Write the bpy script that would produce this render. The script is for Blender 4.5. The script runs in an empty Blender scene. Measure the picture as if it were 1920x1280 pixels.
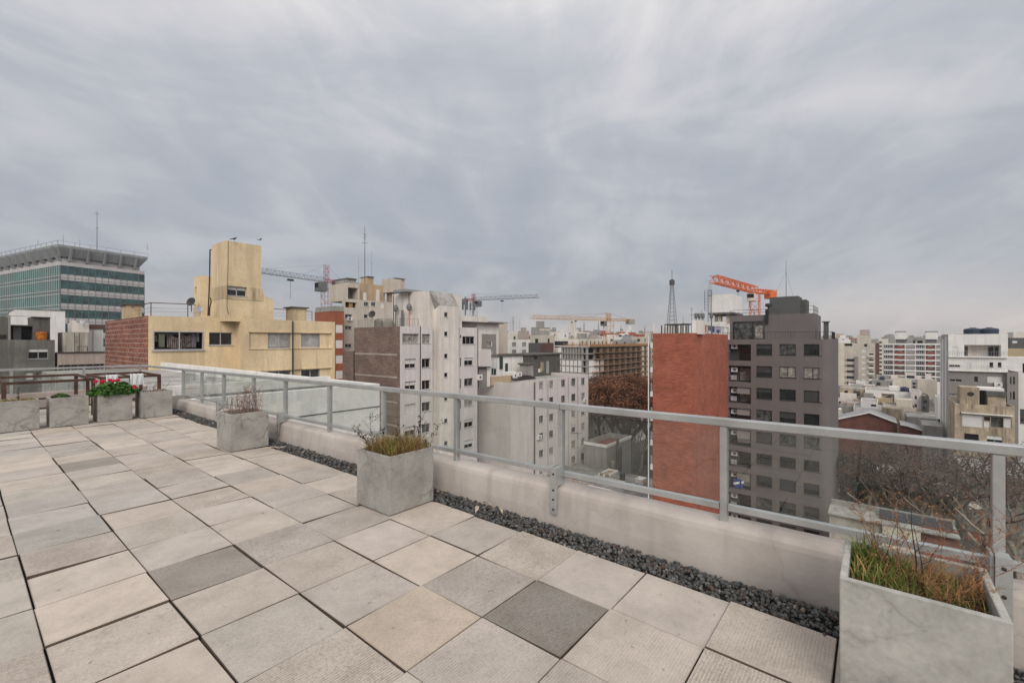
import bpy, math, random
from mathutils import Vector, Matrix, noise
random.seed(7)
R = math.radians
S = bpy.context.scene
COL = S.collection
# ------------------------------------------------------------------ camera
# world axes follow the tile grid: +X is the direction across the parapet, +Y runs along the parapet
FPX = 840.0                      # focal length in pixels of a 1920 wide picture
FX, FY = 0.7787, 0.6274          # camera forward
RX, RY = 0.6274, -0.7787         # camera right
EYE = 1.5
cam = bpy.data.cameras.new('Camera'); cam.sensor_width = 36.0; cam.lens = 36.0*FPX/1920
cam.clip_start = 0.05; cam.clip_end = 6000
co = bpy.data.objects.new('Camera', cam); COL.objects.link(co)
co.location = (0, 0, EYE); co.rotation_euler = (R(90), 0, -math.atan2(FX, FY))
S.camera = co
# ------------------------------------------------------------------ sky, sun, exposure
w = bpy.data.worlds.new('World'); S.world = w; w.use_nodes = True
nt = w.node_tree; nt.nodes.clear()
def N(t, **k):
    n = nt.nodes.new(t)
    for a, b in k.items(): setattr(n, a, b)
    return n
def L(a, b): nt.links.new(a, b)
def MATH(op, a, b=None, c=None):
    n = N('ShaderNodeMath', operation=op)
    for i, v in enumerate((a, b, c)):
        if v is None: continue
        if isinstance(v, (int, float)): n.inputs[i].default_value = v
        else: L(v, n.inputs[i])
    return n.outputs[0]
def RAMP(fac, stops, interp='LINEAR'):
    n = N('ShaderNodeValToRGB'); n.color_ramp.interpolation = interp
    while len(n.color_ramp.elements) < len(stops): n.color_ramp.elements.new(0.5)
    for e, (p, c) in zip(n.color_ramp.elements, stops):
        e.position = p; e.color = (*c, 1) if len(c) == 3 else c
    L(fac, n.inputs[0]); return n.outputs[0]
def MIX(fac, a, b, bt='MIX'):
    n = N('ShaderNodeMix', data_type='RGBA', blend_type=bt)
    for i, v in ((0, fac), (6, a), (7, b)):
        if isinstance(v, (int, float)): n.inputs[i].default_value = v
        elif isinstance(v, tuple): n.inputs[i].default_value = (*v[:3], 1)
        else: L(v, n.inputs[i])
    return n.outputs[2]
SUN_EL, SUN_DIR = 34, Vector((-0.74, -0.67, 0)).normalized()      # where the bright part of the overcast lies
tc = N('ShaderNodeTexCoord')
sky = N('ShaderNodeTexSky', sky_type='NISHITA'); sky.sun_disc = False
sky.sun_elevation = R(SUN_EL); sky.sun_rotation = math.atan2(SUN_DIR.x, SUN_DIR.y)
sep = N('ShaderNodeSeparateXYZ'); L(tc.outputs['Generated'], sep.inputs[0])
zc = MATH('MAXIMUM', sep.outputs[2], 0.0)
den = MATH('ADD', zc, 0.42)
comb = N('ShaderNodeCombineXYZ'); L(MATH('DIVIDE', sep.outputs[0], den), comb.inputs[0]); L(MATH('DIVIDE', sep.outputs[1], den), comb.inputs[1])
mp = N('ShaderNodeMapping'); mp.inputs['Rotation'].default_value = (0, 0, R(-30)); L(comb.outputs[0], mp.inputs[0])
mp2 = N('ShaderNodeMapping'); mp2.inputs['Scale'].default_value = (0.8, 1.35, 1); L(mp.outputs[0], mp2.inputs[0])
n1 = N('ShaderNodeTexNoise'); n1.inputs['Scale'].default_value = 1.25; n1.inputs['Detail'].default_value = 9; n1.inputs['Roughness'].default_value = 0.56; n1.inputs['Distortion'].default_value = 0.7; mpl = N('ShaderNodeMapping'); mpl.inputs['Scale'].default_value = (1.5, 2.1, 5.2); mpl.inputs['Rotation'].default_value = (R(9), R(-7), R(20)); L(tc.outputs['Generated'], mpl.inputs[0]); L(mpl.outputs[0], n1.inputs['Vector'])
mp3 = N('ShaderNodeMapping'); mp3.inputs['Scale'].default_value = (1.0, 1.9, 1); mp3.inputs['Location'].default_value = (3, 7, 0); L(mp.outputs[0], mp3.inputs[0])
n2 = N('ShaderNodeTexNoise'); n2.inputs['Scale'].default_value = 3.2; n2.inputs['Detail'].default_value = 9; n2.inputs['Roughness'].default_value = 0.58; n2.inputs['Distortion'].default_value = 0.5; L(mp3.outputs[0], n2.inputs['Vector'])
n3 = N('ShaderNodeTexNoise'); n3.inputs['Scale'].default_value = 0.35; n3.inputs['Detail'].default_value = 2; L(mp.outputs[0], n3.inputs['Vector'])
cl = MATH('ADD', MATH('MULTIPLY', n1.outputs[0], 0.66), MATH('MULTIPLY', n2.outputs[0], 0.34))
cl = MATH('ADD', MATH('MULTIPLY', cl, 0.72), MATH('MULTIPLY', n3.outputs[0], 0.28))
cloud = RAMP(cl, [(0.36, (0.375, 0.412, 0.455)), (0.47, (0.458, 0.482, 0.515)), (0.54, (0.55, 0.56, 0.58)), (0.66, (0.66, 0.648, 0.65))])
# overcast sky: brighter towards the zenith, duller and warmer at the horizon
elev = RAMP(sep.outputs[2], [(0.0, (1.0, 0.91, 0.86)), (0.06, (0.92, 0.88, 0.87)), (0.13, (0.83, 0.85, 0.89)), (0.30, (0.95, 0.955, 0.985)), (0.52, (1.11, 1.09, 1.11)), (0.68, (1.7, 1.6, 1.5)), (1.0, (2.3, 2.15, 2.0))])
cloud = MIX(1.0, cloud, elev, 'MULTIPLY')
skd = MIX(1.0, sky.outputs[0], (0.06, 0.06, 0.06), 'MULTIPLY')
fin = MIX(0.93, skd, cloud)
bg = N('ShaderNodeBackground'); L(fin, bg.inputs[0]); bg.inputs[1].default_value = 1.10
out = N('ShaderNodeOutputWorld'); L(bg.outputs[0], out.inputs[0])
sl = bpy.data.lights.new('sun', 'SUN'); sl.energy = 2.0; sl.angle = R(35); sl.color = (1, 0.93, 0.84)
so = bpy.data.objects.new('sun', sl); COL.objects.link(so)
d = Vector((SUN_DIR.x*math.cos(R(SUN_EL)), SUN_DIR.y*math.cos(R(SUN_EL)), math.sin(R(SUN_EL))))
so.rotation_euler = d.to_track_quat('Z', 'Y').to_euler()
S.view_settings.view_transform = 'Standard'; S.view_settings.look = 'None'
S.view_settings.exposure = 0.0; S.view_settings.gamma = 1.0
S.render.engine = 'CYCLES'
S.cycles.max_bounces = 6; S.cycles.transparent_max_bounces = 16
S.render.resolution_x = 1024; S.render.resolution_y = 682

# ------------------------------------------------------------------ materials
MATS = {}
def mat(name, col, rough=0.85, var=0.10, vscale=0.35, streak=0.0, fine=0.05, bump=0.0, metal=0.0, spec=0.35, stain=(0.08, 0.07, 0.06), fscale=6.0, bscale=30):
    global nt
    m = bpy.data.materials.new(name); m.use_nodes = True; nt = m.node_tree
    b = nt.nodes['Principled BSDF']
    b.inputs['Roughness'].default_value = rough; b.inputs['Metallic'].default_value = metal
    b.inputs['Specular IOR Level'].default_value = spec
    t = N('ShaderNodeTexCoord')
    c = tuple(col)
    a = N('ShaderNodeTexNoise'); a.inputs['Scale'].default_value = vscale; a.inputs['Detail'].default_value = 6; a.inputs['Roughness'].default_value = 0.62
    L(t.outputs['Object'], a.inputs['Vector'])
    lo = tuple(x*(1-var*2.2) for x in c); hi = tuple(min(1, x*(1+var*1.6)) for x in c)
    cur = RAMP(a.outputs[0], [(0.30, lo), (0.70, hi)])
    if fine:
        f = N('ShaderNodeTexNoise'); f.inputs['Scale'].default_value = fscale; f.inputs['Detail'].default_value = 8; f.inputs['Roughness'].default_value = 0.7
        L(t.outputs['Object'], f.inputs['Vector'])
        cur = MIX(1.0, cur, RAMP(f.outputs[0], [(0.30, (1-fine*2.5,)*3), (0.7, (1+fine*1.2,)*3)]), 'MULTIPLY')
    if streak:
        mpp = N('ShaderNodeMapping'); mpp.inputs['Scale'].default_value = (1.6, 1.6, 0.10); L(t.outputs['Object'], mpp.inputs[0])
        s = N('ShaderNodeTexNoise'); s.inputs['Scale'].default_value = 1.0; s.inputs['Detail'].default_value = 7; s.inputs['Roughness'].default_value = 0.68; L(mpp.outputs[0], s.inputs['Vector'])
        g = RAMP(s.outputs[0], [(0.46, (0, 0, 0)), (0.66, (1, 1, 1))])
        k = RAMP(a.outputs[0], [(0.35, (0.2, 0.2, 0.2)), (0.6, (1, 1, 1))])
        cur = MIX(MATH('MULTIPLY', MATH('MULTIPLY', g, min(0.95, streak*1.25)), k), cur, stain)
    L(cur, b.inputs['Base Color'])
    if bump:
        q = N('ShaderNodeTexNoise'); q.inputs['Scale'].default_value = bscale; q.inputs['Detail'].default_value = 6; L(t.outputs['Object'], q.inputs['Vector'])
        bb = N('ShaderNodeBump'); bb.inputs['Strength'].default_value = bump; bb.inputs['Distance'].default_value = 0.01; L(q.outputs[0], bb.inputs['Height']); L(bb.outputs[0], b.inputs['Normal'])
    MATS[name] = m; return m

def brickmat(name, c1, c2, mort, bw=0.24, bh=0.075, ms=0.012, var=0.2, sc=1.0):
    global nt
    m = bpy.data.materials.new(name); m.use_nodes = True; nt = m.node_tree
    b = nt.nodes['Principled BSDF']; b.inputs['Roughness'].default_value = 0.9
    t = N('ShaderNodeTexCoord'); s = N('ShaderNodeSeparateXYZ'); L(t.outputs['Object'], s.inputs[0])
    cb = N('ShaderNodeCombineXYZ'); L(MATH('ADD', s.outputs[0], s.outputs[1]), cb.inputs[0]); L(s.outputs[2], cb.inputs[1])
    br = N('ShaderNodeTexBrick'); L(cb.outputs[0], br.inputs['Vector'])
    br.inputs['Scale'].default_value = 1.0; br.inputs['Brick Width'].default_value = bw; br.inputs['Row Height'].default_value = bh
    br.inputs['Mortar Size'].default_value = ms; br.inputs['Bias'].default_value = 0.0
    br.inputs['Color1'].default_value = (*c1, 1); br.inputs['Color2'].default_value = (*c2, 1); br.inputs['Mortar'].default_value = (*mort, 1)
    a = N('ShaderNodeTexNoise'); a.inputs['Scale'].default_value = 0.45*sc; a.inputs['Detail'].default_value = 9; a.inputs['Roughness'].default_value = 0.7
    L(t.outputs['Object'], a.inputs['Vector'])
    cur = MIX(1.0, br.outputs[0], RAMP(a.outputs[0], [(0.3, (1-var*1.4,)*3), (0.7, (1+var,)*3)]), 'MULTIPLY')
    mpp = N('ShaderNodeMapping'); mpp.inputs['Scale'].default_value = (0.8, 0.8, 7); L(t.outputs['Object'], mpp.inputs[0])
    f = N('ShaderNodeTexNoise'); f.inputs['Scale'].default_value = 1.0; f.inputs['Detail'].default_value = 8; f.inputs['Roughness'].default_value = 0.75; L(mpp.outputs[0], f.inputs['Vector'])
    cur = MIX(1.0, cur, RAMP(f.outputs[0], [(0.38, (1-var*1.3,)*3), (0.62, (1+var*.9,)*3)]), 'MULTIPLY')
    L(cur, b.inputs['Base Color']); MATS[name] = m; return m

mat('yellow', (0.78, 0.62, 0.40), var=0.12, streak=0.38, stain=(0.16, 0.13, 0.09), vscale=0.25)
mat('yellow_trim', (0.78, 0.63, 0.42), var=0.08, streak=0.3, stain=(0.2, 0.16, 0.1))
mat('yellow_dirty', (0.66, 0.52, 0.34), var=0.14, streak=0.75, stain=(0.13, 0.10, 0.06), vscale=0.5)
mat('off_white', (0.75, 0.70, 0.65), var=0.07, streak=0.30, stain=(0.25, 0.21, 0.17))
mat('white_wall', (0.80, 0.785, 0.76), var=0.06, streak=0.22, stain=(0.28, 0.24, 0.2))
mat('lilac_wall', (0.70, 0.655, 0.645), var=0.06, streak=0.28, stain=(0.22, 0.18, 0.17))
mat('lilac_blank', (0.62, 0.58, 0.565), var=0.06, streak=0.15, stain=(0.22, 0.18, 0.17))
mat('beige_wall', (0.58, 0.525, 0.45), var=0.08, streak=0.30, stain=(0.15, 0.12, 0.09))
mat('tan_wall', (0.50, 0.38, 0.25), var=0.10, streak=0.2, stain=(0.2, 0.15, 0.1))
mat('cream_wall', (0.70, 0.645, 0.54), var=0.08, streak=0.25, stain=(0.2, 0.16, 0.1))
mat('old_tan', (0.46, 0.375, 0.28), var=0.18, streak=0.8, stain=(0.07, 0.06, 0.045), vscale=0.8)
mat('pink_wall', (0.45, 0.38, 0.34), var=0.10, streak=0.4, stain=(0.16, 0.12, 0.1))
mat('slate_wall', (0.155, 0.138, 0.136), var=0.05, streak=0.12, stain=(0.07, 0.065, 0.065), fine=0.03)
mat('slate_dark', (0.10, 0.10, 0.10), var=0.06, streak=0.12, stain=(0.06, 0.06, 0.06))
mat('raw_concrete', (0.17, 0.165, 0.15), var=0.18, streak=0.55, stain=(0.05, 0.045, 0.04), vscale=0.5)
mat('dark_concrete', (0.12, 0.115, 0.105), var=0.18, streak=0.6, stain=(0.03, 0.03, 0.03), vscale=0.5)
mat('pale_concrete', (0.33, 0.32, 0.30), var=0.12, streak=0.4, stain=(0.1, 0.09, 0.08))
mat('crown_concrete', (0.30, 0.31, 0.32), var=0.10, streak=0.3, stain=(0.1, 0.1, 0.1))
mat('grey_panel', (0.27, 0.25, 0.24), var=0.05, streak=0.1)
mat('roof_felt', (0.24, 0.235, 0.225), var=0.22, streak=0, vscale=0.6, fine=0.12, fscale=3)
mat('roof_pale', (0.38, 0.37, 0.35), var=0.18, streak=0, vscale=0.5, fine=0.12, fscale=2)
mat('roof_red', (0.17, 0.07, 0.055), var=0.16, vscale=0.6, fine=0.12)
mat('roof_gravel', (0.15, 0.15, 0.14), var=0.25, vscale=2.5, fine=0.25, fscale=14)
mat('tin', (0.33, 0.335, 0.34), var=0.10, rough=0.5, streak=0.3, stain=(0.2, 0.13, 0.1))
mat('orange_brick', (0.33, 0.105, 0.06), var=0.10)
mat('brown_clad', (0.13, 0.065, 0.055), var=0.1)
mat('red_panel', (0.26, 0.06, 0.045), var=0.15)
mat('rust', (0.085, 0.043, 0.032), var=0.22, vscale=8, fine=0.15, fscale=40, rough=0.8)
mat('dark_metal', (0.045, 0.04, 0.04), var=0.1, rough=0.6)
mat('galv', (0.36, 0.37, 0.38), var=0.1, rough=0.5, metal=0.3)
mat('alu', (0.47, 0.48, 0.475), var=0.10, rough=0.33, metal=0.5, spec=0.5, vscale=3, fine=0.03, fscale=60, bump=0.05)
mat('white_paint', (0.78, 0.77, 0.75), var=0.05, rough=0.5, streak=0.08)
mat('shutter', (0.72, 0.71, 0.69), var=0.03, rough=0.6)
mat('window_alu', (0.45, 0.45, 0.45), var=0.05, rough=0.45, metal=0.2)
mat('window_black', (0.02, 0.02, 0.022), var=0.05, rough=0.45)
mat('pane_dark', (0.012, 0.014, 0.016), rough=0.12, var=0.4, vscale=1.2, fine=0, spec=0.6)
mat('pane_mid', (0.075, 0.078, 0.075), rough=0.14, var=0.5, vscale=1.5, fine=0, spec=0.6)
mat('pane_curtain', (0.30, 0.28, 0.25), rough=0.2, var=0.35, vscale=2.5, fine=0.1, spec=0.6)
mat('pane_teal', (0.028, 0.10, 0.10), rough=0.08, var=0.4, vscale=0.5, fine=0.1, fscale=1.2, spec=0.8)
mat('pane_teal_pale', (0.17, 0.30, 0.275), rough=0.08, var=0.12, vscale=0.15, fine=0.04, fscale=1.0, spec=0.9)
mat('teal_white', (0.52, 0.50, 0.50), rough=0.5, var=0.06, streak=0.1)
mat('interior_dark', (0.03, 0.028, 0.026), var=0.3, vscale=1.5)
mat('crane_red', (0.40, 0.05, 0.04), var=0.1, rough=0.5)
mat('crane_orange', (0.74, 0.17, 0.05), var=0.1, rough=0.5)
mat('crane_yellow', (0.55, 0.30, 0.10), var=0.1, rough=0.5)
mat('crane_grey', (0.16, 0.165, 0.17), var=0.1, rough=0.5)
mat('tank_black', (0.035, 0.04, 0.05), var=0.1, rough=0.4)
mat('tank_navy', (0.03, 0.045, 0.075), var=0.1, rough=0.4)
mat('tank_fibre', (0.30, 0.27, 0.22), var=0.15, rough=0.7, streak=0.4)
mat('copper', (0.62, 0.20, 0.03), var=0.35, vscale=4, rough=0.35, metal=0.3)
mat('scaffold', (0.36, 0.19, 0.09), var=0.25, vscale=2)
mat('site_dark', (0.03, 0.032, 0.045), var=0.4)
mat('site_slab', (0.33, 0.31, 0.29), var=0.12)
mat('door_green', (0.035, 0.06, 0.05), var=0.2)
mat('cloth_white', (0.62, 0.64, 0.65), var=0.06, vscale=3)
mat('cloth_pink', (0.45, 0.17, 0.17), var=0.1)
mat('cloth_blue', (0.05, 0.08, 0.20), var=0.15)
mat('cloth_lilac', (0.42, 0.38, 0.48), var=0.1)
mat('cloth_pale_green', (0.50, 0.54, 0.44), var=0.1)
mat('cloth_brown', (0.21, 0.18, 0.165), var=0.35, vscale=5)
mat('soil', (0.06, 0.04, 0.028), var=0.3, vscale=10, bump=0.6)
mat('asphalt', (0.055, 0.055, 0.055), var=0.15, vscale=0.15)
mat('pavement', (0.20, 0.19, 0.18), var=0.12, vscale=0.3)
mat('lot', (0.10, 0.095, 0.085), var=0.25, vscale=0.05, fine=0.2, fscale=0.6)
mat('bark', (0.33, 0.29, 0.24), var=0.25, vscale=1.5)
mat('bark_dark', (0.07, 0.052, 0.045), var=0.25, vscale=1.5)
mat('leaf_rust', (0.22, 0.10, 0.058), var=0.35, vscale=0.6, spec=0.15)
mat('leaf_mauve', (0.19, 0.125, 0.12), var=0.35, vscale=0.6, spec=0.15)
mat('leaf_dull', (0.17, 0.10, 0.07), var=0.35, vscale=0.7, spec=0.15)
mat('leaf_dark_green', (0.03, 0.045, 0.028), var=0.35, vscale=0.7, spec=0.15)
mat('grass_green', (0.105, 0.145, 0.03), var=0.3, vscale=8, spec=0.2)
mat('grass_straw', (0.34, 0.23, 0.09), var=0.3, vscale=8, spec=0.2)
mat('grass_rust', (0.19, 0.085, 0.045), var=0.3, vscale=8, spec=0.2)
mat('stalk_dark', (0.035, 0.025, 0.022), var=0.2, vscale=8)
mat('stalk_rust', (0.22, 0.085, 0.055), var=0.25, vscale=8)
mat('seed_tan', (0.33, 0.18, 0.08), var=0.3, vscale=12)
mat('geranium_leaf', (0.05, 0.115, 0.022), var=0.35, vscale=14, spec=0.25)
mat('geranium_red', (0.78, 0.015, 0.06), var=0.15, vscale=20, fine=0.1)
mat('dry_leaf', (0.46, 0.40, 0.31), var=0.15, vscale=20)
mat('paint_white', (0.75, 0.75, 0.74), var=0.03)
mat('car_white', (0.65, 0.65, 0.63), var=0.03, rough=0.25)
mat('car_dark', (0.03, 0.033, 0.038), var=0.05, rough=0.25)
mat('car_yellow', (0.55, 0.36, 0.05), var=0.05, rough=0.3)
mat('flag_blue', (0.03, 0.075, 0.28), var=0.05)
mat('awning_red', (0.22, 0.03, 0.025), var=0.2)
mat('feather', (0.03, 0.03, 0.035), var=0.2)
mat('slat_grey', (0.06, 0.06, 0.062), var=0.1, rough=0.6)
mat('solar', (0.03, 0.03, 0.04), var=0.2, rough=0.2)
brickmat('brick_red', (0.42, 0.105, 0.058), (0.31, 0.076, 0.044), (0.37, 0.16, 0.11), 0.30, 0.12, 0.014, 0.23)
brickmat('brick_brown', (0.23, 0.145, 0.112), (0.155, 0.097, 0.078), (0.25, 0.20, 0.17), 0.25, 0.09, 0.014, 0.28)
brickmat('block_red', (0.30, 0.10, 0.062), (0.20, 0.068, 0.045), (0.40, 0.27, 0.21), 0.80, 0.33, 0.03, 0.3)
brickmat('tile_band', (0.5, 0.5, 0.5), (0.48, 0.48, 0.48), (0.3, 0.3, 0.3), 1.2, 0.6, 0.03, 0.08)

def special_materials():
    global nt
    # clear railing glass
    m = bpy.data.materials.new('rail_glass'); m.use_nodes = True; nt = m.node_tree; nt.nodes.clear()
    o = N('ShaderNodeOutputMaterial'); tr = N('ShaderNodeBsdfTransparent'); tr.inputs[0].default_value = (0.925, 0.95, 0.935, 1)
    gl = N('ShaderNodeBsdfGlossy'); gl.inputs['Roughness'].default_value = 0.015; gl.inputs[0].default_value = (1, 1, 1, 1)
    df = N('ShaderNodeBsdfDiffuse'); df.inputs[0].default_value = (0.6, 0.62, 0.6, 1)
    lw = N('ShaderNodeLayerWeight'); fr = MATH('ADD', MATH('MULTIPLY', MATH('POWER', lw.outputs['Facing'], 5), 0.9), 0.04)
    t = N('ShaderNodeTexCoord'); q = N('ShaderNodeTexNoise'); q.inputs['Scale'].default_value = 2.2; q.inputs['Detail'].default_value = 6; L(t.outputs['Object'], q.inputs['Vector'])
    ms = N('ShaderNodeMixShader'); L(RAMP(q.outputs[0], [(0.40, (0.003,)*3), (0.60, (0.010,)*3), (0.72, (0.04,)*3)]), ms.inputs[0]); L(tr.outputs[0], ms.inputs[1]); L(df.outputs[0], ms.inputs[2])
    m2 = N('ShaderNodeMixShader'); L(fr, m2.inputs[0]); L(ms.outputs[0], m2.inputs[1]); L(gl.outputs[0], m2.inputs[2])
    L(m2.outputs[0], o.inputs[0]); MATS['rail_glass'] = m
    # paving slabs
    m = bpy.data.materials.new('paving'); m.use_nodes = True; nt = m.node_tree; b = nt.nodes['Principled BSDF']; b.inputs['Roughness'].default_value = 0.82; b.inputs['Specular IOR Level'].default_value = 0.3
    at = N('ShaderNodeAttribute', attribute_name='tint'); t = N('ShaderNodeTexCoord')
    a = N('ShaderNodeTexNoise'); a.inputs['Scale'].default_value = 3.2; a.inputs['Detail'].default_value = 8; a.inputs['Roughness'].default_value = 0.65; L(t.outputs['Object'], a.inputs['Vector'])
    cur = MIX(1.0, at.outputs['Color'], RAMP(a.outputs[0], [(0.30, (0.80, 0.785, 0.76)), (0.5, (0.97, 0.96, 0.95)), (0.7, (1.10, 1.09, 1.08))]), 'MULTIPLY')
    f = N('ShaderNodeTexNoise'); f.inputs['Scale'].default_value = 130; f.inputs['Detail'].default_value = 4; L(t.outputs['Object'], f.inputs['Vector'])
    cur = MIX(1.0, cur, RAMP(f.outputs[0], [(0.3, (0.90,)*3), (0.7, (1.06,)*3)]), 'MULTIPLY')
    sp = N('ShaderNodeTexNoise'); sp.inputs['Scale'].default_value = 17; sp.inputs['Detail'].default_value = 3; L(t.outputs['Object'], sp.inputs['Vector'])
    cur = MIX(RAMP(sp.outputs[0], [(0.68, (0, 0, 0)), (0.76, (0.6, 0.6, 0.6))]), cur, (0.13, 0.10, 0.08))
    md = N('ShaderNodeTexNoise'); md.inputs['Scale'].default_value = 9; md.inputs['Detail'].default_value = 10; md.inputs['Roughness'].default_value = 0.78; md.inputs['Distortion'].default_value = 0.8; L(t.outputs['Object'], md.inputs['Vector'])
    cur = MIX(RAMP(md.outputs[0], [(0.50, (0, 0, 0)), (0.68, (0.26,)*3)]), cur, (0.24, 0.21, 0.18))
    gr = N('ShaderNodeTexNoise'); gr.inputs['Scale'].default_value = 55; gr.inputs['Detail'].default_value = 6; gr.inputs['Roughness'].default_value = 0.8; L(t.outputs['Object'], gr.inputs['Vector'])
    cur = MIX(MATH('MULTIPLY', RAMP(gr.outputs[0], [(0.48, (0, 0, 0)), (0.62, (0.5,)*3)]), at.outputs['Alpha']), cur, (0.16, 0.14, 0.12))
    wv = N('ShaderNodeTexWave', wave_type='BANDS', bands_direction='Y'); wv.inputs['Scale'].default_value = 21; wv.inputs['Distortion'].default_value = 2.2; wv.inputs['Detail'].default_value = 2; wv.inputs['Detail Scale'].default_value = 0.5
    L(t.outputs['Object'], wv.inputs['Vector'])
    pat = N('ShaderNodeTexNoise'); pat.inputs['Scale'].default_value = 2.6; L(t.outputs['Object'], pat.inputs['Vector'])
    rid = MATH('MULTIPLY', at.outputs['Alpha'], RAMP(pat.outputs[0], [(0.38, (0.15,)*3), (0.58, (1,)*3)]))
    inv = MATH('SUBTRACT', 1.0, wv.outputs['Fac'])
    cur = MIX(MATH('MULTIPLY', MATH('MULTIPLY', inv, rid), 0.40), cur, (0.17, 0.14, 0.115))
    L(cur, b.inputs['Base Color'])
    h = MATH('ADD', MATH('MULTIPLY', MATH('MULTIPLY', wv.outputs['Fac'], rid), 0.8), MATH('MULTIPLY', f.outputs[0], 0.25))
    bb = N('ShaderNodeBump'); bb.inputs['Strength'].default_value = 0.55; bb.inputs['Distance'].default_value = 0.003; L(h, bb.inputs['Height']); L(bb.outputs[0], b.inputs['Normal'])
    MATS['paving'] = m
    # planter concrete with cracks
    for nm, col, loc in (('planter_concrete', (0.34, 0.325, 0.30), .75), ('planter_pale', (0.41, 0.405, 0.375), .28)):
        m = bpy.data.materials.new(nm); m.use_nodes = True; nt = m.node_tree; b = nt.nodes['Principled BSDF']; b.inputs['Roughness'].default_value = 0.7
        t = N('ShaderNodeTexCoord'); oi = N('ShaderNodeObjectInfo')
        off = N('ShaderNodeVectorMath', operation='ADD'); L(t.outputs['Object'], off.inputs[0])
        cb = N('ShaderNodeCombineXYZ'); rr = MATH('MULTIPLY', oi.outputs['Random'], 37.0); L(rr, cb.inputs[0]); L(rr, cb.inputs[2]); L(cb.outputs[0], off.inputs[1])
        v = off.outputs[0]
        a = N('ShaderNodeTexNoise'); a.inputs['Scale'].default_value = 4.2; a.inputs['Detail'].default_value = 8; a.inputs['Roughness'].default_value = 0.6; L(v, a.inputs['Vector'])
        cur = RAMP(a.outputs[0], [(0.28, tuple(x*0.62 for x in col)), (0.5, tuple(x*0.95 for x in col)), (0.72, tuple(x*1.15 for x in col))])
        f = N('ShaderNodeTexNoise'); f.inputs['Scale'].default_value = 45; f.inputs['Detail'].default_value = 6; L(v, f.inputs['Vector'])
        cur = MIX(1.0, cur, RAMP(f.outputs[0], [(0.3, (0.88,)*3), (0.7, (1.07,)*3)]), 'MULTIPLY')
        dn = N('ShaderNodeTexNoise'); dn.inputs['Scale'].default_value = 7; dn.inputs['Detail'].default_value = 5; L(v, dn.inputs['Vector'])
        dv = N('ShaderNodeVectorMath', operation='SCALE'); L(dn.outputs['Color'], dv.inputs[0]); dv.inputs['Scale'].default_value = 0.22
        ad = N('ShaderNodeVectorMath', operation='ADD'); L(v, ad.inputs[0]); L(dv.outputs[0], ad.inputs[1])
        vo = N('ShaderNodeTexVoronoi', feature='DISTANCE_TO_EDGE'); vo.inputs['Scale'].default_value = 3.4; L(ad.outputs[0], vo.inputs['Vector'])
        crack = RAMP(vo.outputs['Distance'], [(0.0, (1, 1, 1)), (0.025, (0.4,)*3), (0.07, (0, 0, 0))])
        mk = N('ShaderNodeTexNoise'); mk.inputs['Scale'].default_value = 2.3; mk.inputs['Detail'].default_value = 2; L(v, mk.inputs['Vector'])
        fac = MATH('MULTIPLY', MATH('MULTIPLY', crack, RAMP(mk.outputs[0], [(0.47, (0, 0, 0)), (0.60, (1, 1, 1))])), loc)
        cur = MIX(fac, cur, tuple(x*0.22 for x in col))
        sm = N('ShaderNodeTexNoise'); sm.inputs['Scale'].default_value = 6.5; sm.inputs['Detail'].default_value = 10; sm.inputs['Roughness'].default_value = 0.75; sm.inputs['Distortion'].default_value = 1.2; L(v, sm.inputs['Vector'])
        cur = MIX(RAMP(sm.outputs[0], [(0.56, (0, 0, 0)), (0.70, (0.45,)*3)]), cur, tuple(x*0.4 for x in col))
        L(cur, b.inputs['Base Color'])
        bb = N('ShaderNodeBump'); bb.inputs['Strength'].default_value = 0.25; bb.inputs['Distance'].default_value = 0.004; L(MATH('SUBTRACT', a.outputs[0], MATH('MULTIPLY', fac, 0.8)), bb.inputs['Height']); L(bb.outputs[0], b.inputs['Normal'])
        MATS[nm] = m
    # parapet render
    m = bpy.data.materials.new('parapet_render'); m.use_nodes = True; nt = m.node_tree; b = nt.nodes['Principled BSDF']; b.inputs['Roughness'].default_value = 0.85
    t = N('ShaderNodeTexCoord')
    a = N('ShaderNodeTexNoise'); a.inputs['Scale'].default_value = 1.6; a.inputs['Detail'].default_value = 9; a.inputs['Roughness'].default_value = 0.62; L(t.outputs['Object'], a.inputs['Vector'])
    cur = RAMP(a.outputs[0], [(0.3, (0.36, 0.32, 0.29)), (0.5, (0.46, 0.415, 0.38)), (0.7, (0.53, 0.485, 0.445))])
    mpp = N('ShaderNodeMapping'); mpp.inputs['Scale'].default_value = (2, 5, 0.7); L(t.outputs['Object'], mpp.inputs[0])
    s = N('ShaderNodeTexNoise'); s.inputs['Scale'].default_value = 1.2; s.inputs['Detail'].default_value = 7; L(mpp.outputs[0], s.inputs['Vector'])
    cur = MIX(RAMP(s.outputs[0], [(0.55, (0, 0, 0)), (0.75, (0.5,)*3)]), cur, (0.27, 0.23, 0.21))
    dn = N('ShaderNodeTexNoise'); dn.inputs['Scale'].default_value = 2.5; dn.inputs['Detail'].default_value = 5; L(t.outputs['Object'], dn.inputs['Vector'])
    dv = N('ShaderNodeVectorMath', operation='SCALE'); L(dn.outputs['Color'], dv.inputs[0]); dv.inputs['Scale'].default_value = 0.6
    ad = N('ShaderNodeVectorMath', operation='ADD'); L(t.outputs['Object'], ad.inputs[0]); L(dv.outputs[0], ad.inputs[1])
    vo = N('ShaderNodeTexVoronoi', feature='DISTANCE_TO_EDGE'); vo.inputs['Scale'].default_value = 0.9; L(ad.outputs[0], vo.inputs['Vector'])
    ck = MATH('MULTIPLY', RAMP(vo.outputs['Distance'], [(0.0, (1,)*3), (0.005, (0,)*3)]), 0.2)
    cur = MIX(ck, cur, (0.14, 0.11, 0.1))
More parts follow.
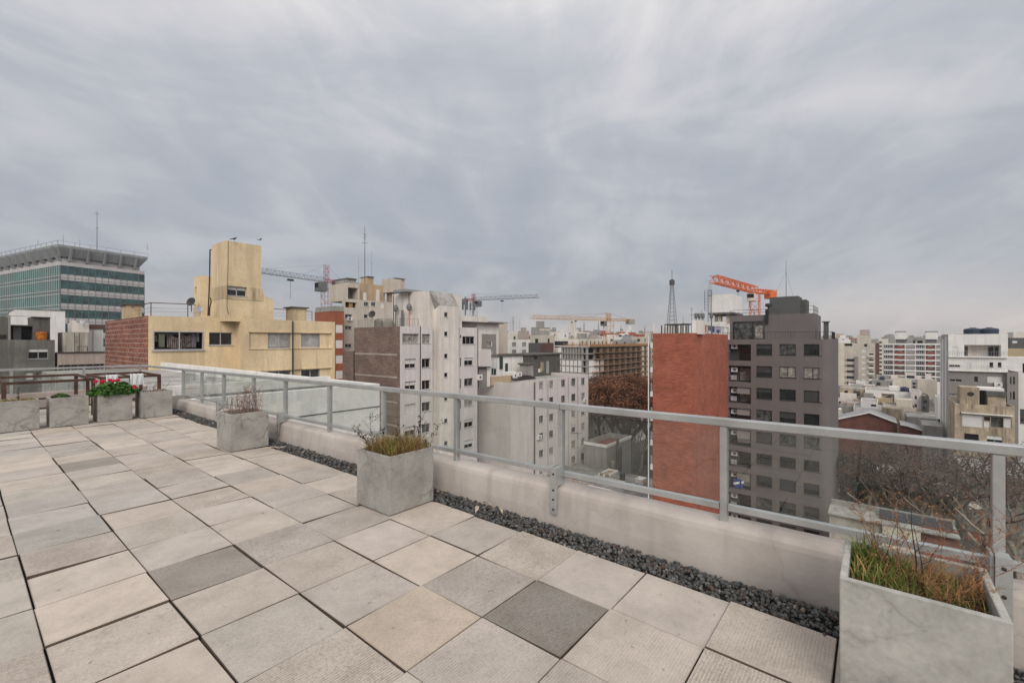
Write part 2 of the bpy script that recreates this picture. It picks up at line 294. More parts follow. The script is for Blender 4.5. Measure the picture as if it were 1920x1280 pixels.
    L(cur, b.inputs['Base Color'])
    q = N('ShaderNodeTexNoise'); q.inputs['Scale'].default_value = 14; q.inputs['Detail'].default_value = 8; L(t.outputs['Object'], q.inputs['Vector'])
    bb = N('ShaderNodeBump'); bb.inputs['Strength'].default_value = 0.35; bb.inputs['Distance'].default_value = 0.012; L(q.outputs[0], bb.inputs['Height']); L(bb.outputs[0], b.inputs['Normal'])
    MATS['parapet_render'] = m
    # lava gravel, colour varies per stone
    m = bpy.data.materials.new('lava_gravel'); m.use_nodes = True; nt = m.node_tree; b = nt.nodes['Principled BSDF']; b.inputs['Roughness'].default_value = 0.8
    at = N('ShaderNodeAttribute', attribute_name='tint'); t = N('ShaderNodeTexCoord')
    a = N('ShaderNodeTexNoise'); a.inputs['Scale'].default_value = 150; a.inputs['Detail'].default_value = 4; L(t.outputs['Object'], a.inputs['Vector'])
    L(MIX(1.0, at.outputs['Color'], RAMP(a.outputs[0], [(0.3, (0.6,)*3), (0.7, (1.4,)*3)]), 'MULTIPLY'), b.inputs['Base Color'])
    bb = N('ShaderNodeBump'); bb.inputs['Strength'].default_value = 0.8; bb.inputs['Distance'].default_value = 0.003; L(a.outputs[0], bb.inputs['Height']); L(bb.outputs[0], b.inputs['Normal'])
    MATS['lava_gravel'] = m
special_materials()

# ------------------------------------------------------------------ helpers
def tag(o, label=None, cat=None, group=None, kind=None):
    if label: o['label'] = label
    if cat: o['category'] = cat
    if group: o['group'] = group
    if kind: o['kind'] = kind
    return o
def empty(name, loc, label=None, cat=None, group=None):
    o = bpy.data.objects.new(name, None); COL.objects.link(o); o.location = loc; o.empty_display_size = 0.2
    return tag(o, label, cat, group)
def wpos(o):
    v = Vector(o.location)
    while o.parent: o = o.parent; v += Vector(o.location)
    return v
class MB:
    def __init__(s): s.v = []; s.f = []; s.m = []; s.c = []
    def poly(s, pts, m=0, c=None):
        i = len(s.v); s.v += [tuple(p) for p in pts]; s.f.append(tuple(range(i, i+len(pts)))); s.m.append(m); s.c.append(c)
    def hexa(s, p, m=0, c=None, bottom=True):
        i = len(s.v); s.v += [tuple(q) for q in p]
        fs = [(4, 5, 6, 7), (0, 1, 5, 4), (1, 2, 6, 5), (2, 3, 7, 6), (3, 0, 4, 7)]
        if bottom: fs.append((3, 2, 1, 0))
        for f in fs: s.f.append(tuple(i+k for k in f)); s.m.append(m); s.c.append(c)
    def box(s, x0, y0, z0, x1, y1, z1, m=0, c=None):
        if x0 > x1: x0, x1 = x1, x0
        if y0 > y1: y0, y1 = y1, y0
        if z0 > z1: z0, z1 = z1, z0
        s.hexa([(x0, y0, z0), (x1, y0, z0), (x1, y1, z0), (x0, y1, z0), (x0, y0, z1), (x1, y0, z1), (x1, y1, z1), (x0, y1, z1)], m, c)
    def beam(s, a, b, w, h=None, m=0):
        a = Vector(a); b = Vector(b); h = h or w; d = b-a
        if d.length < 1e-6: return
        d.normalize(); up = Vector((0, 0, 1)) if abs(d.z) < 0.95 else Vector((0, 1, 0))
        sx = d.cross(up).normalized()*w/2; sz = sx.cross(d).normalized()*h/2
        s.hexa([a-sx-sz, a+sx-sz, b+sx-sz, b-sx-sz, a-sx+sz, a+sx+sz, b+sx+sz, b-sx+sz], m)
    def tube(s, pts, r, n=5, m=0, cap=True):
        pts = [Vector(p) for p in pts]; rs = r if isinstance(r, (list, tuple)) else [r]*len(pts)
        i0 = len(s.v); prev = None
        for k, p in enumerate(pts):
            d = (pts[min(k+1, len(pts)-1)]-pts[max(k-1, 0)])
            if d.length < 1e-9: d = Vector((0, 0, 1))
            d.normalize(); up = Vector((0, 0, 1)) if abs(d.z) < 0.9 else Vector((1, 0, 0))
            if prev is not None:
                sx = prev - d*prev.dot(d)
                sx = sx.normalized() if sx.length > 1e-4 else d.cross(up).normalized()
            else: sx = d.cross(up).normalized()
            prev = sx; sy = d.cross(sx)
            for j in range(n):
                a = 2*math.pi*j/n; s.v.append(tuple(p+(sx*math.cos(a)+sy*math.sin(a))*rs[k]))
        for k in range(len(pts)-1):
            for j in range(n):
                a = i0+k*n+j; b = i0+k*n+(j+1) % n
                s.f.append((a, b, b+n, a+n)); s.m.append(m); s.c.append(None)
        if cap:
            s.f.append(tuple(i0+j for j in range(n))[::-1]); s.m.append(m); s.c.append(None)
            e = i0+(len(pts)-1)*n; s.f.append(tuple(e+j for j in range(n))); s.m.append(m); s.c.append(None)
    def lathe(s, cx, cy, prof, n=16, m=0):
        i0 = len(s.v)
        for r, z in prof:
            for j in range(n):
                a = 2*math.pi*j/n; s.v.append((cx+r*math.cos(a), cy+r*math.sin(a), z))
        for k in range(len(prof)-1):
            for j in range(n):
                a = i0+k*n+j; b = i0+k*n+(j+1) % n
                s.f.append((a, b, b+n, a+n)); s.m.append(m); s.c.append(None)
        s.f.append(tuple(i0+j for j in range(n))[::-1]); s.m.append(m); s.c.append(None)
        e = i0+(len(prof)-1)*n; s.f.append(tuple(e+j for j in range(n))); s.m.append(m); s.c.append(None)
    def build(s, name, mats, parent=None, smooth=False, origin=None):
        if isinstance(mats, str): mats = [mats]
        me = bpy.data.meshes.new(name)
        o0 = wpos(parent) if parent else Vector(origin or (0, 0, 0))
        me.from_pydata([(v[0]-o0.x, v[1]-o0.y, v[2]-o0.z) for v in s.v], [], s.f)
        for x in mats: me.materials.append(MATS[x])
        me.polygons.foreach_set('material_index', s.m)
        if any(c is not None for c in s.c):
            at = me.color_attributes.new('tint', 'FLOAT_COLOR', 'CORNER'); data = []
            for f, c in zip(s.f, s.c): data += list(c or (1, 1, 1, 0))*len(f)
            at.data.foreach_set('color', data)
        if smooth: me.polygons.foreach_set('use_smooth', [True]*len(s.f))
        me.update()
        o = bpy.data.objects.new(name, me); COL.objects.link(o)
        if parent: o.parent = parent
        else: o.location = o0
        return o
def part(parent, name, m, fn, smooth=False):
    b = MB(); fn(b); return b.build(name, m, parent, smooth)
def copy_tree(o, parent=None):
    c = o.copy(); COL.objects.link(c); c.parent = parent
    for ch in list(o.children): copy_tree(ch, c)
    return c

# ------------------------------------------------------------------ from measured directions to places
G = -27.0        # street level
def ray(px, D):
    k = (px-960)/FPX; return D*(FX+RX*k), D*(FY+RY*k)
def zat(py, D): return EYE-(py-640)/FPX*D
def at(px, py, D): x, y = ray(px, D); return Vector((x, y, zat(py, D)))
class Face:
    def __init__(s, kind, c): s.k = kind; s.c = c
    def dep(s, px):
        k = (px-960)/FPX
        return s.c/(FX+RX*k) if s.k == 'A' else s.c/(FY+RY*k)
    def u(s, px):
        D = s.dep(px); x, y = ray(px, D); return y if s.k == 'A' else x
    def z(s, px, py): return zat(py, s.dep(px))
    def pt(s, u, z, d=0.0):
        if s.k == 'A': return (s.c+d, u, z)
        if s.k == 'B': return (u, s.c+d, z)
        return (u, s.c-d, z)
    def rect(s, a, y0, b, y1):
        u0, u1 = sorted((s.u(a), s.u(b))); m = (a+b)/2
        return u0, u1, s.z(m, y1), s.z(m, y0)
    def box(s, mb, u0, u1, z0, z1, d0, d1, m=0):
        p = s.pt(u0, z0, d0); q = s.pt(u1, z1, d1)
        mb.box(p[0], p[1], p[2], q[0], q[1], q[2], m)
def facade(mb, F, u0, u1, z0, z1, holes, m=0, rm=None):
    """wall sheet with true openings and reveals"""
    rm = m if rm is None else rm
    hs = [h for h in holes if h[1] > u0 and h[0] < u1]
    us = sorted({u0, u1} | {min(max(h[0], u0), u1) for h in hs} | {min(max(h[1], u0), u1) for h in hs})
    zs = sorted({z0, z1} | {min(max(h[2], z0), z1) for h in hs} | {min(max(h[3], z0), z1) for h in hs})
    for j in range(len(zs)-1):
        zm = (zs[j]+zs[j+1])/2; row = [h for h in hs if h[2] < zm < h[3]]
        run = None
        for i in range(len(us)-1):
            um = (us[i]+us[i+1])/2
            if any(h[0] < um < h[1] for h in row):
                if run is not None: mb.poly([F.pt(run, zs[j]), F.pt(us[i], zs[j]), F.pt(us[i], zs[j+1]), F.pt(run, zs[j+1])], m); run = None
            elif run is None: run = us[i]
        if run is not None: mb.poly([F.pt(run, zs[j]), F.pt(us[-1], zs[j]), F.pt(us[-1], zs[j+1]), F.pt(run, zs[j+1])], m)
    for h in hs:
        a, b, c, e = h[:4]; dd = h[4]
        for P, Q in (((a, c), (b, c)), ((b, c), (b, e)), ((b, e), (a, e)), ((a, e), (a, c))):
            mb.poly([F.pt(P[0], P[1], 0), F.pt(Q[0], Q[1], 0), F.pt(Q[0], Q[1], dd), F.pt(P[0], P[1], dd)], rm)
PR = random.Random(3)
def window(parent, F, a, b, c, e, style, dd, name='window'):
    """frame, pane and shutter of one window inside its opening"""
    W = b-a; H = e-c
    fm = {'dark': 'window_black', 'black': 'window_black', 'blackcurt': 'window_black'}.get(style, 'window_alu')
    pane = {'dark': 'pane_dark', 'black': 'pane_dark', 'blackcurt': 'pane_curtain', 'curtain': 'pane_curtain', 'mid': 'pane_mid', 'small': 'pane_dark', 'half': 'pane_dark', 'slide': 'pane_mid', 'teal': 'pane_teal'}.get(style, 'pane_dark')
    if style == 'flat':
        f = MB(); F.box(f, a, b, c, e, dd-0.02, dd+0.03); return f.build(name, 'pane_dark' if PR.random() < .6 else 'pane_mid', parent)
    if style == 'slat':
        f = MB(); t = 0.06
        for q in ((a, b, c, c+t), (a, b, e-t, e), (a, a+t, c+t, e-t), (b-t, b, c+t, e-t)): F.box(f, *q, dd-0.08, dd+0.02)
        F.box(f, a-0.05, b+0.05, c-0.06, c-0.003, -0.05, dd-0.02)
        o = f.build(name, 'window_black', parent); drop = PR.choice((1.0, 1.0, 0.6, 0.4)); zl = e-t-(H-2*t)*drop
        s = MB(); n = max(4, int((e-t-zl)/0.07))
        for i in range(n):
            z0 = zl+(e-t-zl)*i/n; z1 = zl+(e-t-zl)*(i+1)/n; F.box(s, a+t, b-t, z0+0.012, z1, dd-0.05, dd-0.03)
        s.build('shutter', 'slat_grey', o)
        p = MB(); F.box(p, a+t, b-t, c+t, e-t, dd-0.02, dd-0.005); p.build('pane', 'pane_dark', o); return o
    if style == 'flatshut':
        f = MB(); F.box(f, a, b, c, e, dd-0.04, dd+0.03); return f.build(name, 'shutter', parent)
    if style == 'shut':
        f = MB(); t = 0.04
        for q in ((a, b, c, c+t), (a, b, e-t, e), (a, a+t, c+t, e-t), (b-t, b, c+t, e-t)): F.box(f, *q, dd-0.06, dd+0.02)
        o = f.build(name, 'window_alu', parent)
        s = MB(); n = max(6, int(H/0.06))
        for i in range(n):
            z0 = c+t+(H-2*t)*i/n; z1 = c+t+(H-2*t)*(i+1)/n
            F.box(s, a+t, b-t, z0+0.006, z1, dd-0.035-0.008*(i % 2), dd+0.01)
        s.build('shutter', 'shutter', o); return o
    t = min(0.05, W*0.08); f = MB()
    for q in ((a, b, c, c+t), (a, b, e-t, e), (a, a+t, c+t, e-t), (b-t, b, c+t, e-t)): F.box(f, *q, dd-0.07, dd+0.0)
    if W > 0.75:
        mcount = 1 if W < 2.2 else 2 if W < 3.6 else 3
        for k in range(mcount):
            um = a+W*(k+1)/(mcount+1); F.box(f, um-t*0.6, um+t*0.6, c+t, e-t, dd-0.06, dd-0.005)
    F.box(f, a-0.05, b+0.05, c-0.05, c-0.003, -0.05, dd-0.02)
    o = f.build(name, fm, parent)
    p = MB(); ez = e-t
    sh = 0
    if style == 'half': sh = H*PR.choice((0.3, 0.4, 0.5))
    F.box(p, a+t, b-t, c+t, ez-sh, dd-0.03, dd-0.015)
    if style == 'slide' and PR.random() < .5: pane = 'pane_dark'
    p.build('pane', pane, o)
    if sh:
        s = MB(); F.box(s, a+t, b-t, ez-sh+0.004, ez, dd-0.052, dd-0.012); s.build('shutter', 'shutter', o)
    return o

class Bldg:
    def __init__(s, name, label, c, D, xl, xr, ytop, mats='off_white', side='L', dx=None, dy=None, zb=G, ph=0.5, roof='roof_felt', cat='building', group=None, z1=None, x0y0=None, rc=0):
        cx, cy = ray(c, D); s.rc = rc
        if x0y0: cx, cy = x0y0
        s.side = side
        if side == 'L':
            s.x0 = cx; s.y0 = cy
            s.y1 = Face('A', cx).u(xl) if xl is not None else cy+dy
            s.x1 = Face('B', cy).u(xr) if xr is not None else cx+dx
        else:
            s.x0 = cx; s.y1 = cy
            s.y0 = Face('A', cx).u(xr) if xr is not None else cy-dy
            s.x1 = Face('C', cy).u(xl) if xl is not None else cx+dx
        s.z1 = zat(ytop, D) if z1 is None else z1
        s.zb = zb; s.ph = ph; s.roofm = roof; s.zr = s.z1-ph
        s.mats = {'A': mats, 'B': mats, 'C': mats} if isinstance(mats, str) else mats
        s.e = empty(name, (s.x0, s.y0, zb), label, cat, group)
        s.A = Face('A', s.x0); s.B = Face('B', s.y0); s.C = Face('C', s.y1)
        s.h = {'A': [], 'B': [], 'C': []}; s.wins = []
    def win(s, f, px0, py0, px1, py1, n=1, sh=2.8, style='dark', dd=0.16, styles=None, z0=None):
        F = getattr(s, f); a, b, c, e = F.rect(px0, py0, px1, py1)
        lo, hi = (s.y0, s.y1) if f == 'A' else (s.x0, s.x1)
        a = max(a, lo+0.05); b = min(b, hi-0.05)
        if b-a < 0.1: return
        for k in range(n):
            st = styles[k % len(styles)] if styles else style
            if c-k*sh < s.zb+0.2: break
            s.wu(f, a, b, c-k*sh, e-k*sh, st, dd)
    def wu(s, f, a, b, c, e, st='dark', dd=0.16):
        if st != 'hole': s.wins.append((f, a, b, c, e, st, dd))
        s.h[f].append((a, b, c, e, dd))
    def grid(s, f, umargin, nu, ww, ztop, wh, n, sh, style='flat', dd=0.12):
        lo, hi = (s.y0, s.y1) if f == 'A' else (s.x0, s.x1)
        for i in range(nu):
            uc = lo+umargin+(hi-lo-2*umargin)*(i+0.5)/nu
            for k in range(n):
                zt = ztop-k*sh
                if zt-wh < s.zb+0.3: break
                s.wu(f, uc-ww/2, uc+ww/2, zt-wh, zt, style, dd)
    def finish(s):
        mb = MB(); ms = []
        def mi(n):
            if n not in ms: ms.append(n)
            return ms.index(n)
        facade(mb, s.A, s.y0+s.rc, s.y1, s.zb, s.z1, s.h['A'], mi(s.mats['A']))
        if s.side == 'L':
            facade(mb, s.B, s.x0+s.rc, s.x1, s.zb, s.z1, s.h['B'], mi(s.mats['B'])); back = Face('C', s.y1)
            facade(mb, back, s.x0, s.x1, s.zb, s.z1, [], mi(s.mats['B']))
        else:
            facade(mb, s.C, s.x0, s.x1, s.zb, s.z1, s.h['C'], mi(s.mats['C'])); facade(mb, Face('B', s.y0), s.x0, s.x1, s.zb, s.z1, [], mi(s.mats['C']))
        facade(mb, Face('A', s.x1), s.y0, s.y1, s.zb, s.z1, [], mi(s.mats['A']))
        t = 0.14; x0, y0, x1, y1, z1, zr = s.x0, s.y0, s.x1, s.y1, s.z1, s.zr; k = mi(s.mats['A'])
        if s.rc:
            arc = [(x0+s.rc-s.rc*math.cos(R(9*i)), y0+s.rc-s.rc*math.sin(R(9*i))) for i in range(11)]
            for i in range(10): mb.poly([(*arc[i], s.zb), (*arc[i+1], s.zb), (*arc[i+1], z1), (*arc[i], z1)], k)
            r = MB(); r.poly([(*p, z1) for p in arc]+[(x1, y0, z1), (x1, y1, z1), (x0, y1, z1)]); s.zr = z1
        elif s.ph > 0.02:
            o4 = [(x0, y0), (x1, y0), (x1, y1), (x0, y1)]; i4 = [(x0+t, y0+t), (x1-t, y0+t), (x1-t, y1-t), (x0+t, y1-t)]
            for j in range(4):
                q = (j+1) % 4
                mb.poly([(*o4[j], z1), (*o4[q], z1), (*i4[q], z1), (*i4[j], z1)], k)
                mb.poly([(*i4[j], z1), (*i4[q], z1), (*i4[q], zr), (*i4[j], zr)], k)
            r = MB(); r.poly([(*i4[0], zr), (*i4[1], zr), (*i4[2], zr), (*i4[3], zr)])
        else:
            r = MB(); r.box(x0-0.05, y0-0.05, z1, x1+0.05, y1+0.05, z1+0.12)
        s.wall = mb.build('wall', ms, s.e); r.build('roof', s.roofm, s.e)
        for f, a, b, c, e, st, dd in s.wins: window(s.e, getattr(s, f), a, b, c, e, st, dd)
        return s
    def rbox(s, px0, py0, px1, dy, h=None, depth=None, m='off_white', name='rooftop_block', f='B', inset=1.0, pytop=None, lift=0.0):
        """block standing on the roof: px0..px1 measured on a plane `inset` behind the face"""
        return None
def blockon(parent, name, m, c, D, xl, xr, ytop, zb, dx=None, dy=None, slab=None, side='L'):
    """box with its near corner in direction c at depth D"""
    cx, cy = ray(c, D)
    if side == 'L':
        y1 = Face('A', cx).u(xl) if xl is not None else cy+dy; x1 = Face('B', cy).u(xr) if xr is not None else cx+dx
        x0, y0 = cx, cy
    else:
        x0, y1 = cx, cy; y0 = Face('A', cx).u(xr) if xr is not None else cy-dy; x1 = Face('C', cy).u(xl) if xl is not None else cx+dx
    b = MB(); z1 = zat(ytop, D); b.box(x0, y0, zb, x1, y1, z1)
    if slab: b.box(x0-slab, y0-slab, z1+0.002, x1+slab, y1+slab, z1+0.14, 1)
    return b.build(name, [m, 'dark_concrete'] if slab else m, parent), (x0, y0, x1, y1, z1)
def railing(parent, name, m, pts, h, post=0.04, bars=0, step=None, rails=(1.0,)):
    b = MB()
    for i in range(len(pts)-1):
        p = Vector(pts[i]); q = Vector(pts[i+1]); n = max(1, int((q-p).length/(step or 2.0)))
        for k in range(n+1): r = p+(q-p)*k/n; b.box(r.x-post/2, r.y-post/2, r.z, r.x+post/2, r.y+post/2, r.z+h)
        for rr in rails: b.beam((p.x, p.y, p.z+h*rr), (q.x, q.y, q.z+h*rr), post*0.9)
        if bars:
            nb = int((q-p).length/bars)
            for k in range(nb): r = p+(q-p)*(k+.5)/nb; b.box(r.x-0.012, r.y-0.012, r.z+0.08, r.x+0.012, r.y+0.012, r.z+h)
    return b.build(name, m, parent)
def antenna(parent, x, y, z, h, m='crane_grey', arms=3, w=0.05, name='antenna', seed=0):
    r = random.Random(seed); b = MB(); b.tube([(x, y, z), (x, y, z+h)], [w, w*0.5], 5)
    for k in range(arms):
        zz = z+h*(0.55+0.4*r.random()); l = min(.5, h*(0.03+0.07*r.random())); a = r.random()*3
        b.beam((x-l*math.cos(a), y-l*math.sin(a), zz), (x+l*math.cos(a), y+l*math.sin(a), zz), w*0.8)
    return b.build(name, m, parent)
def dish(parent, x, y, z, r, m='galv', az=0.0):
    b = MB(); b.tube([(x, y, z-r*2.2), (x, y, z)], 0.03, 5); n = 14
    dv = Vector((-math.cos(az), -math.sin(az), 0.35)).normalized(); sx = dv.cross(Vector((0, 0, 1))).normalized(); sy = sx.cross(dv)
    c = Vector((x, y, z)); rings = []
    for k, q in enumerate((0.02, 0.5, 1.0)):
        rings.append([c+dv*(0.25*r*q*q)+(sx*math.cos(2*math.pi*j/n)+sy*math.sin(2*math.pi*j/n))*r*q for j in range(n)])
    for k in range(2):
        for j in range(n): b.poly([rings[k][j], rings[k][(j+1) % n], rings[k+1][(j+1) % n], rings[k+1][j]])
    for j in range(n): b.poly([p-dv*0.03 for p in (rings[2][j], rings[2][(j+1) % n], rings[0][(j+1) % n], rings[0][j])])
    b.beam(c, c+dv*r*0.9, 0.03)
    return b.build('satellite_dish', m, parent)
def ac_unit(parent, F, u, z, w=0.8, h=0.55):
    b = MB(); F.box(b, u, u+w, z, z+h, -0.32, -0.02)
    p = [F.pt(u+w*0.42+0.2*math.cos(t*0.628), z+h/2+0.2*math.sin(t*0.628), -0.335) for t in range(10)]; b.poly(p, 1)
    return b.build('air_conditioner', ['white_paint', 'crane_grey'], parent)
def tank(parent, x, y, z, r, h, m, name='water_tank'):
    b = MB(); b.lathe(x, y, [(r*0.96, z), (r, z+h*0.1), (r*0.97, z+h*0.35), (r, z+h*0.4), (r, z+h*0.75), (r*0.85, z+h*0.86), (r*0.35, z+h*0.95), (r*0.33, z+h)], 18)
    return b.build(name, m, parent, smooth=False)

# ================================================================== TERRACE (structure)
PX = 3.06                       # inner face of the parapet
def crest(y): return 0.335-0.0095*y
def railz(y): return 1.005-0.0085*y
def terrace():
    rnd = random.Random(11); P = 0.507; TH = 0.035
    b = MB(); X1 = 2.81
    special = {}                # darker or paler slabs seen in the photograph, by position
    for i in range(-2, 11):
        for j in range(-4, 29):
            xa = X1-(i+1)*P; ya = 0.135+j*P+(rnd.uniform(-1, 1)*0.004)
            if ya+P > 15.2 or i < 0: continue
            g = 0.003; x0 = xa+g+rnd.uniform(0, 0.003); x1 = xa+P-g-rnd.uniform(0, 0.003); y0 = ya+g+rnd.uniform(0, 0.003); y1 = ya+P-g-rnd.uniform(0, 0.003)
            sx = rnd.uniform(-1, 1)*0.004 if i > 2 else 0; x0 += sx; x1 += sx
            if x0 < -2.8: continue
            z = rnd.uniform(-0.004, 0.004); tx = rnd.uniform(-0.005, 0.005); ty = rnd.uniform(-0.005, 0.005)
            h = [z-tx-ty, z+tx-ty, z+tx+ty, z-tx+ty]
            base = Vector((0.475, 0.42, 0.365)); r = rnd.random()
            if r < 0.20: base = Vector((0.455, 0.41, 0.365))
            elif r < 0.34: base = Vector((0.49, 0.428, 0.365))
            elif r < 0.40: base = Vector((0.41, 0.375, 0.335))
            elif r < 0.55: base = Vector((0.45, 0.405, 0.36))
            base *= rnd.uniform(1.0, 1.13); base.z *= 1.03
            cx = (x0+x1)/2; cy = (y0+y1)/2
            ridge = rnd.choice((0.0, 0.1, 0.35, 0.6, 1.0))
            for (sxx, syy, col, rg) in ((2.05, 1.40, (0.27, 0.25, 0.225), 1.6), (1.05, 3.40, (0.33, 0.30, 0.27), 0.9), (1.55, 1.9, (0.50, 0.425, 0.355), 0.5), (0.55, 5.2, (0.31, 0.31, 0.29), 1.0), (1.05, 7.3, (0.31, 0.285, 0.25), 0.6)):
                if abs(cx-sxx) < 0.25 and abs(cy-syy) < 0.25: base = Vector(col); ridge = rg
            if x0 < 0.9 and rnd.random() < 0.45: base = Vector((base.x*0.94, base.y*0.98, base.z*0.99))
            c = (*base, ridge); dk = (0.12, 0.095, 0.075, 0); e = 0.004
            T = [(x0+e, y0+e, h[0]), (x1-e, y0+e, h[1]), (x1-e, y1-e, h[2]), (x0+e, y1-e, h[3])]
            Mm = [(x0, y0, h[0]-e), (x1, y0, h[1]-e), (x1, y1, h[2]-e), (x0, y1, h[3]-e)]
            Bo = [(x0, y0, -TH-0.01), (x1, y0, -TH-0.01), (x1, y1, -TH-0.01), (x0, y1, -TH-0.01)]
            b.poly(T, 0, c)
            for k in range(4):
                q = (k+1) % 4; b.poly([Mm[k], Mm[q], T[q], T[k]], 0, (*(base*0.8), 0)); b.poly([Bo[k], Bo[q], Mm[q], Mm[k]], 0, dk)
    b.box(-2.9, -2.4, -0.4, 3.05, 15.39, -0.05, 2, None)
    b.box(-2.9, -2.4, G, 3.05, 15.39, -0.404, 3, None)
    o = b.build('terrace_floor', ['paving', 'rust', 'dark_concrete', 'pale_concrete']); tag(o, kind='structure')
terrace()

# ---- lava gravel strip
def gravel():
    rnd = random.Random(5); b = MB()
    t = (1+5**.5)/2
    iv = [Vector(p).normalized() for p in ((-1, t, 0), (1, t, 0), (-1, -t, 0), (1, -t, 0), (0, -1, t), (0, 1, t), (0, -1, -t), (0, 1, -t), (t, 0, -1), (t, 0, 1), (-t, 0, -1), (-t, 0, 1))]
    iff = [(0, 11, 5), (0, 5, 1), (0, 1, 7), (0, 7, 10), (0, 10, 11), (1, 5, 9), (5, 11, 4), (11, 10, 2), (10, 7, 6), (7, 1, 8), (3, 9, 4), (3, 4, 2), (3, 2, 6), (3, 6, 8), (3, 8, 9), (4, 9, 5), (2, 4, 11), (6, 2, 10), (8, 6, 7), (9, 8, 1)]
    b.box(2.812, -2.4, -0.045, 3.055, 12.1, -0.028, 0, (0.03, 0.03, 0.03, 0))
    y = -1.6
    n = 0
    while y < 12.0:
        dens = 860 if y < 1.5 else 700 if y < 4 else 380
        for _ in range(int(dens*0.25)):
            x = rnd.uniform(2.822, 3.05); yy = y+rnd.uniform(0, 0.25); r = (rnd.uniform(0.006, 0.011) if rnd.random() < .55 else rnd.uniform(0.011, 0.0165))*(1.1 if y > 4 else 1)
            if rnd.random() < 0.03: x = rnd.uniform(2.79, 2.84)
            z = -0.022+rnd.uniform(0, 0.030)+0.022*max(0, 1-abs(x-2.96)/0.11)
            cc = rnd.random()
            col = (0.07, 0.07, 0.07) if cc < 0.55 else (0.12, 0.12, 0.115) if cc < 0.9 else (0.095, 0.06, 0.048) if cc < .985 else (0.30, 0.25, 0.19)
            f = rnd.uniform(0.7, 1.25); col = tuple(q*f for q in col)
            rot = Matrix.Rotation(rnd.uniform(0, 6.28), 3, 'Z') @ Matrix.Rotation(rnd.uniform(0, 3.14), 3, 'X'); sc = Vector((rnd.uniform(0.8, 1.5), rnd.uniform(0.7, 1.1), rnd.uniform(0.6, 1.0)))*r
            i = len(b.v)
            for v in iv:
                q = rot @ Vector((v.x*sc.x, v.y*sc.y, v.z*sc.z)); q *= rnd.uniform(0.8, 1.2); b.v.append((x+q.x, yy+q.y, z+q.z))
            for f3 in iff: b.f.append(tuple(i+k for k in f3)); b.m.append(0); b.c.append((*col, 1))
            n += 1
        y += 0.25
    o = b.build('lava_gravel', 'lava_gravel', origin=(2.94, 5, 0)); tag(o, 'strip of small black lava gravel between paving and parapet', 'gravel', kind='stuff')
gravel()

# ---- parapet wall
def parapet():
    b = MB(); ys = []; y = -3.0
    while y < 12.0: ys.append(y); y += 0.12
    ys.append(12.0)
    prof = []
    for y in ys:
        nz = noise.noise(Vector((0, y*1.3, 3.1)))*0.008+noise.noise(Vector((5, y*5.0, 0)))*0.004
        ax = noise.noise(Vector((9, y*1.1, 1)))*0.006; c = crest(y)+nz
        prof.append([(PX, y, -0.05), (PX+0.005+ax, y, 0.10), (PX+0.02+ax, y, c-0.06), (PX+0.028+ax, y, c-0.03), (PX+0.045, y, c-0.008), (PX+0.075, y, c), (PX+0.19, y, c+0.004), (PX+0.215, y, c-0.01), (PX+0.225, y, c-0.04), (PX+0.225, y, -1.0)])
    for i in range(len(ys)-1):
        for k in range(len(prof[0])-1): b.poly([prof[i][k], prof[i+1][k], prof[i+1][k+1], prof[i][k+1]])
    b.poly(prof[0][::-1]); b.poly(prof[-1])
    b.box(PX+0.001, -3.0, G, PX+0.224, 15.38, -1.002)
    o = b.build('parapet_wall', 'parapet_render', origin=(PX, 5, 0), smooth=False); tag(o, 'long low rendered parapet wall beneath the aluminium railing, lava gravel along its foot', 'wall')
    b = MB(); b.box(PX-0.08, 12.004, -0.05, PX+0.22, 12.13, 0.30); b.box(PX+0.02, 12.13, -0.9, PX+0.2, 15.38, 0.20)
    o = b.build('wall_pier', 'pale_concrete', origin=(PX, 12, 0)); tag(o, 'grey end pier of the parapet beside the reddest dry-stemmed planter at the far corner', 'pier')
    b = MB(); b.box(-2.9, 15.4, -1.0, PX+0.22, 15.6, 0.28)
    o = b.build('far_parapet_wall', 'pink_wall', origin=(0, 15.5, 0)); tag(o, 'pinkish low wall across the far end of the terrace behind the rusty frames', 'wall')
parapet()

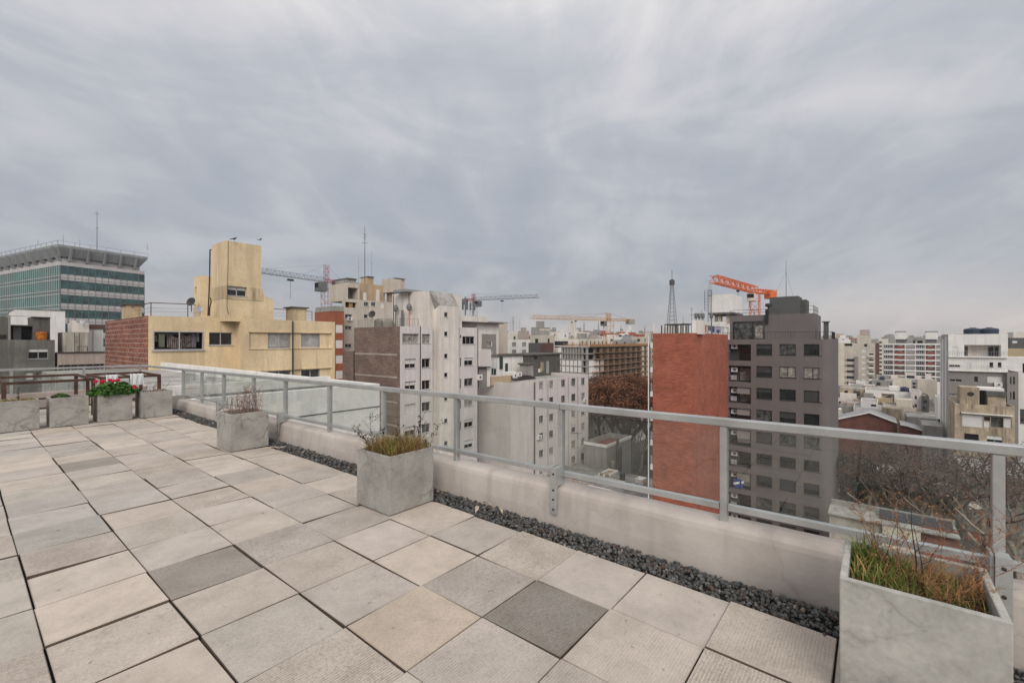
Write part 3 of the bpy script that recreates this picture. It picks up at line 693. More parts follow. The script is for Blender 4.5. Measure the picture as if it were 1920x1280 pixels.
# ---- main railing
def main_railing():
    RXc = PX+0.10
    root = empty('glass_railing', (RXc, 5, 0.3), 'long grey aluminium railing with glass panes standing on the parapet wall', 'railing')
    b = MB()
    for ya, yb in ((-3.0, 2.02), (2.024, 7.0), (7.004, 15.42)):
        A = Vector((RXc, ya, railz(ya)-0.025)); B_ = Vector((RXc, yb, railz(yb)-0.025)); b.beam(A, B_, 0.062, 0.05)
    o = b.build('handrail', 'alu', root); bv = o.modifiers.new('b', 'BEVEL'); bv.width = 0.006; bv.segments = 2
    posts = [-1.70, -0.47, 0.76, 2.02, 3.26, 4.49, 5.70, 6.99, 8.16, 9.5, 10.7, 11.9]
    flange = {-1.70: 0, -0.47: 1, 0.76: 0, 2.02: 1, 3.26: 0, 4.49: 1, 5.70: 0, 6.99: 1, 8.16: 0, 9.5: 1, 10.7: 0, 11.9: 0}
    for y in posts:
        c = crest(y)-0.01; t = railz(y)-0.052
        b = MB(); b.box(RXc-0.025, y-0.022, c, RXc+0.028, y+0.022, t)
        if not flange[y]: b.box(RXc-0.028, y-0.024, c, RXc+0.031, y+0.024, c+0.012)
        po = b.build('post', 'alu', root); bv = po.modifiers.new('b', 'BEVEL'); bv.width = 0.003
        if flange[y]:
            b = MB(); xa = PX-0.022; b.box(xa, y-0.030, 0.10, xa+0.018, y+0.026, c+0.17); b.box(xa+0.018, y+0.028, c+0.014, RXc-0.002, y+0.040, c+0.17)
            b.box(xa+0.018, y-0.030, c+0.02, RXc-0.027, y+0.020, c+0.165)
            br = b.build('bracket', 'alu', po)
            b = MB()
            for zz in (0.14, 0.22, c-0.01, c+0.12): b.tube([(xa-0.005, y-0.002, zz), (xa+0.001, y-0.002, zz)], 0.009, 8)
            b.build('bolt', 'dark_metal', br)
    ends = posts
    for y0, y1 in zip(posts[:-1], posts[1:]):
        b = MB(); A = Vector((RXc, y0+0.026, crest(y0)+0.095)); B_ = Vector((RXc, y1-0.026, crest(y1)+0.095)); b.beam(A, B_, 0.045, 0.036); o = b.build('bottom_rail', 'alu', root)
        b = MB(); x0 = RXc-0.003; x1 = RXc+0.003
        za, zb = crest(y0)+0.116, crest(y1)+0.116; ta, tb = railz(y0)-0.052, railz(y1)-0.052
        b.hexa([(x0, y0+0.03, za), (x1, y0+0.03, za), (x1, y1-0.03, zb), (x0, y1-0.03, zb), (x0, y0+0.03, ta), (x1, y0+0.03, ta), (x1, y1-0.03, tb), (x0, y1-0.03, tb)])
        b.build('glass_pane', 'rail_glass', root)
    # far return of the railing
    root = empty('end_railing', (0, 15.42, 0.3), 'pale railing crossing the far end of the terrace, in front of the dark grey building', 'railing')
    z = railz(15.42)
    b = MB(); b.beam((-2.8, 15.45, z-0.025), (RXc-0.04, 15.45, z-0.025), 0.06, 0.05); b.build('handrail', 'alu', root)
    for x in (-0.35, 0.80, 2.02, RXc-0.03):
        b = MB(); b.box(x-0.025, 15.43, 0.27, x+0.025, 15.48, z-0.052); b.build('post', 'alu', root)
    for x0, x1 in ((-1.6, -0.38), (-0.32, 0.77), (0.83, 1.99), (2.05, RXc-0.06)):
        b = MB(); b.box(x0, 15.452, 0.32, x1, 15.458, z-0.052); b.build('glass_pane', 'rail_glass', root)
main_railing()

# ---- planters
def planter(x0, y0, label, h=0.51, s=0.495, m='planter_concrete', soil=0.07):
    root = empty('concrete_planter', (x0+s/2, y0+s/2, 0.006), label, 'planter', 'square concrete planters')
    b = MB(); t = 0.028; z0 = 0.008; a = [(x0, y0), (x0+s, y0), (x0+s, y0+s), (x0, y0+s)]; i = [(x0+t, y0+t), (x0+s-t, y0+t), (x0+s-t, y0+s-t), (x0+t, y0+s-t)]
    zi = h-soil-0.1; i2 = i
    for k in range(4):
        q = (k+1) % 4
        b.poly([(*a[k], z0), (*a[q], z0), (*a[q], h), (*a[k], h)]); b.poly([(*a[k], h), (*a[q], h), (*i[q], h), (*i[k], h)]); b.poly([(*i[k], h), (*i[q], h), (*i2[q], zi), (*i2[k], zi)])
    b.poly([(*p, z0) for p in a[::-1]]); b.poly([(*p, zi) for p in i2])
    o = b.build('box', m, root); bm_merge(o); bv = o.modifiers.new('b', 'BEVEL'); bv.width = 0.005; bv.segments = 2; bv.limit_method = 'ANGLE'
    b = MB(); n = 9; rnd = random.Random(int(x0*100+y0*7)); hs = [[h-soil+rnd.uniform(-0.012, 0.012) for _ in range(n+1)] for _ in range(n+1)]
    xa, ya, w = x0+t+0.002, y0+t+0.002, s-2*t-0.004
    for p in range(n):
        for q in range(n):
            b.poly([(xa+w*p/n, ya+w*q/n, hs[p][q]), (xa+w*(p+1)/n, ya+w*q/n, hs[p+1][q]), (xa+w*(p+1)/n, ya+w*(q+1)/n, hs[p+1][q+1]), (xa+w*p/n, ya+w*(q+1)/n, hs[p][q+1])])
    b.build('soil', 'soil', root)
    return x0+s/2, y0+s/2, h-soil
def bm_merge(o):
    import bmesh
    bm = bmesh.new(); bm.from_mesh(o.data); bmesh.ops.remove_doubles(bm, verts=bm.verts, dist=1e-5); bmesh.ops.recalc_face_normals(bm, faces=bm.faces); bm.to_mesh(o.data); bm.free()

def blades(b, rnd, cx, cy, z, sx, sy, n, l0, l1, mats, w=0.004, lean=0.5):
    for _ in range(n):
        x = cx+rnd.uniform(-sx, sx); y = cy+rnd.uniform(-sy, sy); l = rnd.uniform(l0, l1); a = rnd.uniform(0, 6.28); le = rnd.uniform(0.1, 1)*lean
        dx, dy = math.cos(a), math.sin(a); px, py = -dy*w, dx*w; m = rnd.choice(mats); pr = None
        segs = 4
        for k in range(segs+1):
            t = k/segs; r = l*le*t*t; h = l*(t-0.35*le*t*t*1.2); ww = 1-t*0.92
            p = ((x+dx*r-px*ww, y+dy*r-py*ww, z+h), (x+dx*r+px*ww, y+dy*r+py*ww, z+h))
            if pr: b.poly([pr[0], pr[1], p[1], p[0]], m)
            pr = p
def weed(b, rnd, base, h, lean, r0, nb, leaf_m, leaf_n, leaf_s, stem_m=0, wander=0.25, blen=0.35):
    """a dried stalk with side twigs and clusters of withered leaves"""
    p = Vector(base); d = Vector((lean[0], lean[1], 1)).normalized(); pts = [p.copy()]; n = 9
    for k in range(n):
        d = (d+Vector((rnd.uniform(-1, 1), rnd.uniform(-1, 1), rnd.uniform(-0.3, 0.3)))*wander).normalized(); p = p+d*h/n; pts.append(p.copy())
    b.tube(pts, [r0*(1-0.75*k/n) for k in range(n+1)], 4, stem_m)
    spots = []
    for j in range(nb):
        k = rnd.randint(2, n); q = pts[k]; a = rnd.uniform(0, 6.28); dd = Vector((math.cos(a), math.sin(a), rnd.uniform(0.2, 1.2))).normalized(); l = h*blen*rnd.uniform(0.4, 1)
        tp = [q, q+dd*l*0.5+Vector((0, 0, l*0.05)), q+dd*l+Vector((rnd.uniform(-.2, .2)*l, rnd.uniform(-.2, .2)*l, l*0.1))]
        b.tube(tp, [r0*0.45, r0*0.35, r0*0.2], 3, stem_m); spots += [(tp[0], tp[1]), (tp[1], tp[2])]
    spots += [(pts[k], pts[k+1]) for k in range(3, n)]
    for _ in range(leaf_n):
        A, B_ = rnd.choice(spots); c = A.lerp(B_, rnd.random())+Vector((rnd.uniform(-1, 1), rnd.uniform(-1, 1), rnd.uniform(-1, 1)))*leaf_s*1.2
        u = Vector((rnd.uniform(-1, 1), rnd.uniform(-1, 1), rnd.uniform(-1, 1))).normalized(); v = u.cross(Vector((rnd.uniform(-1, 1), rnd.uniform(-1, 1), rnd.uniform(-1, 1)))).normalized(); s = leaf_s*rnd.uniform(0.5, 1.1)
        b.poly([c-u*s, c-v*s*0.45, c+u*s, c+v*s*0.45], leaf_m)
def plants():
    rnd = random.Random(21)
    # nearest planter: lush grass, straw tangle, tall bare stems
    cx, cy, z = planter(2.33, -0.385, 'nearest and largest-looking concrete planter, filled with green grass', m='planter_pale')
    b = MB()
    blades(b, rnd, cx, cy+0.11, z-0.005, 0.20, 0.10, 620, 0.04, 0.14, [0, 0, 0, 1], 0.0032, 1.0)
    blades(b, rnd, cx, cy-0.03, z-0.005, 0.20, 0.19, 900, 0.03, 0.10, [0, 0, 1, 2], 0.0028, 1.2)
    blades(b, rnd, cx+0.12, cy+0.17, z, 0.07, 0.05, 90, 0.10, 0.20, [0], 0.004, 0.9)
    o = b.build('grass_clump', ['grass_green', 'grass_straw', 'grass_rust'], origin=(cx, cy, z)); tag(o, 'bright green grass growing thickly in the nearest planter', 'grass')
    b = MB()
    for _ in range(34):
        weed(b, rnd, (cx+rnd.uniform(-0.12, 0.17), cy+rnd.uniform(-0.19, 0.0), z), rnd.uniform(0.08, 0.17), (rnd.uniform(-.8, .8), rnd.uniform(-.8, .4)), 0.0012, 14, 1, 45, 0.0035, 0, 0.5, 0.6)
    o = b.build('straw_tangle', ['seed_tan', 'seed_tan'], origin=(cx, cy, z)); tag(o, 'tan dry tangle of fine stems over the grass of the nearest planter', 'dry plant')
    b = MB()
    for (ox, oy, h, lx, ly) in ((0.10, 0.02, 0.34, 0.05, 0.15), (0.0, 0.08, 0.30, 0.2, 0.1), (0.08, 0.12, 0.33, 0.1, 0.0), (-0.05, 0.05, 0.27, 0.2, 0.2), (0.18, -0.16, 0.33, 0.7, -0.4), (0.16, -0.19, 0.38, 0.3, -0.8), (0.14, -0.05, 0.30, 0.15, 0.05), (0.16, 0.08, 0.30, 0.1, 0.2), (0.05, -0.15, 0.36, 0.4, -0.35), (0.12, -0.17, 0.36, 0.5, -0.5), (0.15, -0.10, 0.34, 0.3, -0.2), (0.10, -0.18, 0.30, 0.6, -0.7), (0.02, 0.0, 0.28, 0.3, 0.2), (0.17, -0.02, 0.33, 0.4, 0.1)):
        weed(b, rnd, (cx+ox, cy+oy, z), h, (lx, ly), 0.0018, 12, 1, 170, 0.0050, 0, 0.22, 0.5)
    o = b.build('dry_weed', ['stalk_rust', 'seed_tan'], origin=(cx, cy, z)); tag(o, 'tall rusty seed-bearing weed stems leaning out of the nearest planter', 'dry plant')
    b = MB(); weed(b, rnd, (cx+0.02, cy-0.02, z), 0.34, (0.15, 0.16), 0.0035, 2, 0, 0, .01, 0, 0.13, 0.4); weed(b, rnd, (cx-0.05, cy-0.03, z), 0.28, (0.35, 0.02), 0.003, 2, 0, 0, .01, 0, 0.13, 0.4); weed(b, rnd, (cx+0.13, cy+0.10, z), 0.24, (0.2, -0.1), 0.0025, 1, 0, 0, .01, 0, 0.15, 0.4)
    o = b.build('withered_shoot', 'stalk_dark', origin=(cx, cy, z)); tag(o, 'black leafless stems standing in the nearest planter', 'dry plant')
    # second planter
    cx, cy, z = planter(2.325, 3.22, 'concrete planter with golden grass and dark withered stalks, second from the camera')
    b = MB(); blades(b, rnd, cx+0.02, cy-0.02, z-0.005, 0.22, 0.21, 1700, 0.09, 0.26, [1, 1, 1, 2, 0], 0.0045, 0.9)
    o = b.build('grass_clump', ['grass_green', 'grass_straw', 'grass_rust'], origin=(cx, cy, z)); tag(o, 'golden straw-coloured grass in the second planter', 'grass')
    b = MB()
    for (ox, oy, h, lx, ly) in ((-0.13, 0.13, 0.32, -0.25, 0.45), (-0.14, 0.10, 0.26, -0.1, 0.25), (-0.10, 0.05, 0.22, 0.0, 0.15), (0.02, -0.0, 0.28, -0.05, 0.15), (0.16, -0.14, 0.33, 0.15, -0.1), (0.15, -0.16, 0.30, -0.05, 0.0), (0.19, -0.13, 0.27, 0.2, -0.3), (-0.16, 0.14, 0.36, -0.35, 0.5)):
        weed(b, rnd, (cx+ox, cy+oy, z), h*1.12, (lx, ly), 0.0032, 8, 1, 85, 0.011, 0, 0.2, 0.35)
    o = b.build('dry_weed', ['stalk_dark', 'stalk_dark'], origin=(cx, cy, z)); tag(o, 'dark withered stalks rising from the golden grass of the second planter', 'dry plant')
    # third planter
    cx, cy, z = planter(2.32, 6.75, 'concrete planter with thin upright reddish stems, third from the camera')
    b = MB()
    for _ in range(46):
        weed(b, rnd, (cx+rnd.uniform(-.19, .19), cy+rnd.uniform(-.17, .17), z), rnd.uniform(0.18, 0.44), (rnd.uniform(-.15, .15), rnd.uniform(-.15, .15)), 0.0022, 6, 1, 42, 0.008, 0, 0.12, 0.25)
    o = b.build('dry_weed', ['stalk_rust', 'stalk_rust'], origin=(cx, cy, z)); tag(o, 'thin upright reddish dry stems in the third planter', 'dry plant')
    # row of four at the back
    cx, cy, z = planter(0.40, 11.08, 'leftmost planter of the back row, cracked, with low yellowish succulents')
    b = MB(); blades(b, rnd, cx, cy, z-0.01, 0.22, 0.22, 900, 0.04, 0.13, [0, 1, 1], 0.009, 0.8); weed(b, rnd, (cx+0.02, cy+.05, z), 0.25, (0, 0), 0.006, 5, 2, 90, 0.012, 2, 0.05, .1)
    o = b.build('low_succulent', ['grass_green', 'grass_straw', 'bark_dark'], origin=(cx, cy, z)); tag(o, 'low yellow green plants filling the leftmost planter of the back row', 'plant')
    cx, cy, z = planter(1.02, 11.10, 'planter of the back row with a small green mound in its left half, deeply cracked')
    b = MB()
    for _ in range(700):
        a = rnd.uniform(0, 6.28); rr = rnd.random()**.5; x = cx-0.10+0.14*rr*math.cos(a); y = cy-.05+0.17*rr*math.sin(a); zz = z+0.13*(1-rr*rr)**.5*rnd.uniform(.7, 1)+.01
        s = rnd.uniform(.008, .018); u = Vector((rnd.uniform(-1, 1), rnd.uniform(-1, 1), rnd.uniform(-.4, .4))).normalized()*s; v = Vector((-u.y, u.x, rnd.uniform(-.5, .5)*s)); c = Vector((x, y, zz)); b.poly([c-u, c-v, c+u, c+v])
    o = b.build('herb_mound', 'geranium_leaf', origin=(cx, cy, z)); tag(o, 'small round green herb mound in the second planter of the back row', 'plant')
    cx, cy, z = planter(1.64, 11.12, 'planter of the back row that holds the pink-red geranium')
    root = empty('geranium', (cx, cy, z), 'leafy green geranium with pink-red flower heads in the back row', 'flower')
    b = MB()
    for _ in range(1500):
        a = rnd.uniform(0, 6.28); rr = rnd.random()**.5*0.36; x = cx+0.02+rr*1.05*math.cos(a); y = cy-.05+rr*.75*math.sin(a); zz = z+0.02+0.26*max(0, 1-(rr/.38)**2)**.5*rnd.uniform(.3, 1)+rnd.uniform(-.02, .02)
        s = rnd.uniform(.016, .032); nrm = Vector((rnd.uniform(-.8, .8), rnd.uniform(-1, .5), rnd.uniform(.3, 1))).normalized(); u = nrm.cross(Vector((0, 0, 1))).normalized()*s; v = nrm.cross(u); c = Vector((x, y, zz))
        b.poly([c+u*math.cos(t)+v*math.sin(t)+nrm*(0.18*s*(k % 2)) for k, t in enumerate([j*1.047 for j in range(6)])])
    b.build('foliage', 'geranium_leaf', root)
    for (px, py) in ((822, 250), (882, 248), (1010, 238), (940, 240), (860, 282), (1152, 296), (975, 245)):
        X, Y = px*.21875, 660+py*.21875; c = at(X, Y, 8.55+rnd.uniform(-.1, .15)); q = MB()
        for _ in range(60):
            o3 = Vector((rnd.gauss(0, 1), rnd.gauss(0, 1), rnd.gauss(0, .7))).normalized()*0.038*rnd.uniform(.5, 1); s = .013; u = Vector((rnd.uniform(-1, 1), rnd.uniform(-1, 1), rnd.uniform(-1, 1))).normalized()*s; v = u.cross(o3.normalized()); q.poly([c+o3-u, c+o3-v, c+o3+u, c+o3+v])
        q.tube([c, Vector((c.x*.8+cx*.2, c.y*.8+cy*.2, z+.05))], .004, 4, 1)
        q.build('flower_head', ['geranium_red', 'geranium_leaf'], root)
    cx, cy, z = planter(2.26, 11.06, 'rightmost planter of the back row, with a few arching bare stems')
    b = MB()
    for _ in range(16): weed(b, rnd, (cx+rnd.uniform(-.2, .2), cy+rnd.uniform(-.2, .2), z), rnd.uniform(0.15, 0.32), (rnd.uniform(-.9, .9), rnd.uniform(-.6, .6)), 0.003, 3, 1, 14, 0.01, 0, 0.3, 0.4)
    o = b.build('dry_weed', ['stalk_rust', 'stalk_rust'], origin=(cx, cy, z)); tag(o, 'sparse arching reddish stems in the rightmost planter of the back row', 'dry plant')
plants()

# ---- dry leaves on the gravel
def dry_leaves():
    rnd = random.Random(4)
    spots = [(350, 603, .045, 0.4), (408, 573, .05, 1.9), (412, 598, .05, 2.6), (483, 610, .042, 1.1)]
    labs = ['pale dry leaf on the gravel, leftmost of the group of four', 'pale dry leaf standing up, the highest of the four on the gravel', 'long pale dry leaf in the middle of the four on the gravel', 'pale dry leaf on the gravel, rightmost of the group of four']
    for (zx, zy, s, a), lb in zip(spots, labs):
        X, Y = 780+zx*.328, 760+zy*.328; D = (EYE-0.03)*FPX/(Y-640); x, y = ray(X, D); b = MB(); n = 8
        u = Vector((math.cos(a), math.sin(a), .25)); v = Vector((-math.sin(a), math.cos(a), .35)); c = Vector((x, y, .045)); up = []; lo = []
        for k in range(n+1):
            t = k/n; wd = math.sin(math.pi*t)**.8*s*.36; q = c+u*(t-.5)*2*s+Vector((0, 0, .02*math.sin(t*3))); up.append(q+v*wd); lo.append(q-v*wd)
        for k in range(n):
            m0 = (up[k]+lo[k])/2-Vector((0, 0, .006)); m1 = (up[k+1]+lo[k+1])/2-Vector((0, 0, .006)); b.poly([up[k], up[k+1], m1, m0]); b.poly([m0, m1, lo[k+1], lo[k]])
        b.tube([c-u*s, c-u*s*1.4], .002, 4)
        o = b.build('dry_leaf', 'dry_leaf', origin=tuple(c)); tag(o, lb, 'leaf', 'dry leaves on the gravel')
    # pale twig by the third planter
    b = MB(); D = (EYE-.02)*FPX/(840-640); x, y = ray(515, D); b.tube([(x-.12, y+.1, .03), (x, y, .04), (x+.02, y-.08, .035), (x+.09, y-.13, .05)], .006, 5)
    o = b.build('twig', 'dry_leaf', origin=(x, y, .03)); tag(o, 'pale twig lying on the gravel beside the third planter', 'twig')
dry_leaves()

# ---- rusty frames at the back and the cloths on one of them
def frames():
    def frame(x0, y0, x1, y1, h, label, mid):
        root = empty('rusty_frame', ((x0+x1)/2, (y0+y1)/2, 0), label, 'metal frame', 'rusty steel frames at the far end')
        for x in (x0, x1):
            for y in (y0, y1):
                b = MB(); b.box(x-.03, y-.03, .004, x+.03, y+.03, h-.05); b.build('leg', 'rust', root)
        b = MB()
        b.beam((x0-.03, y0, h-.025), (x1+.03, y0, h-.025), .05); b.beam((x0-.03, y1, h-.025), (x1+.03, y1, h-.025), .05); b.beam((x0, y0+.026, h-.024), (x0, y1-.026, h-.024), .05); b.beam((x1, y0+.026, h-.024), (x1, y1-.026, h-.024), .05)
        b.build('top_rail', 'rust', root)
        b = MB(); b.beam((x0+.03, y0, .22), (x1-.03, y0, .22), .035); b.beam((x0+.03, y1, .22), (x1-.03, y1, .22), .035); b.build('stretcher', 'rust', root)
        if mid:
            b = MB()
            for k in range(3): xx = x0+(x1-x0)*(k+1)/4; b.beam((xx, y0+.03, h-.02), (xx, y1-.03, h-.02), .03)
            b.build('cross_bar', 'rust', root)
    frame(0.55, 12.4, 1.76, 14.5, .75, 'larger rusty steel frame on the left, behind the two leftmost back planters', False)
    frame(1.96, 12.86, 2.95, 14.5, .74, 'rusty steel frame on the right, behind the geranium, with cloths over it', True)
    frame(-1.6, 12.3, 0.2, 13.6, .74, 'rusty steel frame at the left edge of the picture', False)
    rnd = random.Random(2)
    for (x, y0, wd, dl, m, lb) in ((2.02, 12.86, .20, .34, 'cloth_white', 'white cloth hanging over the left end of the frame behind the geranium'), (2.42, 12.86, .24, .22, 'cloth_white', 'white cloth folded over the middle of the frame behind the geranium')):
        b = MB(); n = 10; rows = [(0.10, -.24), (.045, -.02), (.0, .022), (-.04, .0), (-.05, -.5*dl), (-.055, -dl)]
        g = [[(x+wd*i/n, y0+r[0]*-1+.012*math.sin(i*1.7+k), .755+r[1]+.006*math.sin(i*2.2)) for i in range(n+1)] for k, r in enumerate([(-a, z) for a, z in rows])]
        for k in range(len(g)-1):
            for i in range(n): b.poly([g[k][i], g[k][i+1], g[k+1][i+1], g[k+1][i]])
        o = b.build('draped_cloth', m, origin=(x, y0, .7)); tag(o, lb, 'cloth')
frames()

# ================================================================== GROUND
def ground():
    b = MB(); b.poly([(-1500, -2500, G), (4500, -2500, G), (4500, 3500, G), (-1500, 3500, G)])
    o = b.build('ground', 'lot'); tag(o, kind='structure')
ground()
FAR = 'low-lying roofs'
# ------------------------------------------------------------------ neighbour roof just beyond the railing
def neighbour():
    B = Bldg('neighbour_building', 'white painted neighbouring roof wall seen through the glass railing, left of the brown brick building', 0, 1, 0, 0, 0, x0y0=None, dx=1, dy=1) if False else None
    root = empty('neighbour_building', (3.4, 12.6, G), 'white painted building wall close behind the glass railing, with a gravel roof', 'building')
    b = MB(); x0, x1, y0, y1 = 3.33, 8.65, 12.5, 40.0; z = .13
    b.box(x0, y0, G, x1, y0+.25, z); b.box(x1-.2, y0+.252, G, x1, y1, z-.004); b.box(x0, y0+.252, G, x0+.2, 15.0, z-.006)
    b.box(x0+.202, 15.2, -1.0, x1-.202, 15.4, .25)
    b.build('wall', 'white_wall', root)
    b = MB(); b.box(x0+.202, y0+.252, G, x1-.202, 15.18, -.05); b.build('roof', 'roof_gravel', root)
    b = MB(); b.box(x0, 15.42, G, x1-.202, y1, -.35); b.build('rear_roof', 'roof_pale', root)
    b = MB(); b.box(x0, y0-.012, -.62, x1, y0-.002, -.585); b.build('joint_strip', 'dark_concrete', root)
neighbour()

# ------------------------------------------------------------------ yellow building
def yellow():
    Y = Bldg('yellow_building', 'yellow apartment building with a red block side wall, nearest on the left', 278, 29.0, 197, 440, 591.5, {'A': 'block_red', 'B': 'yellow', 'C': 'yellow'}, ph=.25, roof='roof_pale')
    e = Y.e; SH = 2.82
    Y.win('B', 287, 621, 382, 656, 1, style='hole', dd=.35)
    Y.win('B', 392, 623, 436, 647, 1, style='slide', dd=.18)
    Y.win('B', 285, 697, 337, 736, 1, style='slide', dd=.2); Y.win('B', 341, 697, 382, 736, 1, style='slide', dd=.2); Y.win('B', 391, 697, 433, 722, 1, style='curtain', dd=.2)
    Y.finish()
    # laundry window: glazed balcony
    a, b_, c, d_ = Y.B.rect(287, 621, 382, 656)
    f = MB(); t = .06
    for q in ((a, b_, c, c+t), (a, b_, d_-t, d_), (a, a+t, c+t, d_-t), (b_-t, b_, c+t, d_-t), ((a+b_)/2-.03, (a+b_)/2+.03, c+t, d_-t)): Y.B.box(f, *q, -.02, .05)
    Y.B.box(f, a-.08, b_+.08, c-.08, c-.003, -.10, .05)
    wo = f.build('window', 'window_alu', e)
    p = MB(); Y.B.box(p, a-.02, b_+.3, c-.2, d_+.2, 1.1, 1.2); p.build('pane', 'pane_mid', wo)
    rnd = random.Random(9)
    def drape(u0, u1, ztop, drop, m, sag=0.0, dd=.45, folds=9):
        g = MB(); n = 26; r = 7
        P = lambda i, k: Y.B.pt(u0+(u1-u0)*i/n, ztop-sag*math.sin(math.pi*i/n)*.35-drop*k/r*(1-.25*sag*abs(math.sin(3*i/n))), dd+.05*math.sin(i*folds*.35+k*.3))
        for i in range(n):
            for k in range(r): g.poly([P(i, k), P(i+1, k), P(i+1, k+1), P(i, k+1)])
        g.build('laundry', m, wo)
    W = b_-a
    drape(a+W*.30, a+W*.80, d_-.12, .95, 'cloth_brown', .9); drape(a+W*.14, a+W*.25, d_-.2, .85, 'cloth_pale_green', 0, .42); drape(a+W*.80, a+W*.88, d_-.15, .95, 'cloth_lilac', 0, .42); drape(a+W*.03, a+W*.12, d_-.3, .4, 'cloth_white', 0, .5); drape(a+W*.90, a+W*.95, d_-.1, .6, 'cloth_white', 0, .5); drape(a+W*.55, a+W*.80, d_-.1, .5, 'cloth_brown', .5, .40, 14)
    # right hand wing, standing a little forward
    D2 = Y.B.dep(440); xj, yj = ray(440, D2)
    y2 = Face('A', Y.x1).u(461); x2 = Y.x1
    Fw = Face('B', y2); x3 = Fw.u(628); z2 = Fw.z(462, 597.3); zb = G
    b = MB(); h = []
    def R_(p0, q0, p1, q1, dd=.12): a = Fw.rect(p0, q0, p1, q1); h.append((*a, dd)); return a
    band1 = R_(467, 624, 621, 653); 
    facade(b, Fw, x2, x3, zb, z2, [], 0)
    b2 = MB()
    b = MB(); rows = [Fw.rect(467, 624, 621, 653)]
    z0b, z1b = rows[0][2], rows[0][3]; 
    holes = [(Fw.u(467.5), Fw.u(621), z0b-k*SH, z1b-k*SH, .10) for k in range(0, 4)]
    facade(b, Fw, x2, x3, zb, z2, holes, 0)
    Fr = Face('B', y2+.10)                                # recessed band holds the windows
    wins = []
    for k in range(4):
        for (p0, p1, st) in ((502, 544, 'curtain' if k == 0 else 'slide'), (564.5, 599, 'shut' if k == 0 else 'slide')):
            wins.append((Fr.u(p0), Fr.u(p1), z0b-k*SH+.03, z1b-k*SH-.03, .12, st))
    for k in range(4): facade(b, Fr, Fw.u(467.5), Fw.u(621), z0b-k*SH, z1b-k*SH, [w_[:5] for w_ in wins], 0)
    Fa = Face('A', x2); facade(b, Fa, y2, Y.y0-.003, zb, z2, [], 0); facade(b, Face('A', x3), y2, y2+11, zb, z2, [], 0)
    b.box(x2+.003, y2+.005, z2-.3, x2+.16, Y.y0+11, z2-.001); b.box(x2+.165, y2+.003, z2-.3, x3-.003, y2+.16, z2-.003); b.box(x3-.16, y2+.165, z2-.3, x3-.004, y2+11, z2-.005)
    b.build('wing_wall', 'yellow', e)
    b = MB(); b.box(x2+.165, y2+.165, z2-2, x3-.165, y2+11, z2-.25); b.build('wing_roof', 'roof_pale', e)
    for w_ in wins: window(e, Fr, w_[0], w_[1], w_[2], w_[3], w_[5], .12)
    b = MB()
    for k in range(4):
        Fw.box(b, Fw.u(466), Fw.u(622), z1b-k*SH+.003, z1b-k*SH+.06, -.05, -.002); Fw.box(b, Fw.u(466), Fw.u(622), z0b-k*SH-.05, z0b-k*SH-.003, -.05, -.002)
    b.build('string_course', 'yellow_dirty', e)
    b = MB(); u = Fw.u(548); b.tube([Fw.pt(u, z2-.05, -.08), Fw.pt(u, G+3, -.08)], .05, 6); b.build('downpipe', 'dark_metal', e)
    # roof tower
    zr = Y.z1-.25
    def blk(name, c, D, xl, xr, yt, dy=None, dx=None, zb=None, m='yellow', holes=()):
        cx, cy = ray(c, D); F = Face('A', cx); x1 = Face('B', cy).u(xr) if xr else cx+dx; y1 = F.u(xl) if xl else cy+dy
        b = MB(); z1 = zat(yt, D); z0 = zr if zb is None else zb; FB = Face('B', cy)
        hh = [(*FB.rect(*q), .3) for q in holes if len(q) == 4]; ha = [(*F.rect(*q[:4]), .3) for q in holes if len(q) == 5]
        facade(b, FB, cx, x1, z0, z1, hh); facade(b, F, cy, y1, z0, z1, ha); facade(b, Face('A', x1), cy, y1, z0, z1, []); facade(b, Face('C', y1), cx, x1, z0, z1, [])
        b.poly([(cx, cy, z1), (x1, cy, z1), (x1, y1, z1), (cx, y1, z1)]); b.box(cx+.32, cy+.32, z0, x1-.02, y1-.02, z1-.06, 1)
        o = b.build(name, [m, 'interior_dark'], e)
        return FB, F, o, (cx, cy, x1, y1, z1)
    FB, FA, tw, dim = blk('tower', 423, 31.5, 397, 490, 450.5, m='yellow', zb=zat(535, 31.5))
    FB2, FA2, t2, dim2 = blk('tower_base', 423, 31.5, 395, 513, 560, zb=zr, m='yellow', holes=())
    blk('tower_shoulder', 423.2, 31.48, 397, 493, 535, zb=zat(559.7, 31.5), m='yellow_dirty', holes=((427, 537, 463, 555),))
    a, b_, c, d_ = FB.rect(427, 537, 463, 555); window(t2, FB, a, b_, c, d_, 'half', .25)
    blk('tower_annex', 374.5, 33.0, 362, 396, 516.5, zb=zr, m='yellow_trim', holes=((365, 538, 368.5, 552, 1),))
    # sloping shoulder between tower and low part
    b = MB(); y_ = dim[1]+.02; xa = FB.u(491); xb = FB.u(513); za = FB.z(491, 547); zc = FB.z(513, 561); zz = zr; dep = 2.5
    pr = [(xa, zz), (xb, zz), (xb, zc), (xa+.35*(xb-xa), FB.z(499, 556)), (xa, za)]
    b.poly([(p[0], y_, p[1]) for p in pr]); b.poly([(p[0], y_+dep, p[1]) for p in pr][::-1])
    for i in range(len(pr)): q = pr[(i+1) % len(pr)]; p = pr[i]; b.poly([(p[0], y_, p[1]), (p[0], y_+dep, p[1]), (q[0], y_+dep, q[1]), (q[0], y_, q[1])])
    b.build('sloping_block', 'yellow_trim', e)
    b = MB(); u = FA.u(393.5); xx = dim[0]-.12
    b.tube([at(396, 468, 32), at(393.8, 468.5, 31.9), at(393, 520, 31.9), at(391.5, 560, 31.9), at(390, 592, 31.9)], .045, 6)
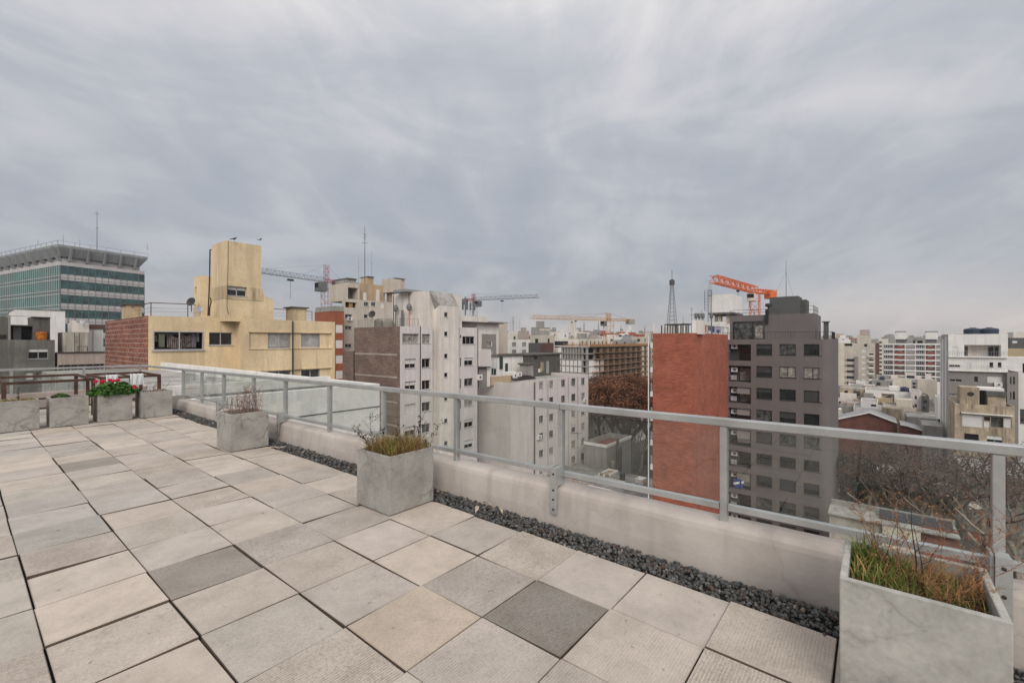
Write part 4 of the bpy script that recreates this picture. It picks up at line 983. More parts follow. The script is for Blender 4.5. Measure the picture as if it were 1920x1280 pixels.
    b.tube([at(394.5, 558, 31.8), at(396, 566, 31.8), at(393.5, 575, 31.8), at(392.5, 592, 31.8)], .04, 6); b.build('vent_pipe', 'rust', e)
    b = MB(); b.tube([at(428, 452, 31.35), at(427.5, 500, 31.35), at(425.5, 575, 31.35), at(428.5, 590, 31.35)], .02, 5); b.build('cable', 'dark_metal', e)
    # chimney blocks
    for (c, D, xl, xr, yt) in ((239, 33, 228, 266, 571), (549, 36.5, 536, 575, 577)):
        cx, cy = ray(c, D); x1 = Face('B', cy).u(xr); y1 = Face('A', cx).u(xl); z1 = zat(yt, D); b = MB(); b.box(cx, cy, zr-.1, x1, y1, z1); b.build('chimney', 'yellow_dirty', e)
        b = MB(); b.box(cx-.15, cy-.15, z1+.003, x1+.15, y1+.15, z1+.1); b.build('chimney_cap', 'dark_concrete', e)
    # roof rail
    P = [at(242, 596, 33.5), at(283, 589, 31), at(364, 590, 33.5), at(444, 592, 37.2), at(463, 595, 37), at(546, 600, 41.5), at(631, 605, 47)]
    P = [Vector((p.x, p.y, zr)) for p in P]
    hts = .95
    b = MB(); tops = [at(242, 576, 33.5), at(283, 567.5, 31), at(352, 570, 33.0), at(444, 577, 37.0), at(463, 575.5, 36.8), at(548, 581, 41.5), at(585, 584, 43)]
    for i in range(len(tops)-1): b.beam(tops[i], tops[i+1], .05); b.beam(tops[i]-Vector((0, 0, .35)), tops[i+1]-Vector((0, 0, .35)), .012); b.beam(tops[i]-Vector((0, 0, .6)), tops[i+1]-Vector((0, 0, .6)), .012)
    for t_ in tops: b.tube([t_, (t_.x, t_.y, zr)], .03, 5)
    b.build('roof_railing', 'rust', e)
    dish(e, *at(359, 566, 32.5), .32, 'dark_metal', .6); dish(e, *at(375, 580, 31.5), .22, 'galv', 1.2)
    # birds
    for (px, py, s, lb) in ((439, 449.0, 1.0, 'black bird standing on the front edge of the yellow roof tower'), (488, 459.2, .7, 'small dark bird perched at the right corner of the yellow roof tower')):
        p = at(px, py+1.5, 31.7); p.z = dim[4]; b = MB()
        b.tube([p+Vector((-.13*s, 0, .10*s)), p+Vector((-.05*s, 0, .14*s)), p+Vector((.05*s, 0, .17*s)), p+Vector((.11*s, 0, .23*s)), p+Vector((.15*s, 0, .27*s))], [.012*s, .05*s, .065*s, .04*s, .015*s], 7)
        b.tube([p+Vector((.14*s, 0, .26*s)), p+Vector((.19*s, 0, .255*s))], [.02*s, .004*s], 5); b.tube([p+Vector((-.28*s, 0, .07*s)), p+Vector((-.10*s, 0, .12*s))], [.025*s, .03*s], 4)
        b.tube([p+Vector((.02*s, .02, 0)), p+Vector((.03*s, .01, .12*s))], .008, 4); b.tube([p+Vector((.02*s, -.02, 0)), p+Vector((.03*s, -.01, .12*s))], .008, 4)
        o = b.build('bird', 'feather', origin=tuple(p)); tag(o, lb, 'bird')
yellow()

# ------------------------------------------------------------------ buildings at the far left
def glass_tower():
    D = 110; cx, cy = ray(113, D); FA = Face('A', cx); FB = Face('B', cy); y1 = cy+62; x1 = cx+17.6
    root = empty('glass_office_tower', (cx, cy, G), 'teal glass office tower with a flared grey concrete crown, far left', 'building'); root.rotation_euler.z = R(12.8)
    ztop = zat(490, D); sh = 27.4/FPX*D
    b = MB(); b.box(cx+.3, cy+.3, G, x1-.3, y1-.3, ztop); b.build('core', 'interior_dark', root)
    bands = []; z = ztop; g1 = MB(); g2 = MB(); wb = MB(); wa = MB()
    for k in range(11):
        zt = ztop-.9-k*sh; zb = zt-sh*.60
        g1.box(cx+.08, cy+.10, zb, x1-.10, cy+.28, zt); g2.box(cx+.08, cy+.3, zb-sh*.34+.02, cx+.25, y1, zt)
        wb.box(cx+.02, cy, zb-sh*.40, x1, cy+.24, zb); wb.box(cx+.02, cy-.10, zb-sh*.22, x1, cy-.002, zb-sh*.17)
        wa.box(cx, cy+.3, zb-sh*.40, cx+.16, y1, zb-sh*.34); wa.box(cx-.06, cy+.3, zb-sh*.14, cx-.002, y1, zb-sh*.09)
    wb.box(cx+.02, cy, ztop-.9, x1, cy+.24, ztop); wa.box(cx, cy+.3, ztop-.9, cx+.16, y1, ztop)
    g1.build('window_band', 'pane_teal', root); g2.build('side_glass', 'pane_teal_pale', root); wb.build('spandrel', 'teal_white', root); wa.build('side_spandrel', 'teal_white', root)
    b = MB(); n = 13
    for i in range(n+1): x = cx+.05+(x1-cx-.1)*i/n; b.box(x-.05, cy-.06, ztop-11*sh, x+.05, cy+.12, ztop-.9)
    for i in range(49): y = cy+.4+i*1.25; b.box(cx-.03, y-.03, ztop-11*sh, cx+.08, y+.03, ztop-.9)
    b.build('mullion', 'crane_grey', root)
    # crown: recessed band then flared concrete tray on fins
    b = MB(); b.box(cx+.8, cy+.8, ztop+.002, x1-.8, y1-.8, ztop+1.3); b.build('attic', 'teal_white', root)
    b = MB(); zb = ztop+1.3; zt = zat(459, D); o = .7
    lo = [(cx+.2, cy+.2), (x1-.9, cy+.2), (x1-.9, y1-.2), (cx+.2, y1-.2)]; hi = [(cx-o, cy-o), (x1+o*.6, cy-o), (x1+o*.6, y1+o), (cx-o, y1+o)]
    for k in range(4): q = (k+1) % 4; b.poly([(*lo[k], zb), (*lo[q], zb), (*hi[q], zt-.6), (*hi[k], zt-.6)]); b.poly([(*hi[k], zt-.6), (*hi[q], zt-.6), (*hi[q], zt), (*hi[k], zt)])
    b.poly([(*p, zt) for p in hi]); b.build('crown', 'crown_concrete', root)
    for i in range(5): x = cx+1+(x1-cx-2)*(i+.25)/4.6; b = MB(); b.hexa([(x-.2, cy-.05, ztop+.3), (x+.2, cy-.05, ztop+.3), (x+.2, cy+1.6, ztop+.3), (x-.2, cy+1.6, ztop+.3), (x-.2, cy-o-.35, zt-.5), (x+.2, cy-o-.35, zt-.5), (x+.2, cy+1, zt-.5), (x-.2, cy+1, zt-.5)]); b.build('fin', 'crown_concrete', root)
    for i in range(13): y = cy+1.5+i*4.6; b = MB(); b.hexa([(cx-.05, y-.25, ztop+.3), (cx+1.6, y-.25, ztop+.3), (cx+1.6, y+.25, ztop+.3), (cx-.05, y+.25, ztop+.3), (cx-o-.5, y-.25, zt-.5), (cx+1, y-.25, zt-.5), (cx+1, y+.25, zt-.5), (cx-o-.5, y+.25, zt-.5)]); b.build('fin', 'crown_concrete', root)
    railing(root, 'roof_railing', 'galv', [(x1+.5, cy-o, zt), (cx-o, cy-o, zt), (cx-o, y1, zt)], .9, .08, step=3)
    p = at(192, 465, 118); antenna(root, p.x, p.y, zt, 10.8, 'crane_grey', 2, .10, 'lattice_mast', 2)
    for px, h in ((126, 3.3), (152, 2.0), (87, 1.6), (262, 1.8)): p = at(px, 460, 113); antenna(root, p.x, p.y, zt, h, 'crane_grey', 3, .05, 'antenna', px)
glass_tower()

def left_group():
    # dark raw concrete building at the left edge
    Y0 = Face('B', 1).u(0)
    D = 50; x, y = ray(103, D); yB = y; F = Face('B', yB); xL = F.u(-60)
    B = Bldg('concrete_building', 'dark grey raw concrete building at the left edge with one white roller-blind window', 0, 1, None, None, 0, 'raw_concrete', x0y0=(xL, yB), dx=x-xL, dy=14, z1=F.z(60, 637), ph=.1)
    B.win('B', 52.5, 653, 90.5, 672.5, 1, style='half', dd=.2); B.win('B', 46.5, 697, 62, 712, 2, 2.8, style='shut', dd=.2); B.win('B', 67, 697, 95, 712, 2, 2.8, style='curtain', dd=.2)
    B.finish(); e = B.e; z = B.z1
    def bx(name, p0, p1, yt, d0, d1, m, yb=None):
        b = MB(); u0, u1 = F.u(p0), F.u(p1); F.box(b, u0, u1, z-.05 if yb is None else F.z((p0+p1)/2, yb), F.z((p0+p1)/2, yt), d0, d1); return b.build(name, m, e)
    bx('roof_room', -60, 15, 592.5, .3, 6, 'raw_concrete'); bx('pillar', 15.3, 20, 591, .1, 6, 'pale_concrete'); bx('recessed_wall', 20.3, 62, 611, 3.0, 6, 'dark_concrete'); bx('canopy_slab', 20.3, 66, 608.8, .6, 6, 'dark_concrete', 610.8)
    bx('door', 29, 44.5, 612, 2.85, 2.98, 'white_paint'); bx('roof_room', 62.3, 95, 595.5, .5, 6, 'dark_concrete'); bx('roof_slab', 61.5, 95.8, 593.6, .3, 6.2, 'dark_concrete', 595.3); bx('window_slot', -30, 12, 627, .25, .29, 'interior_dark', 635)
    bx('equipment', 50, 66, 621, 2.2, 2.8, 'dark_metal', 632)
    p = F.pt(F.u(79), z, -.5); b = MB(); b.lathe(p[0], p[1]+.9, [(.38, z), (.42, z+.15), (.45, z+.75), (.44, z+.85), (.1, z+.88)], 14); o = b.build('copper_drum', 'copper', origin=(p[0], p[1]+.9, z)); tag(o, 'shiny orange copper drum on the roof of the dark concrete building', 'drum')
    b = MB(); a = at(19, 592, 50); c = at(63, 593.5, 50.4); b.tube([a, c], .02, 4); b.build('wire', 'dark_metal', e)
    # pale building behind the left edge
    B2 = Bldg('pale_building', 'pale bluish plain building peeking over the concrete building at the left edge', 28, 75, None, None, 580, 'white_wall', dx=6, dy=14, ph=0); B2.finish()
    # pink building with roof room
    D = 50; x, y = ray(108, D)
    P = Bldg('pink_building', 'faded pink building with a ribbon of dark windows between the concrete and the yellow buildings', 108, 50, 97.5, 200, 661.5, {'A': 'brick_brown', 'B': 'pink_wall', 'C': 'pink_wall'}, ph=.15, roof='roof_pale')
    P.wu('B', P.B.u(109.5), P.B.u(196), P.B.z(150, 696), P.B.z(150, 683), 'hole', .5)
    P.win('B', 140, 726, 150, 732, 1, style='flat', dd=.2); P.win('B', 134, 718, 149, 735, 1, style='half', dd=.2); P.win('B', 153, 718, 170, 735, 1, style='slide', dd=.2)
    P.finish(); e = P.e
    b = MB(); P.B.box(b, P.B.u(109.7), P.B.u(195.8), P.B.z(150, 695.8), P.B.z(150, 683.2), .45, .5); P.B.box(b, P.B.u(109.7), P.B.u(195.8), P.B.z(150, 694.5), P.B.z(150, 693.3), -.02, .08, 1)
    for k in (120, 133, 147, 160, 175, 188): P.B.box(b, P.B.u(k), P.B.u(k)+.06, P.B.z(150, 695.8), P.B.z(150, 683.3), .38, .445, 2)
    b.build('ribbon_window', ['pane_dark', 'white_paint', 'window_alu'], e)
    b = MB(); P.B.box(b, P.B.u(107), P.B.u(196), P.B.z(150, 661), P.B.z(150, 659.3), -.15, .1); b.build('coping', 'dark_metal', e)
    F = Face('B', P.y0+1.2); z = P.zr
    def bx(name, p0, p1, yt, d0, d1, m, yb=None):
        b = MB(); F.box(b, F.u(p0), F.u(p1), z if yb is None else F.z((p0+p1)/2, yb), F.z((p0+p1)/2, yt), d0, d1); return b.build(name, m, e)
    bx('stucco_room', 117.5, 164, 623, 0, 4, 'old_white'); bx('tank_room', 136, 168, 605, .3, 3.6, 'off_white', 622.6); bx('tank_room', 136, 144, 600.8, .3, 2, 'off_white', 604.6)
    bx('side_wall', 164.5, 200, 616, 2.0, 4, 'white_wall'); bx('tile_band', 168.5, 200, 608, 1.8, 4, 'brown_clad', 615.5); bx('door', 181, 194.5, 619, 1.9, 1.98, 'shutter'); bx('door_frame', 180.2, 181, 618, 1.85, 1.98, 'window_alu')
    b = MB(); 
    for px in (139.5, 148.5): b.tube([F.pt(F.u(px), z, -.15), F.pt(F.u(px), F.z(px, 624), -.15)], .03, 5)
    for k in range(7): zz = z+.25+k*.28; b.tube([F.pt(F.u(139.5), zz, -.15), F.pt(F.u(148.5), zz, -.15)], .018, 4)
    b.build('ladder', 'rust', e)
    b = MB(); b.beam(F.pt(F.u(145), z, -.4), F.pt(F.u(145), z+.85, -.4), .06); b.beam(F.pt(F.u(163), z, -.4), F.pt(F.u(163), z+.85, -.4), .06); b.beam(F.pt(F.u(145), z+.85, -.4), F.pt(F.u(163), z+.85, -.4), .06); b.build('hatch_rail', 'dark_metal', e)
    q = F.pt(F.u(155), F.z(155, 603), .3); dish(e, q[0], q[1]-.6, q[2], .30, 'galv', .9)
mat('old_white', (0.50, 0.46, 0.40), var=0.14, streak=0.7, stain=(0.13, 0.11, 0.09), vscale=.7)
left_group()

# ------------------------------------------------------------------ middle group
def middle():
    # orange slab building behind the yellow one
    B = Bldg('orange_building', 'narrow orange-red apartment slab with white shutters behind the yellow building', 627, 64, 590, 645, 583, 'orange_brick', ph=0, roof='pale_concrete')
    B.wu('B', B.B.u(628.3), B.B.u(634.5), -1, -1, 'hole') if False else None
    for k in range(9): c = B.z1-.75-2.15*k*1.0
    B.grid('B', .25, 1, 1.1, B.z1-1.9, 1.2, 8, 2.2*1.0, 'flatshut', .1)
    B.finish()
    b = MB(); b.box(B.x0+.1, B.y0+.1, B.z1+.13, B.x1, B.y1, B.z1+.75); b.build('attic', 'pale_concrete', B.e)
    # beige apartment tower
    T = Bldg('beige_tower', 'beige apartment tower with stepped roof rooms and antennas, left of centre', 645, 68, 641, 740, 559.5, 'beige_wall', ph=.2, roof='roof_pale')
    T.win('B', 647.5, 566.5, 668.5, 576.5, 1, style='hole', dd=.5)
    for px in (682.5, 696): T.win('B', px, 566.5, px+8, 573.5, 1, style='small', dd=.15)
    T.win('B', 713.5, 567.5, 719.5, 577.5, 1, style='flatshut', dd=.1)
    T.win('B', 647, 589, 660, 596, 1, style='mid'); T.win('B', 682.5, 589.5, 689.5, 596, 1, style='small'); T.win('B', 647, 611, 659, 617.5, 3, 2.75, style='mid')
    T.finish(); e = T.e; F = T.B; zr = T.zr
    b = MB(); a = F.rect(647.5, 566.5, 668.5, 576.5); F.box(b, *a, .45, .5); b.build('loggia_back', 'interior_dark', e)
    b = MB()
    for k in range(4): F.box(b, a[0]+.75+k*.16, a[0]+.85+k*.16, a[2]+.05, a[3]-.1, .2, .26)
    b.build('yellow_blind', 'crane_yellow', e)
    F2 = Face('B', T.y0+1.0)
    def bx(name, p0, p1, yt, d0, d1, m, yb=None, lift=0):
        b = MB(); F2.box(b, F2.u(p0), F2.u(p1), zr if yb is None else F2.z((p0+p1)/2, yb), F2.z((p0+p1)/2, yt), d0, d1); return b.build(name, m, e)
    bx('roof_room', 648.5, 652.5, 531, 0, 5, 'beige_wall'); bx('roof_room', 652.8, 674, 531, 0, 5, 'beige_wall', 539.5); bx('roof_room', 671, 674.5, 539.7, 0, 5, 'beige_wall'); bx('loggia_back', 653, 671, 540, 2, 5, 'pale_concrete')
    bx('roof_wall', 675, 727, 532, .8, 5, 'tan_wall'); bx('door', 686, 691.5, 548, .70, .79, 'white_paint'); bx('duct', 710, 716, 543, .6, .79, 'off_white')
    bx('tank_block', 654.5, 671, 523.5, .5, 4, 'pale_concrete', 530.6); bx('tank_cap', 653.8, 671.8, 521.3, .3, 4.2, 'dark_concrete', 523.2)
    bx('chimney', 696, 707, 519, 1, 3, 'tan_wall', 531.6); bx('chimney_cap', 695.2, 707.8, 517.5, .8, 3.2, 'dark_concrete', 518.7)
    bx('water_tank', 723.5, 742, 524.5, -1.6, 1.2, 'beige_wall', 549.5); bx('tank_arm', 742.3, 752.5, 526, -1, 1, 'beige_wall', 548.5); bx('tank_lid', 733, 752, 523, -1.3, 1.1, 'dark_concrete', 524.2); bx('tank_leg', 729, 738, 549.8, -.6, .6, 'old_tan')
    for px, h, wd in ((672.5, 4.2, .04), (684, 9.0, .12), (697, 5.2, .05)): p = at(px, 531, 70.5); antenna(e, p.x, p.y, zat(531, 70.5), h, 'crane_grey', 4 if wd > .1 else 2, wd*.6, 'antenna', px)
    F = T.B
    ac_unit(e, F, F.u(650), F.z(653, 601))
    b = MB(); rnd = random.Random(8)
    # white building with brown brick flank
    W = Bldg('white_building', 'white apartment building with a brown brick flank in the middle left', 750, 51, 664, 811.5, 611.5, {'A': 'brick_brown', 'B': 'lilac_wall', 'C': 'lilac_wall'}, ph=.2, roof='roof_pale')
    SH = 2.62
    W.win('B', 754.5, 625.5, 785.5, 643.5, 1, style='curtain', dd=.25); W.win('B', 791.5, 626, 807, 643.5, 1, style='curtain', dd=.25)
    W.win('B', 759, 672.5, 780, 690, 8, SH, styles=['half', 'half', 'shut', 'half', 'curtain'], dd=.25); W.win('B', 791, 672, 807, 689, 8, SH, styles=['slide', 'small', 'slide', 'mid'], dd=.25)
    W.finish(); e = W.e
    b = MB()
    for py in (665, 708, 755, 799, 843): Fz = W.A; F = W.A; zz = F.z(748, py); F.box(b, W.y0+.5, F.u(665.5), zz-.1, zz+.1, -.03, -.002)
    b.build('string_course', 'pink_wall', e)
    FA = W.A
    b = MB(); b.box(W.x0+.4, W.y1+.003, G, W.x0+6, FA.u(637.5), zat(657, 62)); b.build('brick_annex', 'brick_brown', e)
    b = MB(); b.tube([FA.pt(FA.u(664.5), zat(657, 62), -.05), FA.pt(FA.u(664.5), G+2, -.05)], .07, 5); b.build('downpipe', 'dark_metal', e)
    # stair tower
    yT = W.y0+.4; FT = Face('B', yT); xT = FT.u(788.5); FTA = Face('A', xT); zT = FT.z(790, 546)
    b = MB(); x2 = FT.u(866); yb = FTA.u(735); zc = FT.z(866, 556.5)
    facade(b, FTA, yT, yb, W.zr, zT, []); holes = [(*FT.rect(816, 0, 817, 1)[:2], -90, -89, .1)]
    xs = FT.u(812); facade(b, FT, xT, xs, W.zr, zT, []); facade(b, FT, xs+.0, x2, G, zT, []); facade(b, Face('A', x2), yT, yb, G, zT, []); facade(b, Face('C', yb), xT, x2, G, zT, [])
    b.poly([(xT, yT, zT), (x2, yT, zT), (x2, yb, zT), (xT, yb, zT)]); b.build('tower_wall', 'off_white', e)
    # protruding stair shaft with lean-to top
    yS = W.y0-.55; FS = Face('B', yS); s0, s1 = FS.u(824.5), FS.u(860); zs = FS.z(842, 573)
    b = MB(); hs = []
    for py in (586, 622, 663.5, 699, 743, 785, 827): a = FS.rect(833, py-.5, 839.5, py+8); hs.append((*a, .15))
    facade(b, FS, s0, s1, G, zs, hs); facade(b, Face('A', s0), yS, yT, G, zs, []); facade(b, Face('A', s1), yS, yT, G, zs, []); b.build('stair_shaft', 'off_white', e)
    for h in hs: window(e, FS, h[0], h[1], h[2], h[3], 'small', .12)
    b = MB(); za = zs; zbk = FT.z(815, 552)+.4; x0_ = s0-.9; b.poly([(s0, yS-.02, za), (s1, yS-.02, za), (s1-.3, yT-.02, zbk), (x0_, yT-.02, zbk)]); b.poly([(s0, yS-.02, za), (x0_, yT-.02, zbk), (s0-.02, yT-.02, za-.5)]); b.poly([(s1, yS-.02, za), (s1-.3, yT-.02, zbk), (s1, yT-.02, za)]); b.build('lean_to_roof', 'roof_pale', e)
    # right section
    yR = W.y0+.15; FR = Face('B', yR); r0, r1 = FR.u(861), FR.u(896); zR = FR.z(880, 614)
    b = MB(); hs = []
    st = ['slide', 'half', 'mid', 'curtain', 'half', 'half', 'half', 'half']
    for k, py in enumerate((630.5, 670.5, 709, 747, 786, 824.5, 863)):
        a = FR.rect(867 if k == 0 else 870.5, py, 890 if k == 0 else 887, py+14.5); hs.append((*a, .2))
    slots = [(*FR.rect(862.2, py, 865, py+h), .2) for py, h in ((628, 6), (671, 16), (710, 18), (750, 16), (790, 16))]
    facade(b, FR, r0, r1, G, zR, hs+slots); facade(b, Face('A', r0), yR, yT, G, zR, []); facade(b, Face('A', r1), yR, yR+10, G, zR, []); b.poly([(r0, yR, zR), (r1, yR, zR), (r1, yR+10, zR), (r0, yR+10, zR)]); b.build('right_wall', 'lilac_wall', e)
    for k, h in enumerate(hs): window(e, FR, h[0], h[1], h[2], h[3], st[k], .2)
    for h in slots: window(e, FR, h[0], h[1], h[2], h[3], 'flat', .15)
    # roof clutter
    b = MB(); b.box(*FT.pt(FT.u(776), zT+.002, 1.5), *FT.pt(FT.u(807), FT.z(790, 541.3), 4)); b.build('roof_slab_block', 'crown_concrete', e)
    railing(e, 'roof_railing', 'crane_grey', [FA.pt(FA.u(668), W.zr, .3), FA.pt(W.y0+.3, W.zr, .3), W.B.pt(W.B.u(788), W.zr, .3)], 1.15, .03, bars=.35, step=3)
    for px, h in ((702, 1.35), (717, 1.2), (723, 1.25)): p = at(px, 609, 56); tank(e, p.x+.6, p.y, W.zr, .55, h, 'tank_fibre')
    p = at(698, 600, 55); dish(e, p.x, p.y, p.z+.7, .45, 'dark_metal', .5)
    FL = Face('A', xT-.25); b = MB(); u0, u1 = FTA.u(745), FTA.u(757)
    for u in (u0, u1): b.tube([FTA.pt(u, W.zr, -.2), FTA.pt(u, zT-.3, -.2)], .025, 5)
    for k in range(14): zz = W.zr+.3+k*.3; b.tube([FTA.pt(u0, zz, -.2), FTA.pt(u1, zz, -.2)], .018, 4)
    b.build('ladder', 'galv', e)
    for px, m in ((749, 'crane_grey'), (774.5, 'crane_orange')):
        u = FTA.u(px); q = FTA.pt(u, W.zr+2.2, -.6); b = MB(); b.tube([(q[0], q[1], W.zr), q], .05, 6); b.build('flue_pipe', m, e); b = MB(); b.lathe(q[0], q[1], [(.12, q[2]), (.3, q[2]+.15), (.34, q[2]+.5), (.2, q[2]+.8), (.05, q[2]+.85)], 10); b.build('flue_cowl', 'crane_grey', e)
    q = FTA.pt(FTA.u(760.5), W.zr, -.5); b = MB(); b.tube([q, (q[0], q[1], W.zr+2.3)], .16, 8); b.build('flue_pipe', 'crane_grey', e)
    for px in (767.5, 738): q = FTA.pt(FTA.u(px), 0, -.05); b = MB(); b.tube([(q[0], q[1], W.zr), (q[0], q[1], zT-.1)], .04, 5); b.build('pipe', 'dark_metal', e)
    FR_ = FR; ac_unit(e, FR, r1-.15, FR.z(893, 712.5), .75, .75)
    for px in (787.7, 897.3): F = W.B if px < 800 else FR; q = F.u(px) if px < 800 else r1-.05; b = MB(); b.tube([F.pt(q, zR, -.05), F.pt(q, G+1, -.05)], .05, 5); b.build('downpipe', 'dark_metal', e)
middle()

def centre():
    # white-lilac lower building
    L_ = Bldg('lilac_building', 'pale lilac lower building with rows of small windows in the centre', 958, 64.3, 880, 1103, 718, {'A': 'lilac_blank', 'B': 'lilac_wall', 'C': 'lilac_wall'}, ph=.5, roof='roof_pale')
    SH = 2.69
    cols = ((1011, 1019, 714.5), (1030, 1038, 713), (1052.5, 1060, 711), (1071.5, 1079.5, 709), (1090, 1097, 708))
    sty = ['curtain', 'curtain', 'slide', 'mid', 'slide', 'curtain', 'half']
    for i, (a, b_, y) in enumerate(cols):
        L_.win('B', a, y, b_, y+14, 8, SH, styles=sty[i:]+sty[:i], dd=.18)
    L_.finish(); e = L_.e; F = L_.B
    b = MB()
    for px in (1003, 1027, 1065, 1083): b.tube([F.pt(F.u(px), L_.z1-.2, -.06), F.pt(F.u(px), G+1, -.06)], .05, 5)
    b.build('downpipe', 'pale_concrete', e)
    b = MB(); u = F.u(1001.5); F.box(b, u-.12, u+.12, G, L_.z1-.3, -.04, -.002); b.build('joint', 'dark_concrete', e)
    ac_unit(e, F, F.u(1006.5), F.z(1010, 823), .9, .65); ac_unit(e, F, F.u(1093), F.z(1095, 753), .9, .6)
    b = MB()
    for px, py in ((1066, 812), (1075, 812)): b.beam(F.pt(F.u(px), F.z(px, py), -.9), F.pt(F.u(px)+1.6, F.z(px, py), -.9), .05); b.beam(F.pt(F.u(px)+.5, F.z(px, py), -.9), F.pt(F.u(px)+.5, F.z(px, py), 0), .05)
    b.build('clothes_rack', 'dark_metal', e)
    zr = L_.zr
    def bx(name, p0, p1, yt, inset, dp, m, yb=None, slab=None):
        F2 = Face('B', L_.y0+inset); b = MB(); F2.box(b, F2.u(p0), F2.u(p1), zr if yb is None else F2.z((p0+p1)/2, yb), F2.z((p0+p1)/2, yt), 0, dp)
        if slab: F2.box(b, F2.u(p0)-.3, F2.u(p1)+.3, F2.z((p0+p1)/2, yt)+.002, F2.z((p0+p1)/2, yt)+.25, -.3, dp+.2, 1)
        return b.build(name, [m, 'dark_concrete'] if slab else m, e), F2
    # roof rooms
    bx('roof_room', 921, 992, 667, 9.5, 5, 'white_wall', slab=1); bx('roof_room', 897, 921, 655, 9.0, 5, 'lilac_wall'); 
    o, F2 = bx('dark_roof_room', 993, 1050, 665, 8.0, 6, 'dark_concrete', slab=1)
    for p0, p1, y0, y1, m in ((1013, 1019, 679, 697, 'old_tan'), (1024, 1029, 677, 700, 'tin'), (1001, 1007, 666, 673, 'pane_dark'), (1009, 1012.5, 691, 698, 'white_paint')):
        b = MB(); F2.box(b, F2.u(p0), F2.u(p1), F2.z(p0, y1), F2.z(p0, y0), -.06, -.01); b.build('door', m, e)
    o, F2 = bx('stair_hut', 986, 1000, 683, 6.5, 1.4, 'pale_concrete', slab=1)
    o, F3 = bx('roof_room', 898, 913, 690, 2.5, 2.6, 'grey_panel'); bx('roof_room', 913.2, 919, 691, 2.5, 2.6, 'off_white'); bx('hut_roof', 897, 921, 688, 2.2, 3.2, 'dark_metal', 690)
    F2 = Face('B', L_.y0+9.5)
    for p0, p1, y0, y1 in ((936.5, 942, 669, 692), (947, 951.5, 681, 703), (921.5, 924, 690, 702), (925.5, 929.5, 691, 702), (984, 987, 671, 678)):
        b = MB(); F2.box(b, F2.u(p0), F2.u(p1), F2.z(p0, y1), F2.z(p0, y0), -.12, -.01); b.build('door', 'door_green', e)
    b = MB()
    for px in (921.5, 929): b.tube([F2.pt(F2.u(px), F2.z(px, 690), -.3), F2.pt(F2.u(px), F2.z(px, 656), -.3)], .03, 4)
    for k in range(9): zz = F2.z(925, 688)+k*.32; b.tube([F2.pt(F2.u(921.5), zz, -.3), F2.pt(F2.u(929), zz, -.3)], .02, 4)
    b.build('ladder', 'galv', e)
    o, F4 = bx('tan_coping', 921, 958, 705, 3.2, .5, 'tan_wall'); 
    bx('ac_plinth', 953, 968, 697, 3.6, 1.2, 'white_paint', 702.5); ac_unit(e, Face('B', L_.y0+2.2), Face('B', L_.y0+2.2).u(961), Face('B', L_.y0+2.2).z(964, 708), .8, .7); ac_unit(e, Face('B', L_.y0+2.6), Face('B', L_.y0+2.6).u(969), Face('B', L_.y0+2.6).z(971, 705), .9, .6)
    b = MB(); F5 = Face('B', L_.y0+5); q = [F5.pt(F5.u(968)+i*.45, zr+.25+.55*math.sin(math.pi*i/12), 0) for i in range(13)]
    for i in range(12): b.poly([q[i], q[i+1], (q[i+1][0], q[i+1][1]+2.2, q[i+1][2]), (q[i][0], q[i][1]+2.2, q[i][2])]); b.poly([q[i], q[i+1], (q[i+1][0], q[i+1][1], zr), (q[i][0], q[i][1], zr)])
    b.build('tarpaulin', 'dark_metal', e)
    # beige building behind
    Bg = Bldg('beige_building', 'beige building with an overhanging flat roof and three small windows, behind the white one', 905, 83, 840, 952, 603, {'A': 'beige_wall', 'B': 'beige_wall', 'C': 'beige_wall'}, ph=0, roof='pale_concrete')
    Bg.finish(); e = Bg.e; FA = Bg.A; FB = Bg.B
    x0, y0, z1 = Bg.x0, Bg.y0, Bg.z1
    Bx = Bldg('grey_clad_building', 'cream building front with grey panel under the overhanging roof, in the centre', 895, 78, 850, 935, 606, 'off_white', dx=None, ph=0, roof='pale_concrete')
    for p0 in (898, 905.5, 913): Bx.win('B', p0, 615.5, p0+5.5, 624.5, 1, style='flatshut', dd=.15)
    Bx.win('B', 911.5, 640, 922, 648.5, 1, style='curtain'); Bx.win('B', 911, 661.5, 922, 668, 1, style='curtain'); Bx.finish()
    F = Bx.B; b = MB(); F.box(b, F.u(903), F.u(910.8), F.z(905, 668), F.z(905, 626), -.05, -.003); F.box(b, F.u(922.5), F.u(930), F.z(905, 668), F.z(905, 626), -.05, -.003); F.box(b, F.u(910.9), F.u(922.4), F.z(905, 639), F.z(905, 626), -.05, -.003); F.box(b, F.u(910.9), F.u(922.4), F.z(905, 660), F.z(905, 649.5), -.05, -.003); b.build('grey_cladding', 'grey_panel', Bx.e)
    b = MB(); F.box(b, F.u(862), F.u(937), F.z(900, 605.8), F.z(900, 604), -.9, 8); b.build('roof_slab', 'dark_concrete', Bx.e)
    b = MB(); F.box(b, F.u(866), F.u(918), F.z(900, 603.8), F.z(900, 593), .5, 6); b.build('roof_parapet', 'off_white', Bx.e)
    p = F.pt(F.u(888), F.z(888, 593), 3)
    for px, h, w_ in ((888, 3.5, .3), (902, 3.3, .2), (875, 2.6, .06)):
        q = F.pt(F.u(px), F.z(px, 593), 2); b = MB(); b.tube([q, (q[0], q[1], q[2]+h)], w_*.4, 6)
        if w_ > .1:
            for k in range(3): a = k*2.1; b.box(q[0]+.45*math.cos(a)-.12, q[1]+.45*math.sin(a)-.12, q[2]+h*.35, q[0]+.45*math.cos(a)+.12, q[1]+.45*math.sin(a)+.12, q[2]+h*.35+1.3)
        b.build('antenna_mast', 'crane_grey', Bx.e)
